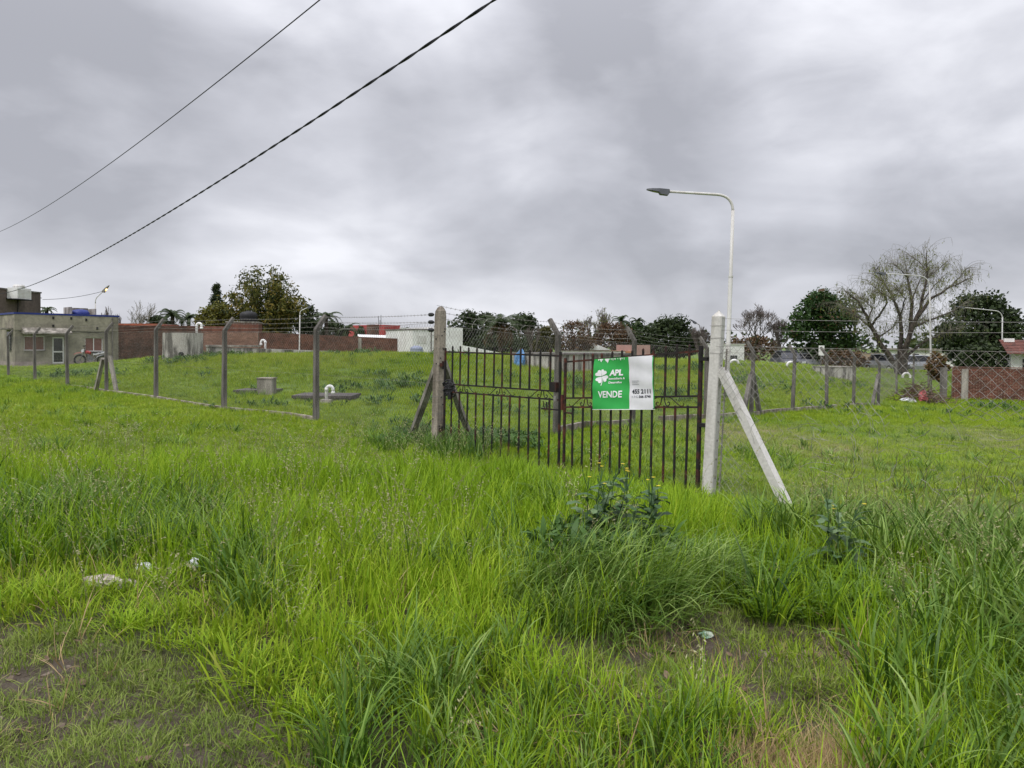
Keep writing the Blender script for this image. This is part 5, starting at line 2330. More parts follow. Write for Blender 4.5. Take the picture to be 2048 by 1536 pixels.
# centre background
leafy_tree('dark rounded evergreen behind the white house', 935, 622, 702, 84, 92, LG_DARK, 3000, 11, .26)
leafy_tree('dark evergreen with a domed top behind the dead-fronded palm', 972, 628, 702, 80, 96, LG_DARK, 2800, 11, .26)
palm('palm with hanging brown dead fronds behind the gate', 1000, 640, 656, 74, 22, 3.2, seed=12, dead=11)
leafy_tree('dark broad tree right of the dead-fronded palm', 1050, 632, 708, 88, 92, LG_DARK, 2900, 11, .26)
leafy_tree('dense dark shrubs at the foot of the dead-fronded palm', 1010, 668, 716, 170, 82, LG_DARK, 3000, 12, .24, 'flat', cat='shrub', name='shrub')
leafy_tree('olive green bush behind the first bent post inside the gate', 1090, 655, 710, 50, 78, LG_OLIVE, 1300, 7, .24, cat='shrub', name='shrub')
bare_tree('reddish leafless shrub in front of the dark broad tree', 1068, 650, 690, 40, 74, BARKG, 5, seed=23, stems=3, spread=.5, r0=.07)
leafy_tree('brown leafless-looking tree right of the bent post behind the gate', 1148, 640, 710, 84, 80, LG_BROWN, 2000, 11, .17, dens=.6)
bare_tree('wispy pale willow showing over the brown trees', 1190, 613, 690, 80, 84, BARKG, 6, seed=31, stems=3, spread=.5, leaves=LG_WIL, nleaf=900, r0=.13)
leafy_tree('brown shrubby tree behind the left edge of the banner', 1228, 646, 710, 92, 82, LG_BROWN, 2200, 11, .17)
palm('leaning palm frond head above the brown trees', 1243, 634, 652, 92, 12, 2.0, seed=15)
palm('small feathery palm right of the leaning palm', 1275, 636, 650, 95, 12, 1.6, seed=16)
leafy_tree('low green trees beneath the feathery palm', 1270, 646, 708, 90, 95, LG_GREEN, 1800, 7, .26)
leafy_tree('large dark spreading tree behind the right gate leaf', 1335, 638, 716, 136, 78, LG_DARK, 4200, 13, .26)
bare_tree('thin bare bush between the dark spreading tree and the white post', 1400, 652, 705, 50, 72, BARKG, 6, seed=41, stems=4, spread=.45, r0=.06)
# right background
bare_tree('grey leafless tree just right of the tall lamp', 1500, 606, 700, 88, 66, BARKG, 7, seed=51, stems=1, spread=.75, r0=.15)
bare_tree('leafless bushy tree left of the big dark green tree', 1556, 636, 705, 60, 64, BARKG, 6, seed=52, stems=3, spread=.55, r0=.08)
leafy_tree('brown thicket behind the grey leafless tree', 1500, 672, 722, 120, 70, LG_BROWN, 1700, 10, .2, 'flat', cat='shrub', name='shrub')
leafy_tree('big dark green tree with brown creeper left of the willow', 1646, 584, 722, 150, 62, LG_GREEN, 6000, 16, .22, lm2=LG_BROWN, p2=.10)
leafy_tree('dark broad tree behind the right-hand street lamp', 1965, 590, 735, 180, 66, LG_DARK, 6500, 16, .26)
leafy_tree('low brown hedge against the parked cars', 1690, 700, 738, 90, 58, LG_BROWN, 1200, 8, .18, 'flat', cat='hedge', name='hedge', trunk=False)
leafy_tree('dark clipped hedge above the right brick wall', 1985, 690, 745, 150, 48, LG_DARK, 2600, 10, .18, 'flat', cat='hedge', name='hedge', trunk=False)
leafy_tree('orange brown creeper bush on the end of the side fence', 1873, 704, 758, 40, 41, LG_RUSTY, 1500, 8, .10, cat='shrub', name='shrub', trunk=False, lm2=LG_OLIVE, p2=.5)

# distant tree belt closing the horizon
random.seed(101)
mm = MB()
for k in range(170):
    a = rnd(-1.05, 1.05)
    dd = rnd(150, 230)
    x, y = math.sin(a) * dd, math.cos(a) * dd
    hh_ = rnd(2.5, 6.0)
    for q_ in range(45):
        v_ = Vector((random.gauss(0, 1), random.gauss(0, 1), random.gauss(0, 1))).normalized() * (random.random() ** .4)
        leafquad(mm, Vector((x + v_.x * rnd(3, 6), y + v_.y * 3, hh_ * .55 + v_.z * hh_ * .6)), rnd(.8, 1.5), .7, 0)
o = mm.build('distant_trees', LG_DARK, None)
tag(o, 'far belt of low dark trees along the horizon', 'trees', kind='stuff')

# willow : main limbs measured from its own silhouette
random.seed(61)
WD = 50.0
wbase = onground(P(1802, 742, WD))
wl = thing('willow_tree', 'large spreading willow with thin drooping twigs behind its street lamp', 'tree', wbase)


def zq(x, y):
    return (1648 + x / 5.12, 480 + y / 5.12)


limbs = [
    ([(770, 1330), (740, 1290), (600, 1100), (480, 880), (440, 780), (340, 620), (230, 540)], .30, -1.0),
    ([(600, 1090), (500, 920), (400, 830), (280, 740), (200, 690)], .15, .8),
    ([(790, 1330), (770, 1250), (790, 950), (780, 780), (720, 620), (620, 450), (560, 400)], .22, 1.2),
    ([(800, 1330), (800, 1200), (880, 950), (900, 650), (860, 400), (850, 300)], .26, .2),
    ([(800, 1330), (810, 1200), (900, 900), (990, 700), (1050, 400), (1050, 130)], .26, -.8),
    ([(820, 1330), (830, 1100), (960, 780), (1100, 600), (1300, 480), (1500, 390)], .22, -1.4),
    ([(830, 1330), (850, 1180), (1000, 1060), (1200, 960), (1400, 900)], .17, 1.0),
    ([(480, 880), (560, 780), (650, 640), (600, 550), (500, 470)], .10, -1.5),
    ([(900, 900), (1080, 820), (1250, 760), (1430, 660)], .12, 1.6),
    ([(560, 1000), (700, 900), (760, 830)], .08, 1.4), ([(460, 800), (490, 700), (440, 640), (360, 600)], .07, .5),
    ([(890, 650), (950, 480), (1000, 380), (1080, 300)], .08, 1.2), ([(780, 780), (830, 600), (780, 540), (740, 500)], .07, -1.4),
    ([(1050, 400), (1130, 330), (1230, 250)], .06, .6), ([(880, 950), (960, 850), (1000, 820)], .07, 1.0),
    ([(620, 450), (570, 350), (520, 300)], .05, .4), ([(860, 400), (790, 300), (720, 260)], .05, -.6), ([(1050, 320), (960, 210), (900, 180)], .05, .5),
    ([(1300, 480), (1390, 380), (1440, 310)], .05, -.8), ([(1000, 640), (1120, 480), (1200, 400)], .06, .7), ([(720, 620), (640, 560), (520, 540)], .05, .9)]
bm_ = MB()
tw = MB()
lv_ = MB()
for pix, r0, dy in limbs:
    n = len(pix)
    pts = []
    for i, q_ in enumerate(pix):
        f = i / (n - 1)
        pts.append(P(*zq(*q_), WD + dy * 1.6 * f))
    if pix[0][1] > 1300:
        pts[0].z = wbase.z - .2
    # smooth
    fine_ = []
    for i in range(n - 1):
        for s_ in range(4):
            fine_.append(pts[i].lerp(pts[i + 1], s_ / 4) + Vector((rnd(-.03, .03), rnd(-.03, .03), rnd(-.03, .03))))
    fine_.append(pts[-1])
    kk = len(fine_)
    bm_.tube(fine_, [max(.016, .85 * r0 * (1 - .9 * i / (kk - 1))) for i in range(kk)], 6, False)
    for i in range(kk):
        f = i / (kk - 1)
        if f < .35 and r0 > .2:
            continue
        for s_ in range(5 if f > .5 else 2):
            a = rnd(0, 6.283)
            ln = rnd(.6, 1.9)
            dr = (Vector((math.cos(a) * .9, math.sin(a) * .9, rnd(.5, 1.3))) + (fine_[min(i + 1, kk - 1)] - fine_[max(i - 1, 0)]).normalized() * .7).normalized()
            p = fine_[i].copy()
            tp = [p.copy()]
            for q_ in range(6):
                p = p + dr * ln / 6
                tp.append(p.copy())
                dr = (dr + Vector((rnd(-.12, .12), rnd(-.12, .12), -.21))).normalized()
            tw.tube(tp, [.011, .0095, .0085, .0075, .0065, .0055, .005], 3, False)
            # hanging twiglets
            for h_ in range(4):
                j = random.randint(1, 6)
                q0 = tp[j]
                l2 = rnd(.3, .8)
                dx_ = Vector((rnd(-.3, .3), rnd(-.3, .3), -.35)).normalized() * .35
                q1 = q0 + dx_ * l2 * .8
                q2 = q1 + Vector((dx_.x * .3, dx_.y * .3, -l2 * .55))
                tw.tube([q0, q1, q2], .0048, 3, False)
                if random.random() < .5:
                    for z_ in range(random.randint(1, 4)):
                        leafquad(lv_, q0.lerp(q2, rnd(.2, 1)), rnd(.10, .20), .26, .9)
bm_.build('trunk', BARKW, wl)
tw.build('twigs', TWIG, wl)
lv_.build('foliage', LG_WIL, wl)
# denser green tufts inside the willow crown
lv_ = MB()
for px, py, s_ in ((1800, 575, 1.0), (1790, 580, .8), (1755, 590, .8), (1770, 560, .8), (1850, 525, .6), (1730, 660, .6), (1840, 670, 1.0), (1790, 655, .8), (1835, 650, .9), (1760, 545, .6), (1900, 570, .7)):
    c_ = P(px, py, WD + rnd(-1, 1))
    for q_ in range(int(110 * s_)):
        leafquad(lv_, c_ + Vector((random.gauss(0, .5), random.gauss(0, .5), random.gauss(0, .35))), rnd(.14, .28), .3, .8)
lv_.build('green_tufts', LG_WIL, wl)

# ------------------------------------------------------------------ right-hand background objects
fr = Frame(P(1882, 803, 40), P(2120, 812, 38))
rw = thing('brick_wall', 'low red brick wall on the right seen through the torn mesh', 'brick wall', fr.o, fr.rotz)
zt = fr.uv(1890, 735)[1]
zt2 = fr.uv(2040, 738)[1]
brick_wall(fr, .5, fr.len, zt, zt2 + (zt2 - zt) * .3, -.7, .2, rw, mat('dark_red_brick', (0.16, 0.058, 0.04), 0.9, 0.3, 1.4, (0.09, 0.036, 0.028), attr='bt'), mat('pale_mortar', (0.36, 0.27, 0.20), 0.95, 0.3, 3, (0.22, 0.16, 0.12)), .25, .078, gap=.022)
for px in (1888, 1930):
    u, z = fr.uv(px, 738)
    m = MB()
    m.fbox(fr, u - .16, u + .16, -.22, .05, -.7, zt - (.0 if px < 1900 else .06))
    m.build('pillar', CONCD if px < 1900 else CONC, rw)
m = MB()
m.fbox(fr, .45, fr.len, -.24, .04, zt + .005, zt + .06)
m.build('coping', BRICKB, rw)
TILE = mat('roof_tile', (0.19, 0.075, 0.058), 0.85, 0.4, 3, (0.09, 0.045, 0.038))
fr = Frame(P(2012, 760, 46), P(2220, 760, 44))
rho = thing('tiled_house', 'house with a brown tiled roof behind the right brick wall', 'house', fr.o, fr.rotz)
zw = fr.uv(2030, 708)[1]
zr = fr.uv(2030, 680)[1]
m = MB()
m.fbox(fr, .3, fr.len, -5, -.3, -1.5, zw)
m.build('wall', WHITE, rho)
rows = 9
for k in range(rows):
    f0 = k / rows
    f1 = (k + 1) / rows
    m = MB()
    m.box8([fr.pt(u, wv, z) for u, wv, z in ((0, .3 - 2.6 * f0, zw + (zr - zw) * f0), (fr.len, .3 - 2.6 * f0, zw + (zr - zw) * f0), (fr.len, .3 - 2.6 * f1 - .06, zw + (zr - zw) * f1 - .02), (0, .3 - 2.6 * f1 - .06, zw + (zr - zw) * f1 - .02),
                                             (0, .3 - 2.6 * f0, zw + (zr - zw) * f0 + .07), (fr.len, .3 - 2.6 * f0, zw + (zr - zw) * f0 + .07), (fr.len, .3 - 2.6 * f1 - .06, zw + (zr - zw) * f1 + .03), (0, .3 - 2.6 * f1 - .06, zw + (zr - zw) * f1 + .03))])
    m.build('roof_course', TILE, rho)
m = MB()
m.fbox(fr, .2, .75, -2.4, -1.8, zr - .2, zr + .12)
m.build('chimney', WHITE, rho)
m = MB()
m.fbox(fr, .9, 2.2, -.3, -.26, zw - 1.3, zw - .3)
m.build('window', DGLASS, rho)
fr = Frame(P(1770, 738, 78), P(1925, 738, 74))
ho = thing('white_house', 'pale low house with a flat roof seen through the willow trunk', 'house', fr.o, fr.rotz)
m = MB()
m.fbox(fr, 0, fr.len, -6, 0, -.5, fr.uv(1850, 700)[1])
m.build('wall', WHITE, ho)
m = MB()
z = fr.uv(1850, 700)[1]
m.fbox(fr, -.2, fr.len + .2, -6.2, .3, z, z + .16)
m.build('roof', CONC, ho)
for px0, px1 in ((1825, 1838), (1890, 1905)):
    u0, z0 = fr.uv(px0, 722)
    u1, z1 = fr.uv(px1, 708)
    m = MB()
    m.fbox(fr, u0, u1, 0, .03, z0, z1)
    m.build('window', DGLASS, ho)
fr = Frame(P(1690, 738, 80), P(1768, 738, 80))
tw_ = thing('tan_wall', 'tan plastered garden wall behind the willow and the dark green tree', 'wall', fr.o, fr.rotz)
m = MB()
m.fbox(fr, 0, fr.len, -.25, 0, -.5, fr.uv(1720, 707)[1])
m.build('wall', mat('tan_render', (0.38, 0.29, 0.21), 0.9, 0.25, 1.2), tw_)
m = MB()
m.fbox(fr, -.05, fr.len + .05, -.3, .05, fr.uv(1720, 707)[1], fr.uv(1720, 707)[1] + .08)
m.build('coping', CONC, tw_)
# pale kiosk/van body at the tall lamp
fr = Frame(P(1447, 735, 52), P(1488, 735, 52.5))
ks = thing('white_kiosk', 'small white kiosk with a dark window behind the tall lamp pole', 'kiosk', fr.o, fr.rotz)
m = MB()
zt = fr.uv(1470, 689)[1]
m.fbox(fr, 0, fr.len, -2, 0, -.6, zt)
m.build('wall', WHITE, ks)
m = MB()
m.fbox(fr, -.05, fr.len + .05, -2.05, .06, zt, zt + .05)
m.build('roof', STEELW, ks)
u0, z0 = fr.uv(1459, 724)
u1, z1 = fr.uv(1474, 711)
m = MB()
m.fbox(fr, u0, u1, 0, .03, z0, z1)
m.build('window', DGLASS, ks)
# centre-right houses seen over the concrete tank
fr = Frame(P(1120, 735, 66), P(1250, 735, 67))
o = thing('white_wall', 'long white wall just showing above the concrete tank behind the gate', 'wall', fr.o, fr.rotz)
m = MB()
m.fbox(fr, 0, fr.len, -.2, 0, -.5, fr.uv(1180, 703)[1])
m.build('wall', WHITE, o)
m = MB()
z = fr.uv(1180, 703)[1]
m.fbox(fr, -.05, fr.len + .05, -.25, .05, z + .003, z + .06)
m.build('coping', CONC, o)
fr = Frame(P(1150, 735, 80), P(1215, 735, 81))
o = thing('gabled_house', 'pinkish house with a pale shallow gable behind the brown trees', 'house', fr.o, fr.rotz)
z = fr.uv(1180, 700)[1]
z2 = fr.uv(1190, 687)[1]
m = MB()
m.fbox(fr, 0, fr.len, -5, 0, -.5, z)
m.build('wall', mat('pink_wall', (0.40, 0.25, 0.21), 0.9, 0.2, 1), o)
m = MB()
L_ = fr.len
m.add([fr.pt(-.3, .3, z), fr.pt(L_ + .3, .3, z), fr.pt(L_ * .55, .3, z2), fr.pt(-.3, -5, z), fr.pt(L_ + .3, -5, z), fr.pt(L_ * .55, -5, z2)],
      [(0, 1, 2), (5, 4, 3), (0, 2, 5, 3), (2, 1, 4, 5), (1, 0, 3, 4)])
m.build('roof', WHITE, o)
fr = Frame(P(1250, 735, 72), P(1300, 735, 72.5))
o = thing('pink_house', 'pink and orange house front peeping over the sale banner', 'house', fr.o, fr.rotz)
z = fr.uv(1280, 690)[1]
m = MB()
m.fbox(fr, 0, fr.len * .32, -5, .1, -.5, z - .6)
m.build('porch', mat('orange_wall', (0.45, 0.20, 0.09), 0.9, 0.2, 1), o)
m = MB()
m.fbox(fr, fr.len * .33, fr.len, -5, 0, -.5, z)
m.build('wall', mat('pink_wall2', (0.42, 0.26, 0.23), 0.9, 0.2, 1), o)


def car(label, cpx, py, d, body, rot, L_=4.1, W_=1.72, H_=1.45):
    b0_ = P(cpx, py, d)
    b0_.z = min(b0_.z, h1(b0_.x, b0_.y) + .02)
    t_ = thing('parked_car', label, 'car', b0_, rot, 'cars parked beyond the grass')
    rm = Matrix.Translation(b0_) @ Matrix.Rotation(rot, 4, 'Z')

    def q_(x, y, z):
        return rm @ Vector((x, y, z))
    prof = [(-L_ / 2, .45, .55), (-L_ / 2 + .05, .30, .86), (-L_ * .3, .26, .93), (L_ * .16, .26, .95), (L_ * .42, .28, .84), (L_ / 2 - .03, .34, .72), (L_ / 2, .42, .55)]
    m_ = MB()
    m_.rings([[q_(x, y * W_ / 2, z) for y, z in ((-.92, zl), (.92, zl), (1, (zl + zh) / 2), (.9, zh), (-.9, zh), (-1, (zl + zh) / 2))] for x, zl, zh in prof])
    m_.build('body', body, t_, False)
    m_ = MB()
    cab = [(-L_ * .40, .90, .88), (-L_ * .30, H_ - .04, .72), (-L_ * .02, H_, .74), (L_ * .10, H_ - .05, .73), (L_ * .26, .93, .86)]
    m_.rings([[q_(x, -W_ / 2 * wd, .88), q_(x, W_ / 2 * wd, .88), q_(x, W_ / 2 * wd * .95, z), q_(x, -W_ / 2 * wd * .95, z)] for x, z, wd in cab])
    m_.build('cabin', DGLASS, t_)
    m_ = MB()
    m_.rings([[q_(x, -W_ / 2 * wd, z), q_(x, W_ / 2 * wd, z), q_(x, W_ / 2 * wd * .96, z + .05), q_(x, -W_ / 2 * wd * .96, z + .05)] for x, z, wd in ((-L_ * .31, H_ - .05, .72), (-L_ * .02, H_ - .01, .75), (L_ * .11, H_ - .05, .72))])
    m_.build('roof', body, t_)
    for x in (-L_ * .31, L_ * .32):
        for y in (-1, 1):
            m_ = MB()
            m_.tube([q_(x, y * W_ * .40, .31), q_(x, y * W_ * .505, .31)], .31, 16)
            w_ = m_.build('wheel', RUBBER, t_)
            m_ = MB()
            m_.tube([q_(x, y * W_ * .50, .31), q_(x, y * W_ * .512, .31)], .19, 12)
            m_.build('hubcap', SILV, w_)
    for y in (-.62, .62):
        m_ = MB()
        m_.box(q_(L_ / 2 - .05, y * W_ / 2 * 1.1, .66), (.12, .3, .14), Matrix.Rotation(rot, 3, 'Z'))
        m_.build('headlight', SILV, t_)
    m_ = MB()
    m_.box(q_(L_ / 2 - .01, 0, .60), (.06, .75, .12), Matrix.Rotation(rot, 3, 'Z'))
    m_.build('grille', BLACK, t_)
    m_ = MB()
    m_.box(q_(L_ / 2 + .0, 0, .42), (.08, 1.5, .14), Matrix.Rotation(rot, 3, 'Z'))
    m_.build('bumper', BLACK, t_)
    return t_


CGREY = mat('silver_car_paint', (0.30, 0.31, 0.34), 0.35, 0.05, 2, metal=.4, spec=.5)
CDARK = mat('dark_car_paint', (0.03, 0.033, 0.045), 0.3, 0.05, 2, spec=.5)
car('dark car with a silver windscreen parked left of the big dark green tree', 1575, 741, 56, CDARK, R(-95))
car('silver car parked behind the willow trunk', 1775, 745, 60, CGREY, R(-80))
car('silver car parked right of the willow trunk', 1838, 745, 64, CGREY, R(5))
car('silver car parked under the big dark green tree', 1628, 741, 62, CGREY, R(10))
for lab, px, py, d in (('white painted half-buried tyre by the white kiosk', 1468.5, 733, 43), ('white painted half-buried tyre by the dark parked car', 1582, 738, 44.5), ('white painted half-buried tyre right of the willow trunk', 1813, 743, 49)):
    b0_ = P(px, py, d)
    b0_.z = h1(b0_.x, b0_.y) - .08
    m = MB()
    m.tube([b0_ + Vector((.25 * math.cos(k * math.pi / 12), 0, .12 + .25 * math.sin(k * math.pi / 12))) for k in range(24)], .075, 8, closed=True)
    o = m.build('painted_tyre', WHITE, None, True)
    tag(o, lab, 'tyre', 'white painted tyres lining the grass')
# white notice board
b0_ = P(1643, 742, 47)
nb = thing('notice_board', 'small white upright board on a stake beneath the big dark green tree', 'sign', onground(b0_))
fr = Frame(P(1637, 742, 47), P(1648, 742, 47))
m = MB()
m.fbox(fr, 0, fr.len, -.03, 0, fr.uv(1642, 711)[1], fr.uv(1642, 691)[1])
m.build('board', WHITE, nb)
m = MB()
m.fbox(fr, fr.len * .4, fr.len * .6, -.08, -.03, -.5, fr.uv(1642, 700)[1])
m.build('stake', CONCD, nb)

# ------------------------------------------------------------------ litter and debris
random.seed(88)


def rag(label, cpx, cpy, d, sx, sy, sz, m_, name='plastic_bag', cat='bag', seed=1, rotz=0, lift=0.0):
    random.seed(seed)
    c_ = P(cpx, cpy, d)
    c_ = onground(c_, lift)
    q_ = MB()
    nu_, nv_ = 22, 12
    rs = []
    for i in range(nv_):
        ph = math.pi * (i + .3) / (nv_ - .4)
        rg = []
        for j in range(nu_):
            th = 2 * math.pi * j / nu_
            k = 1 + .16 * math.sin(th * 3 + i * .9 + seed) + .13 * math.sin(th * 7 + i * 1.7) + rnd(-.07, .07)
            v_ = Vector((math.sin(ph) * math.cos(th) * sx * k, math.sin(ph) * math.sin(th) * sy * k, max(-.02, math.cos(ph) * sz * k + sz * .45)))
            rg.append(c_ + Matrix.Rotation(rotz, 3, 'Z') @ v_)
        rs.append(rg)
    q_.rings(rs)
    o_ = q_.build(name, m_)
    tag(o_, label, cat)
    return o_


PAPER = mat('pale_sack', (0.55, 0.49, 0.44), 0.75, 0.25, 14, (0.38, 0.32, 0.28), 0.5)
PWHITE = mat('white_plastic_film', (0.72, 0.73, 0.76), 0.45, 0.12, 10)
PBLUE = mat('blue_plastic_film', (0.10, 0.25, 0.50), 0.5, 0.2, 4)
PPINK = mat('pink_plastic', (0.55, 0.14, 0.15), 0.6, 0.15, 4)
g_ = G(226, 1178)
rag('crumpled pale sack lying in the grass at the lower left', 206, 1182, g_.y, .125, .055, .055, PAPER, 'crumpled_sack', 'sack', 2, R(8))
g_ = G(255, 1174)
rag('flattened pale sack end right beside the crumpled sack', 252, 1174, g_.y, .085, .035, .03, PAPER, 'crumpled_sack', 'sack', 3, R(-4))
g_ = G(287, 1150)
rag('white scrap of plastic in the grass behind the sack', 287, 1148, g_.y, .05, .03, .03, PWHITE, 'plastic_scrap', 'litter', 4, 0, .03)
g_ = G(388, 1150)
rag('bright white scrap of plastic half hidden in the taller grass', 388, 1148, g_.y, .04, .028, .035, PWHITE, 'plastic_scrap', 'litter', 5, 0, .05)
g_ = G(1413, 1277)
rag('small pale green and pink packet on the dirt path', 1413, 1277, g_.y, .042, .024, .018, mat('packet_film', (0.50, 0.50, 0.44), 0.5, 0.3, 18, (0.25, 0.42, 0.30)), 'packet', 'litter', 6, R(-20))
rag('blue plastic bag lying on top of the mound behind the gate', 1040, 730, 31.5, .22, .2, .42, PBLUE, 'plastic_bag', 'bag', 7)
rag('white plastic bag lying right of the blue bag on the mound', 1060, 722, 32, .25, .2, .16, PWHITE, 'plastic_bag', 'bag', 8)
rag('pinkish red plastic bag on the branch pile at the right', 1846, 797, 36, .2, .16, .30, PPINK, 'plastic_bag', 'bag', 9, 0, .1)
rag('white plastic bag at the foot of the branch pile', 1814, 802, 35.5, .34, .2, .13, PWHITE, 'plastic_bag', 'bag', 10)
random.seed(19)
m = MB()
for k in range(260):
    px = random.gauss(1845, 26)
    c_ = onground(P(px, 800, rnd(35.2, 38)))
    hh_ = max(.05, .9 * math.exp(-((px - 1840) / 32) ** 2)) * rnd(.1, 1)
    p = c_ + Vector((0, 0, hh_))
    a = rnd(0, 6.28)
    pts = [p]
    dr = Vector((math.cos(a), math.sin(a), rnd(-.6, .5)))
    for s_ in range(4):
        dr = (dr + Vector((rnd(-.4, .4), rnd(-.4, .4), rnd(-.3, .3)))).normalized()
        pts.append(pts[-1] + dr * rnd(.1, .25))
    m.tube(pts, [.02, .017, .014, .01, .008], 3, False)
o = m.build('branch_pile', mat('dead_branches', (0.13, 0.085, 0.06), 0.9, 0.4, 5, (0.06, 0.042, 0.03)))
tag(o, 'tangled heap of dead branches by the end of the brick wall', 'branch pile', kind='stuff')

# ------------------------------------------------------------------ grass : clump meshes scattered with geometry nodes


def mesh_from(name, vs_, fs_, bt, m_):
    me = bpy.data.meshes.new(name)
    me.from_pydata([tuple(v_) for v_ in vs_], [], fs_)
    me.materials.append(m_)
    a = me.attributes.new('bt', 'FLOAT', 'POINT')
    a.data.foreach_set('value', bt)
    me.polygons.foreach_set('use_smooth', [True] * len(me.polygons))
    me.update()
    return me


def blade(vs_, fs_, bts, base, az, h, wd, a0, curve, seg, tw_, bt):
    p = Vector(base)
    n0 = len(vs_)
    th = a0
    sd = Vector((-math.sin(az + tw_), math.cos(az + tw_), 0))
    stp = h / seg
    kink = random.randint(1, seg - 1) if random.random() < .14 else -1
    kdir = rnd(.7, 1.5)
    for i in range(seg + 1):
        f = i / seg
        ww = wd * (.55 + .45 * min(1, f * 4)) * (1 - f ** 2.2) * .5
        if i < seg:
            vs_.append(p - sd * ww)
            vs_.append(p + sd * ww)
            bts.extend((bt, bt))
        else:
            vs_.append(p.copy())
            bts.append(bt)
        d = Vector((math.cos(az) * math.sin(th), math.sin(az) * math.sin(th), math.cos(th)))
        p = p + d * stp
        th += curve / seg * (.5 + f)
        if i == kink:
            th += kdir
            az += rnd(-.8, .8)
    for i in range(seg - 1):
        a = n0 + 2 * i
        fs_.append((a, a + 1, a + 3, a + 2))
    a = n0 + 2 * (seg - 1)
    fs_.append((a, a + 1, a + 2))


def clump(name, m_, nb, hmin, hmax, wd, lean, cmin, cmax, rad, seg=4, bias=None, btmu=.5, btsd=.22):
    vs_, fs_, bts = [], [], []
    for k in range(nb):
        r_ = rad * math.sqrt(random.random())
        a = rnd(0, 6.283)
        az = a + rnd(-1.2, 1.2) if bias is None else bias + rnd(-.9, .9)
        blade(vs_, fs_, bts, (r_ * math.cos(a), r_ * math.sin(a), -.02), az, rnd(hmin, hmax), wd * rnd(.6, 1.25), rnd(0.02, lean), rnd(cmin, cmax), seg, rnd(-.7, .7),
              min(1, max(0, random.gauss(btmu, btsd))))
    return mesh_from(name, vs_, fs_, bts, m_)


def seed_stalk(name, m_):
    vs_, fs_, bts = [], [], []
    q_ = MB()
    for s_ in range(random.randint(3, 5)):
        az = rnd(0, 6.28)
        h = rnd(.55, .82)
        th = rnd(.03, .2)
        p = Vector((rnd(-.05, .05), rnd(-.05, .05), 0))
        pts = [p.copy()]
        for i in range(8):
            d = Vector((math.cos(az) * math.sin(th), math.sin(az) * math.sin(th), math.cos(th)))
            p = p + d * h / 8
            pts.append(p.copy())
            th += .02 if i < 4 else rnd(.12, .38)
        q_.tube(pts, [.0016] * 5 + [.0012] * 4, 3, False, bt=.45)
        for i in range(5, 9):
            for r_ in range(3):
                c_ = pts[i - 1].lerp(pts[i], rnd(0, 1))
                aa = rnd(0, 6.28)
                dd = Vector((math.cos(aa) * .5, math.sin(aa) * .5, rnd(-.9, .2))).normalized()
                x = dd.orthogonal().normalized() * .0048
                ln = rnd(.02, .036)
                q_.add([c_, c_ + dd * ln * .4 - x, c_ + dd * ln, c_ + dd * ln * .4 + x], [(0, 1, 2, 3)], bt=rnd(.7, 1.0))
    return mesh_from(name, q_.v, q_.f, q_.bt, m_)


def clover(name, m_):
    q_ = MB()
    for s_ in range(34):
        a = rnd(0, 6.28)
        r_ = .13 * math.sqrt(random.random())
        c_ = Vector((r_ * math.cos(a), r_ * math.sin(a), rnd(.03, .12)))
        b_ = min(1, max(0, random.gauss(.5, .2)))
        q_.tube([Vector((c_.x * .7, c_.y * .7, -.01)), c_], .001, 3, False, bt=b_)
        rt_ = rnd(0, 6.28)
        sz = rnd(.012, .022)
        for l_ in range(3):
            aa = rt_ + l_ * 2.094
            d = Vector((math.cos(aa), math.sin(aa), rnd(-.25, .2)))
            x = Vector((-math.sin(aa), math.cos(aa), rnd(-.15, .15))) * sz * .55
            q_.add([c_, c_ + d * sz * .5 - x, c_ + d * sz - x * .5, c_ + d * sz + x * .5, c_ + d * sz * .5 + x], [(0, 1, 2, 3, 4)], bt=b_)
    return mesh_from(name, q_.v, q_.f, q_.bt, m_)


def broadleaf(name, m_):
    """low broad-leaved weed"""
    q_ = MB()
    for s_ in range(30):
        az = rnd(0, 6.28)
        ln = rnd(.05, .15)
        th = rnd(.2, 1.2)
        p = Vector((rnd(-.09, .09), rnd(-.09, .09), rnd(0, .12)))
        pts = []
        for i in range(5):
            pts.append(p.copy())
            d = Vector((math.cos(az) * math.sin(th), math.sin(az) * math.sin(th), math.cos(th)))
            p = p + d * ln / 4
            th += .25
        sd = Vector((-math.sin(az), math.cos(az), 0))
        ws = [.003, .010, .013, .009, .0006]
        b_ = min(1, max(0, random.gauss(.45, .2)))
        vv = []
        for i in range(5):
            vv += [pts[i] - sd * ws[i] * ln / .12, pts[i] + sd * ws[i] * ln / .12]
        q_.add(vv, [(2 * i, 2 * i + 1, 2 * i + 3, 2 * i + 2) for i in range(4)], bt=b_)
    return mesh_from(name, q_.v, q_.f, q_.bt, m_)


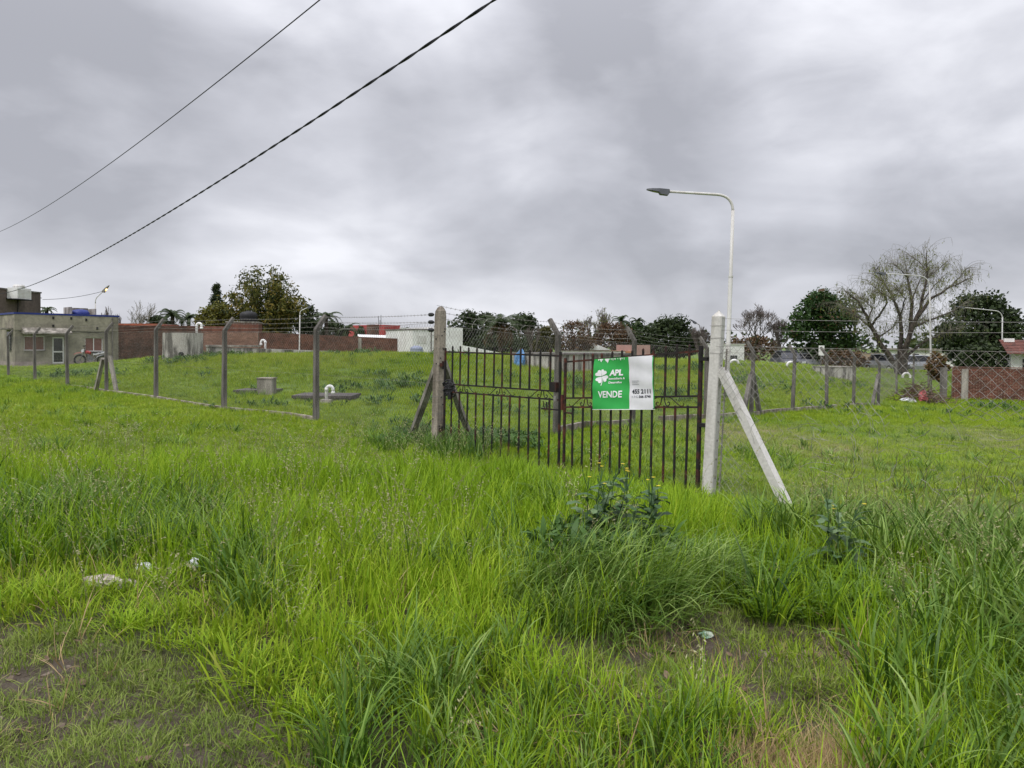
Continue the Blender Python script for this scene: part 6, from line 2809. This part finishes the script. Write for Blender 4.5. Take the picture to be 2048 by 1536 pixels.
GR_FINE = leafmat('grass_fine', [(0.038, 0.08, 0.004), (0.14, 0.26, 0.010), (0.265, 0.395, 0.018), (0.42, 0.49, 0.06)], .30, .5, True, .15)
GR_COARSE = leafmat('grass_coarse', [(0.018, 0.048, 0.006), (0.06, 0.13, 0.014), (0.135, 0.225, 0.030), (0.29, 0.38, 0.11)], .25, .45, True, .22)
GR_LAWN = leafmat('grass_lawn', [(0.038, 0.09, 0.006), (0.145, 0.24, 0.012), (0.26, 0.345, 0.022), (0.35, 0.33, 0.085)], .28, .55, True, .12)
GR_WORN = leafmat('grass_worn', [(0.06, 0.105, 0.016), (0.15, 0.215, 0.03), (0.24, 0.30, 0.06), (0.34, 0.30, 0.14)], .3, .55, True)
GR_SEED = leafmat('grass_seed', [(0.07, 0.11, 0.025), (0.17, 0.20, 0.06), (0.31, 0.30, 0.14), (0.42, 0.40, 0.25)], .3, .6, True)
GR_STRAW = leafmat('straw', [(0.22, 0.15, 0.07), (0.36, 0.26, 0.13), (0.50, 0.38, 0.21)], .2, .6, True)
CLOV = leafmat('clover_leaf', [(0.05, 0.105, 0.010), (0.12, 0.22, 0.018), (0.20, 0.31, 0.035)], .35, .5, True)
WEED = leafmat('weed_leaf', [(0.025, 0.065, 0.013), (0.065, 0.135, 0.026), (0.13, 0.22, 0.05)], .3, .5, True)
DEADL = leafmat('dead_leaf', [(0.05, 0.032, 0.022), (0.13, 0.085, 0.055), (0.28, 0.20, 0.14)], .15, .7, True)


def scatter(name, label, cat, meshes, x, y, scl, rot, tint, var, zoff=0.0):
    n = len(x)
    z = HH(x, y) + zoff
    me = bpy.data.meshes.new(name)
    me.vertices.add(n)
    me.vertices.foreach_set('co', np.stack([x, y, z], 1).ravel())
    a = me.attributes.new('rot', 'FLOAT_VECTOR', 'POINT')
    a.data.foreach_set('vector', np.asarray(rot).ravel())
    a = me.attributes.new('scl', 'FLOAT_VECTOR', 'POINT')
    a.data.foreach_set('vector', np.asarray(scl).ravel())
    a = me.attributes.new('tint', 'FLOAT', 'POINT')
    a.data.foreach_set('value', np.clip(tint, 0, 1))
    a = me.attributes.new('var', 'INT', 'POINT')
    a.data.foreach_set('value', var.astype(np.int32))
    me.update()
    o_ = bpy.data.objects.new(name, me)
    COL.objects.link(o_)
    tag(o_, label, cat, kind='stuff')
    cc = bpy.data.collections.new(name + '_clumps')
    for i, q_ in enumerate(meshes):
        cc.objects.link(bpy.data.objects.new('%s_clump_%02d' % (name, i), q_))
    ng = bpy.data.node_groups.new(name, 'GeometryNodeTree')
    ng.interface.new_socket('Geometry', in_out='INPUT', socket_type='NodeSocketGeometry')
    ng.interface.new_socket('Geometry', in_out='OUTPUT', socket_type='NodeSocketGeometry')
    gi = ng.nodes.new('NodeGroupInput')
    go = ng.nodes.new('NodeGroupOutput')
    ip = ng.nodes.new('GeometryNodeInstanceOnPoints')
    ci = ng.nodes.new('GeometryNodeCollectionInfo')
    ci.inputs['Collection'].default_value = cc
    ci.inputs['Separate Children'].default_value = True
    ci.inputs['Reset Children'].default_value = True

    def na(nm, ty):
        q_ = ng.nodes.new('GeometryNodeInputNamedAttribute')
        q_.data_type = ty
        q_.inputs['Name'].default_value = nm
        return q_.outputs['Attribute']
    ng.links.new(gi.outputs[0], ip.inputs['Points'])
    ng.links.new(ci.outputs[0], ip.inputs['Instance'])
    ip.inputs['Pick Instance'].default_value = True
    ng.links.new(na('var', 'INT'), ip.inputs['Instance Index'])
    ng.links.new(na('rot', 'FLOAT_VECTOR'), ip.inputs['Rotation'])
    ng.links.new(na('scl', 'FLOAT_VECTOR'), ip.inputs['Scale'])
    ng.links.new(ip.outputs[0], go.inputs[0])
    md = o_.modifiers.new('scatter', 'NODES')
    md.node_group = ng
    return o_


def pts_in(x0, x1, y0, y1, dens, mx=750, pymax=2100):
    n = int((x1 - x0) * (y1 - y0) * dens)
    x = rng.uniform(x0, x1, n)
    y = rng.uniform(y0, y1, n)
    px, py = project(np.stack([x, y, np.zeros(n)], 1))
    k = (px > -mx) & (px < 2048 + mx) & (py < pymax)
    return x[k], y[k]


def rots(n, lean=.15, yaw=None):
    r_ = np.zeros((n, 3))
    r_[:, 0] = rng.normal(0, lean, n)
    r_[:, 1] = rng.normal(0, lean, n)
    r_[:, 2] = rng.uniform(0, 6.283, n) if yaw is None else yaw
    return r_


def s3(s_, sx=None):
    s_ = np.asarray(s_)
    return np.stack([s_ if sx is None else sx, s_ if sx is None else sx, s_], 1)


def side(x, y):
    """>0 inside the lot (beyond the gate line)"""
    n = Vector((-FENCE_DIR.y, FENCE_DIR.x))
    return (x - WP.x) * n.x + (y - WP.y) * n.y


random.seed(303)
fine = [clump('f', GR_FINE, 24, .20, .50, .0095, .38, .2, 1.2, .13, btsd=.28) for _ in range(6)] + [clump('f', GR_FINE, 22, .18, .46, .0085, .55, .8, 2.6, .13, 5, btsd=.28) for _ in range(4)]
coarse = [clump('c', GR_COARSE, 24, .30, .62, .0165, .45, .6, 2.3, .11, 6, btsd=.28) for _ in range(5)] + [clump('c', GR_COARSE, 20, .26, .55, .0135, .35, .8, 2.9, .10, 6, btsd=.28) for _ in range(4)]
droopy = [clump('d', GR_COARSE, 24, .35, .75, .0115, .9, 1.2, 2.6, .12, 6, bias=0.0, btmu=.65, btsd=.28) for _ in range(5)]
lawn = [clump('l', GR_LAWN, 36, .05, .13, .0078, .8, .3, 1.7, .16, 3, btsd=.28) for _ in range(6)]
worn = [clump('w', GR_WORN, 30, .035, .105, .0048, 1.35, .4, 2.2, .085, 4, btsd=.3) for _ in range(7)]
seeds = [seed_stalk('s', GR_SEED) for _ in range(6)]
clov = [clover('k', CLOV) for _ in range(5)]
weeds = [broadleaf('b', WEED) for _ in range(5)]
straw = [clump('t', GR_STRAW, 30, .06, .20, .0035, 1.6, -.3, .5, .10, 3) for _ in range(4)]


def zone(nm, x, y):
    jx = (vnoise(x, y, 2.2, 401, 2) - .5) * .55
    jy = (vnoise(x, y, 2.2, 402, 2) - .5) * .45
    return inpoly(x + jx, y + jy, PZ[nm])


# --- tall fine grass
x, y = pts_in(-17, 10, 1.9, 13.2, 68)
sd_ = side(x, y)
far_lim = 10.3 + (vnoise(x, y, .5, 5) - .5) * 2.4
tallz = (sd_ < -.12) & (y < np.where(x < -2.5, far_lim, 13.0))
tallz &= ~(zone('short', x, y) | zone('path', x, y) | zone('straw', x, y))
mixz = zone('clover', x, y) | zone('droop', x, y)
tallz &= ~mixz | (rng.random(len(x)) < .30)
dark = zone('dark_left', x, y) | zone('dark_mid', x, y) | zone('dark_right', x, y) | zone('tufts', x, y) | zone('dark_low', x, y)
nz = vnoise(x, y, .9, 21, 3)
keep = tallz & (rng.random(len(x)) < np.where(dark, np.where(zone('dark_right', x, y), .62, .45), .97))
x, y, nz = x[keep], y[keep], nz[keep]
edge = np.clip((far_lim[keep] - y) / 1.8, .30, 1)
s_ = (.62 + .62 * nz) * rng.uniform(.75, 1.2, len(x)) * edge
s_ = np.where(zone('mid', x, y), s_ * .40, s_)
s_ = s_ * np.where(x > .2, np.clip(.30 + (-side(x, y) - .1) * .42, .30, 1), 1)
dist = np.hypot(x, y)
s_ = s_ * np.clip(.55 + (dist - 2.0) * .12, .55, 1.0)
scatter('tall_grass', 'tall bright fresh green grass filling the verge before the gate', 'grass', fine, x, y, s3(s_, np.maximum(s_, .75)), rots(len(x), .12), .50 + (vnoise(x, y, .45, 61, 3) - .5) * 1.1 + rng.normal(0, .12, len(x)), rng.integers(0, len(fine), len(x)))

# --- coarse dark tufts
x, y = pts_in(-17, 10, 1.8, 13, 55)
sd_ = side(x, y)
dark = zone('dark_left', x, y) | zone('dark_mid', x, y) | zone('dark_right', x, y) | zone('tufts', x, y) | zone('dark_low', x, y)
spot = vnoise(x, y, 1.3, 33, 2)
ok = (sd_ < -.1) & (y < 10.5) & ~(zone('short', x, y) | zone('path', x, y) | zone('droop', x, y))
p_ = np.where(dark, np.where(zone('dark_right', x, y), .55, .66), np.clip((spot - .60) * 3.2, 0, .6))
p_ = np.where(zone('mid', x, y), p_ * .12, p_)
p_ = np.where(zone('clover', x, y), .10, p_)
# weeds crowding the old gate post, both sides
gpd = np.hypot(x - G1.x, y - G1.y)
p_ = np.where((gpd < 1.1) & (sd_ < .9), .35, p_)
ok |= (gpd < 1.1)
keep = ok & (rng.random(len(x)) < p_)
x, y = x[keep], y[keep]
nz = vnoise(x, y, .8, 71, 3)
s_ = (.55 + .6 * nz) * rng.uniform(.75, 1.2, len(x))
s_ = s_ * np.clip(.62 + (np.hypot(x, y) - 2.0) * .12, .62, 1.0)
s_ = np.where(zone('dark_right', x, y), s_ * 1.1, s_)
scatter('coarse_grass', 'dark coarse tufts of broad-bladed grass across the verge', 'grass', coarse, x, y, s3(s_), rots(len(x), .14), .46 + .12 * zone('dark_right', x, y) + (vnoise(x, y, .7, 81, 2) - .5) * .9 + rng.normal(0, .13, len(x)), rng.integers(0, len(coarse), len(x)))

# --- lying, drooping grass beside the path
x, y = pts_in(-1, 3.5, 3.2, 7, 62)
k = zone('droop', x, y)
x, y = x[k], y[k]
yaw = rng.normal(R(-35), .8, len(x))
scatter('lying_grass', 'pale drooping grass lying over towards the dirt path', 'grass', droopy, x, y, s3(rng.uniform(.55, .95, len(x))), rots(len(x), .22, yaw), .62 + rng.normal(0, .32, len(x)), rng.integers(0, len(droopy), len(x)))

# --- seed heads
x, y = pts_in(-12, 8, 2.6, 12.5, 9)
sd_ = side(x, y)
ok = (sd_ < -.1) & (y < 10.3) & ~(zone('short', x, y) | zone('path', x, y) | zone('clover', x, y) | zone('straw', x, y))
p_ = np.clip((vnoise(x, y, .55, 91, 2) - .35) * 2.6, .08, 1)
p_ = np.where(zone('dark_right', x, y) | (x < -1.5) & (y > 5), np.maximum(p_, .75), p_)
p_ = np.where((np.hypot(x - G1.x - .5, y - G1.y + .8) < 1.2), 1, p_)
k = ok & (rng.random(len(x)) < p_)
x, y = x[k], y[k]
scatter('seed_grass', 'thin grass stalks with nodding pale seed heads above the verge', 'grass', seeds, x, y, s3(rng.uniform(.62, 1.0, len(x)) * np.clip(.6 + (y - 2) * .1, .6, 1)), rots(len(x), .12), .55 + rng.normal(0, .2, len(x)), rng.integers(0, len(seeds), len(x)))

# --- lawn inside the lot, on the mound and along the verge
xs, ys, sc_ = [], [], []
for (x0, x1, y0, y1, dn, sz) in ((-18, 14, 5, 16, 60, .95), (-32, 26, 10, 26, 30, 1.15), (-36, 34, 24, 46, 19, 1.6), (-55, 55, 44, 70, 4, 2.4)):
    a, b_ = pts_in(x0, x1, y0, y1, dn)
    if y0 == 10:
        k = (b_ > 16)
        a, b_ = a[k], b_[k]
    if y0 == 24:
        k = b_ > 26
        a, b_ = a[k], b_[k]
    if y0 == 44:
        k = b_ > 46
        a, b_ = a[k], b_[k]
    xs.append(a)
    ys.append(b_)
    sc_.append(np.full(len(a), sz))
x, y, sc_ = np.concatenate(xs), np.concatenate(ys), np.concatenate(sc_)
sd_ = side(x, y)
ok = (sd_ > -.15) | (y > 9.2) & (sd_ < 0)
dryk = np.clip((vnoise(x, y, .42, 41, 4) - .43) * 4, 0, 1) * np.clip((x - 3.2) / 2, 0, 1) * ((y > 7) & (y < 21))
ok &= rng.random(len(x)) > dryk * .70
ok &= ~((x > 2.0) & (y < 22) & (sd_ > 0) & (rng.random(len(x)) < .55))
# keep buildings' and slabs' footprints free
for fr_, dep in ((gf, 6.0), (SLF1, 1.3), (SLF2, 1.5)):
    uu = (x - fr_.o.x) * fr_.u.x + (y - fr_.o.y) * fr_.u.y
    ww = (x - fr_.o.x) * fr_.w.x + (y - fr_.o.y) * fr_.w.y
    ok &= ~((uu > -.25) & (uu < fr_.len + .25) & (ww < (1.3 if fr_ is gf else .3)) & (ww > -dep - .2))
x, y, sc_ = x[ok], y[ok], sc_[ok]
nz = vnoise(x, y, .33, 131, 3)
onm = np.clip((HH(x, y) - .1) / .7, 0, 1) * (y > 25)
lush = (vnoise(x, y, .42, 171, 3))
hs_ = sc_ * (.6 + .65 * nz) * (1 + onm * (.0 + .55 * lush)) * rng.uniform(.7, 1.3, len(x))
hs_ = np.where((y > 44) | ((x < -17) & (y > 33)), hs_ * .45, hs_)
tint = .56 + (vnoise(x, y, .16, 151, 3) - .5) * .7 + rng.normal(0, .14, len(x)) + onm * .34 - onm * np.clip((.46 - lush) * 3.5, 0, .6)
tint = np.where((x > 2.5) & (y < 20) & (side(x, y) > 0), tint + .05 + .30 * dryk[ok] , tint)
hs_ = np.where((x > 2.5) & (y < 22) & (side(x, y) > 0), hs_ * .75, hs_)
scatter('lawn_grass', 'short bright lawn grass inside the lot and over the mound', 'grass', lawn, x, y, s3(hs_, sc_ * 1.05), rots(len(x), .12), tint, rng.integers(0, len(lawn), len(x)))

# --- low grass filling between the tall stems
x, y = pts_in(-12, 8, 1.8, 10.6, 34)
k = (side(x, y) < -.1) & ~(zone('short', x, y) | zone('path', x, y) | zone('straw', x, y))
x, y = x[k], y[k]
scatter('under_grass', 'short grass growing between the tall stems of the verge', 'grass', lawn, x, y, s3(rng.uniform(.9, 1.9, len(x))), rots(len(x), .15), .36 + (vnoise(x, y, .6, 333, 2) - .5) * .8 + rng.normal(0, .16, len(x)), rng.integers(0, len(lawn), len(x)))

# --- weeds dotted through lot and mound
x, y = pts_in(-30, 30, 8, 42, 5.5)
p_ = np.clip((vnoise(x, y, .40, 191, 3) - .55) * 4, 0, 1)
k = (side(x, y) > .1) & (rng.random(len(x)) < p_) & ~((x > 2) & (y < 24))
k &= ~((y > 36) & (x < -18))
gpd = np.hypot(x - G1.x + .9, y - G1.y - 1.3)
x2, y2 = pts_in(G1.x - .9, G1.x + 1.7, G1.y + .1, G1.y + 2.6, 26)
x, y = np.concatenate([x[k], x2]), np.concatenate([y[k], y2])
scl = np.where(y > 20, 1.5, 1.0) * rng.uniform(.6, 1.3, len(x))
scatter('leafy_weeds', 'patches of dark low leafy weeds among the lawn', 'weeds', weeds, x, y, s3(scl), rots(len(x), .15), .45 + rng.normal(0, .2, len(x)), rng.integers(0, len(weeds), len(x)))

# --- worn short grass on the soil patches
x, y = pts_in(-9, 7, 1.5, 6.2, 430)
k = (zone('short', x, y) | zone('path', x, y)) & ~zone('straw', x, y)
cov = vnoise(x, y, 2.3, 211, 3)
lim = np.where(zone('path', x, y), .46, .43)
k &= rng.random(len(x)) < np.clip((cov - lim) * 5 + .95, .30, 1)
x, y = x[k], y[k]
edge = np.clip((y - 3.2) * .6, 0, 1) * zone('short', x, y)
scatter('worn_grass', 'sparse trampled short grass on the muddy ground', 'grass', worn, x, y, s3(rng.uniform(.5, 1.15, len(x)) * (1 + edge * .5)), rots(len(x), .2), .45 + (vnoise(x, y, 1.1, 231, 2) - .5) * .9 + rng.normal(0, .16, len(x)), rng.integers(0, len(worn), len(x)))

# --- dry short grass on the lawn right of the gate
x, y = pts_in(2.0, 19, 4.5, 22, 52)
dk = np.clip((vnoise(x, y, .42, 41, 4) - .33) * 4, .35, 1)
k = (side(x, y) > .1) & (rng.random(len(x)) < dk * .9)
x, y = x[k], y[k]
scatter('dry_lawn_grass', 'short dry brownish grass in patches on the lawn right of the gate', 'grass', worn, x, y, s3(rng.uniform(.9, 1.7, len(x))), rots(len(x), .2), .58 + .22 * np.clip((vnoise(x, y, .42, 41, 4) - .45) * 4, 0, 1) + rng.normal(0, .2, len(x)), rng.integers(0, len(worn), len(x)))

# --- short green growth over the dirt path
x, y = pts_in(-2, 6, 2.0, 6, 60)
k = zone('path', x, y) & (rng.random(len(x)) < np.clip((vnoise(x, y, 2.6, 431, 3) - .34) * 5, .15, 1))
x, y = x[k], y[k]
scatter('path_grass', 'low green grass tufts spreading over the dirt path', 'grass', lawn, x, y, s3(rng.uniform(.45, .95, len(x))), rots(len(x), .2), .42 + rng.normal(0, .2, len(x)), rng.integers(0, len(lawn), len(x)))

# --- taller tufts breaking up the lawn
x, y = pts_in(-34, 30, 6, 44, 7)
p_ = np.clip((vnoise(x, y, .5, 441, 3) - .50) * 4, 0, 1)
k = ((side(x, y) > .2) | (y > 10)) & (rng.random(len(x)) < p_) & ~((y > 33) & (x < -17))
x, y = x[k], y[k]
tuf = fine[:4] + coarse[:4]
scatter('lawn_tufts', 'taller tufts of grass standing up from the lawn', 'grass', tuf, x, y, s3(rng.uniform(.28, .6, len(x)) * np.where(y > 22, 1.15, 1), rng.uniform(.5, .9, len(x))), rots(len(x), .15), .5 + rng.normal(0, .2, len(x)), rng.integers(0, len(tuf), len(x)))

# --- clover patch
x, y = pts_in(-1, 5, 3.5, 7.5, 120)
k = zone('clover', x, y) & (rng.random(len(x)) < np.clip((vnoise(x, y, 1.6, 341, 3) - .3) * 4, .15, 1))
x, y = x[k], y[k]
scatter('clover_patch', 'low patch of small round clover leaves right of the weeds', 'clover', clov, x, y, s3(rng.uniform(.6, 1.0, len(x))), rots(len(x), .1), .5 + (vnoise(x, y, 1.2, 251, 2) - .5) * .9 + rng.normal(0, .12, len(x)), rng.integers(0, len(clov), len(x)))

# --- straw
x, y = pts_in(.4, 3, 1.9, 4, 420)
k = zone('straw', x, y) | (zone('path', x, y) & (rng.random(len(x)) < .05))
x, y = x[k], y[k]
scatter('straw', 'flattened patch of dry yellow straw at the bottom right', 'straw', straw, x, y, s3(rng.uniform(.6, 1.2, len(x))), rots(len(x), .2), .5 + rng.normal(0, .25, len(x)), rng.integers(0, len(straw), len(x)))

# --- clods and small stones on the worn ground
random.seed(808)
CLOD = leafmat('soil_clod', [(0.06, 0.045, 0.034), (0.13, 0.10, 0.078), (0.22, 0.185, 0.15)], 0.0, .95, True, .1)
cl_ = []
for k in range(5):
    bm = bmesh.new()
    bmesh.ops.create_icosphere(bm, subdivisions=1, radius=.03)
    for v_ in bm.verts:
        v_.co *= rnd(.6, 1.35)
        v_.co.z *= .8
    me = bpy.data.meshes.new('clod')
    bm.to_mesh(me)
    bm.free()
    me.materials.append(CLOD)
    a = me.attributes.new('bt', 'FLOAT', 'POINT')
    a.data.foreach_set('value', [rnd(.3, .7)] * len(me.vertices))
    cl_.append(me)
x, y = pts_in(-6, 4, 1.8, 5.4, 210)
k = (zone('short', x, y) | zone('path', x, y)) & (rng.random(len(x)) < np.clip((vnoise(x, y, 2.9, 361, 3) - .38) * 4, .05, 1))
x, y = x[k], y[k]
scatter('soil_clods', 'lumps of earth and small stones on the worn muddy ground', 'clods', cl_, x, y, s3(rng.lognormal(-1.25, .5, len(x))), rots(len(x), .6), rng.random(len(x)), rng.integers(0, len(cl_), len(x)))

# --- dead straw-coloured blades caught in the verge
x, y = pts_in(-11, 8, 1.9, 10.5, 10)
k = (side(x, y) < -.1) & (rng.random(len(x)) < np.clip((vnoise(x, y, 1.0, 371, 3) - .35) * 3.5, .1, 1))
x, y = x[k], y[k]
dead = [clump('z', GR_STRAW, 9, .12, .34, .006, 1.2, .3, 2.2, .12, 4) for _ in range(4)]
scatter('dead_grass', 'dead straw coloured blades caught among the green grass', 'grass', dead, x, y, s3(rng.uniform(.6, 1.1, len(x))), rots(len(x), .3), .4 + rng.normal(0, .25, len(x)), rng.integers(0, len(dead), len(x)))

# --- dead leaves on the mud
random.seed(404)
dl = []
for k in range(4):
    q_ = MB()
    n = 7
    for s_ in (0,):
        pts = [(-.5, 0), (-.25, .22), (.05, .27), (.3, .18), (.5, 0), (.3, -.18), (.05, -.26), (-.25, -.2)]
        cu = rnd(.1, .5)
        q_.add([Vector((x * .07, y * .06, .008 + cu * (x * x + y * y) * .05 + rnd(0, .006))) for x, y in pts] + [Vector((0, 0, .008))], [(i, (i + 1) % 8, 8) for i in range(8)], bt=rnd(.1, .9))
    dl.append(mesh_from('leaf', q_.v, q_.f, q_.bt, DEADL))
x, y = pts_in(-6, 4, 1.8, 5, 26)
k = zone('short', x, y) | zone('path', x, y)
x, y = x[k], y[k]
scatter('dead_leaves', 'scattered curled brown leaves lying on the muddy patches', 'leaves', dl, x, y, s3(rng.uniform(.4, 1.0, len(x))), rots(len(x), .35), rng.random(len(x)), rng.integers(0, len(dl), len(x)), .012)

# ------------------------------------------------------------------ flowering weeds in front of the gate
random.seed(515)
YEL = mat('yellow_petals', (0.62, 0.48, 0.03), 0.6, 0.1, 20)
WEEDP = leafmat('sowthistle_leaf', [(0.03, 0.07, 0.022), (0.07, 0.135, 0.05), (0.15, 0.22, 0.10)], .25, .45)


def sow_thistle(label, px, py, stems, seed):
    random.seed(seed)
    b0_ = onground(G(px, py))
    t_ = thing('flowering_weed', label, 'weed', b0_, 0, 'yellow flowered weeds before the gate')
    st = MB()
    lfm = MB()
    fl = MB()

    def leaf(p, az, ln, th):
        pts = []
        q_ = p.copy()
        for i in range(7):
            pts.append(q_.copy())
            d = Vector((math.cos(az) * math.sin(th), math.sin(az) * math.sin(th), math.cos(th)))
            q_ = q_ + d * ln / 6
            th += .22
        sd = Vector((-math.sin(az), math.cos(az), rnd(-.3, .3))).normalized()
        b_ = min(1, max(0, random.gauss(.5, .25)))
        ws = [.25, .75, .45, 1.0, .55, .8, .02]
        vv = []
        for i in range(7):
            vv += [pts[i] - sd * ws[i] * ln * .19, pts[i] + Vector((0, 0, -.004)), pts[i] + sd * ws[i] * ln * .19]
        lfm.add(vv, [f for i in range(6) for f in ((3 * i, 3 * i + 1, 3 * i + 4, 3 * i + 3), (3 * i + 1, 3 * i + 2, 3 * i + 5, 3 * i + 4))], b_)
    for s_ in range(stems):
        az = rnd(0, 6.28)
        h = rnd(.42, .72)
        th = rnd(.05, .35)
        p = b0_ + Vector((rnd(-.10, .10), rnd(-.08, .08), 0))
        pts = [p.copy()]
        for i in range(7):
            d = Vector((math.cos(az) * math.sin(th), math.sin(az) * math.sin(th), math.cos(th)))
            p = p + d * h / 7
            pts.append(p.copy())
            th += rnd(-.1, .1)
            if i < 6:
                for q_ in range(2):
                    leaf(pts[-1] - d * rnd(0, .05), rnd(0, 6.28), rnd(.13, .26) * (1.2 - i * .1), rnd(.5, 1.2))
        st.tube(pts, [.006, .0055, .005, .0045, .004, .0035, .003, .0025], 5, False)
        for q_ in range(3):
            tp = pts[-1] + Vector((rnd(-.05, .05), rnd(-.05, .05), rnd(-.02, .06)))
            st.tube([pts[-2], tp], .002, 4, False)
            if random.random() < .13 or (q_ == 0 and s_ < 2):
                for k_ in range(9):
                    a = k_ * .7
                    x = Vector((-math.sin(a), math.cos(a), 0)) * .004
                    d = Vector((math.cos(a), math.sin(a), .35)) * .015
                    fl.add([tp, tp + d - x, tp + d + x], [(0, 1, 2)])
            else:
                st.tube([tp, tp + Vector((0, 0, .012))], [.005, .003], 5)
    st.build('stems', WEEDP, t_)
    lfm.build('leaves', WEEDP, t_)
    if fl.v:
        fl.build('flowers', YEL, t_)


sow_thistle('leafy weed with yellow flowers, leftmost of those before the gate', 1185, 1122, 4, 1)
sow_thistle('leafy weed with yellow flowers in the middle below the banner', 1235, 1132, 5, 2)
sow_thistle('leafy weed with yellow flowers leaning right towards the white post', 1295, 1128, 4, 3)
sow_thistle('small leafy weed with yellow flowers beside the clover on the right', 1690, 1150, 3, 4)
# low leaf mass around them
x, y = pts_in(.2, 2.6, 4.6, 6.4, 60)
c_ = G(1235, 1140)
k = ((x - c_.x) / .55) ** 2 + ((y - c_.y) / .5) ** 2 < 1
x, y = x[k], y[k]
scatter('weed_leaves', 'mass of dark weed leaves at the foot of the flowering weeds', 'weeds', weeds, x, y, s3(rng.uniform(.8, 1.5, len(x))), rots(len(x), .2), .4 + rng.normal(0, .2, len(x)), rng.integers(0, len(weeds), len(x)), .06)
# dry upright stalks beyond the torn mesh
random.seed(626)
m = MB()
for k in range(70):
    px = rnd(1600, 2080)
    b0_ = onground(P(px, rnd(900, 980), rnd(5.5, 8.5)))
    if side(b0_.x, b0_.y) < -.6:
        continue
    p = b0_.copy()
    pts = [p.copy()]
    dr = Vector((rnd(-.4, .4), rnd(-.2, .2), 1)).normalized()
    for s_ in range(5):
        p = p + dr * rnd(.05, .14)
        pts.append(p.copy())
        dr = (dr + Vector((rnd(-.4, .4), rnd(-.3, .3), rnd(-.1, .2)))).normalized()
    m.tube(pts, .002, 3, False)
o = m.build('dry_stalks', mat('dry_stalk', (0.12, 0.09, 0.06), 0.9, 0.3, 6))
tag(o, 'thin dry brown stalks standing along the torn mesh fence', 'stalks', kind='stuff')
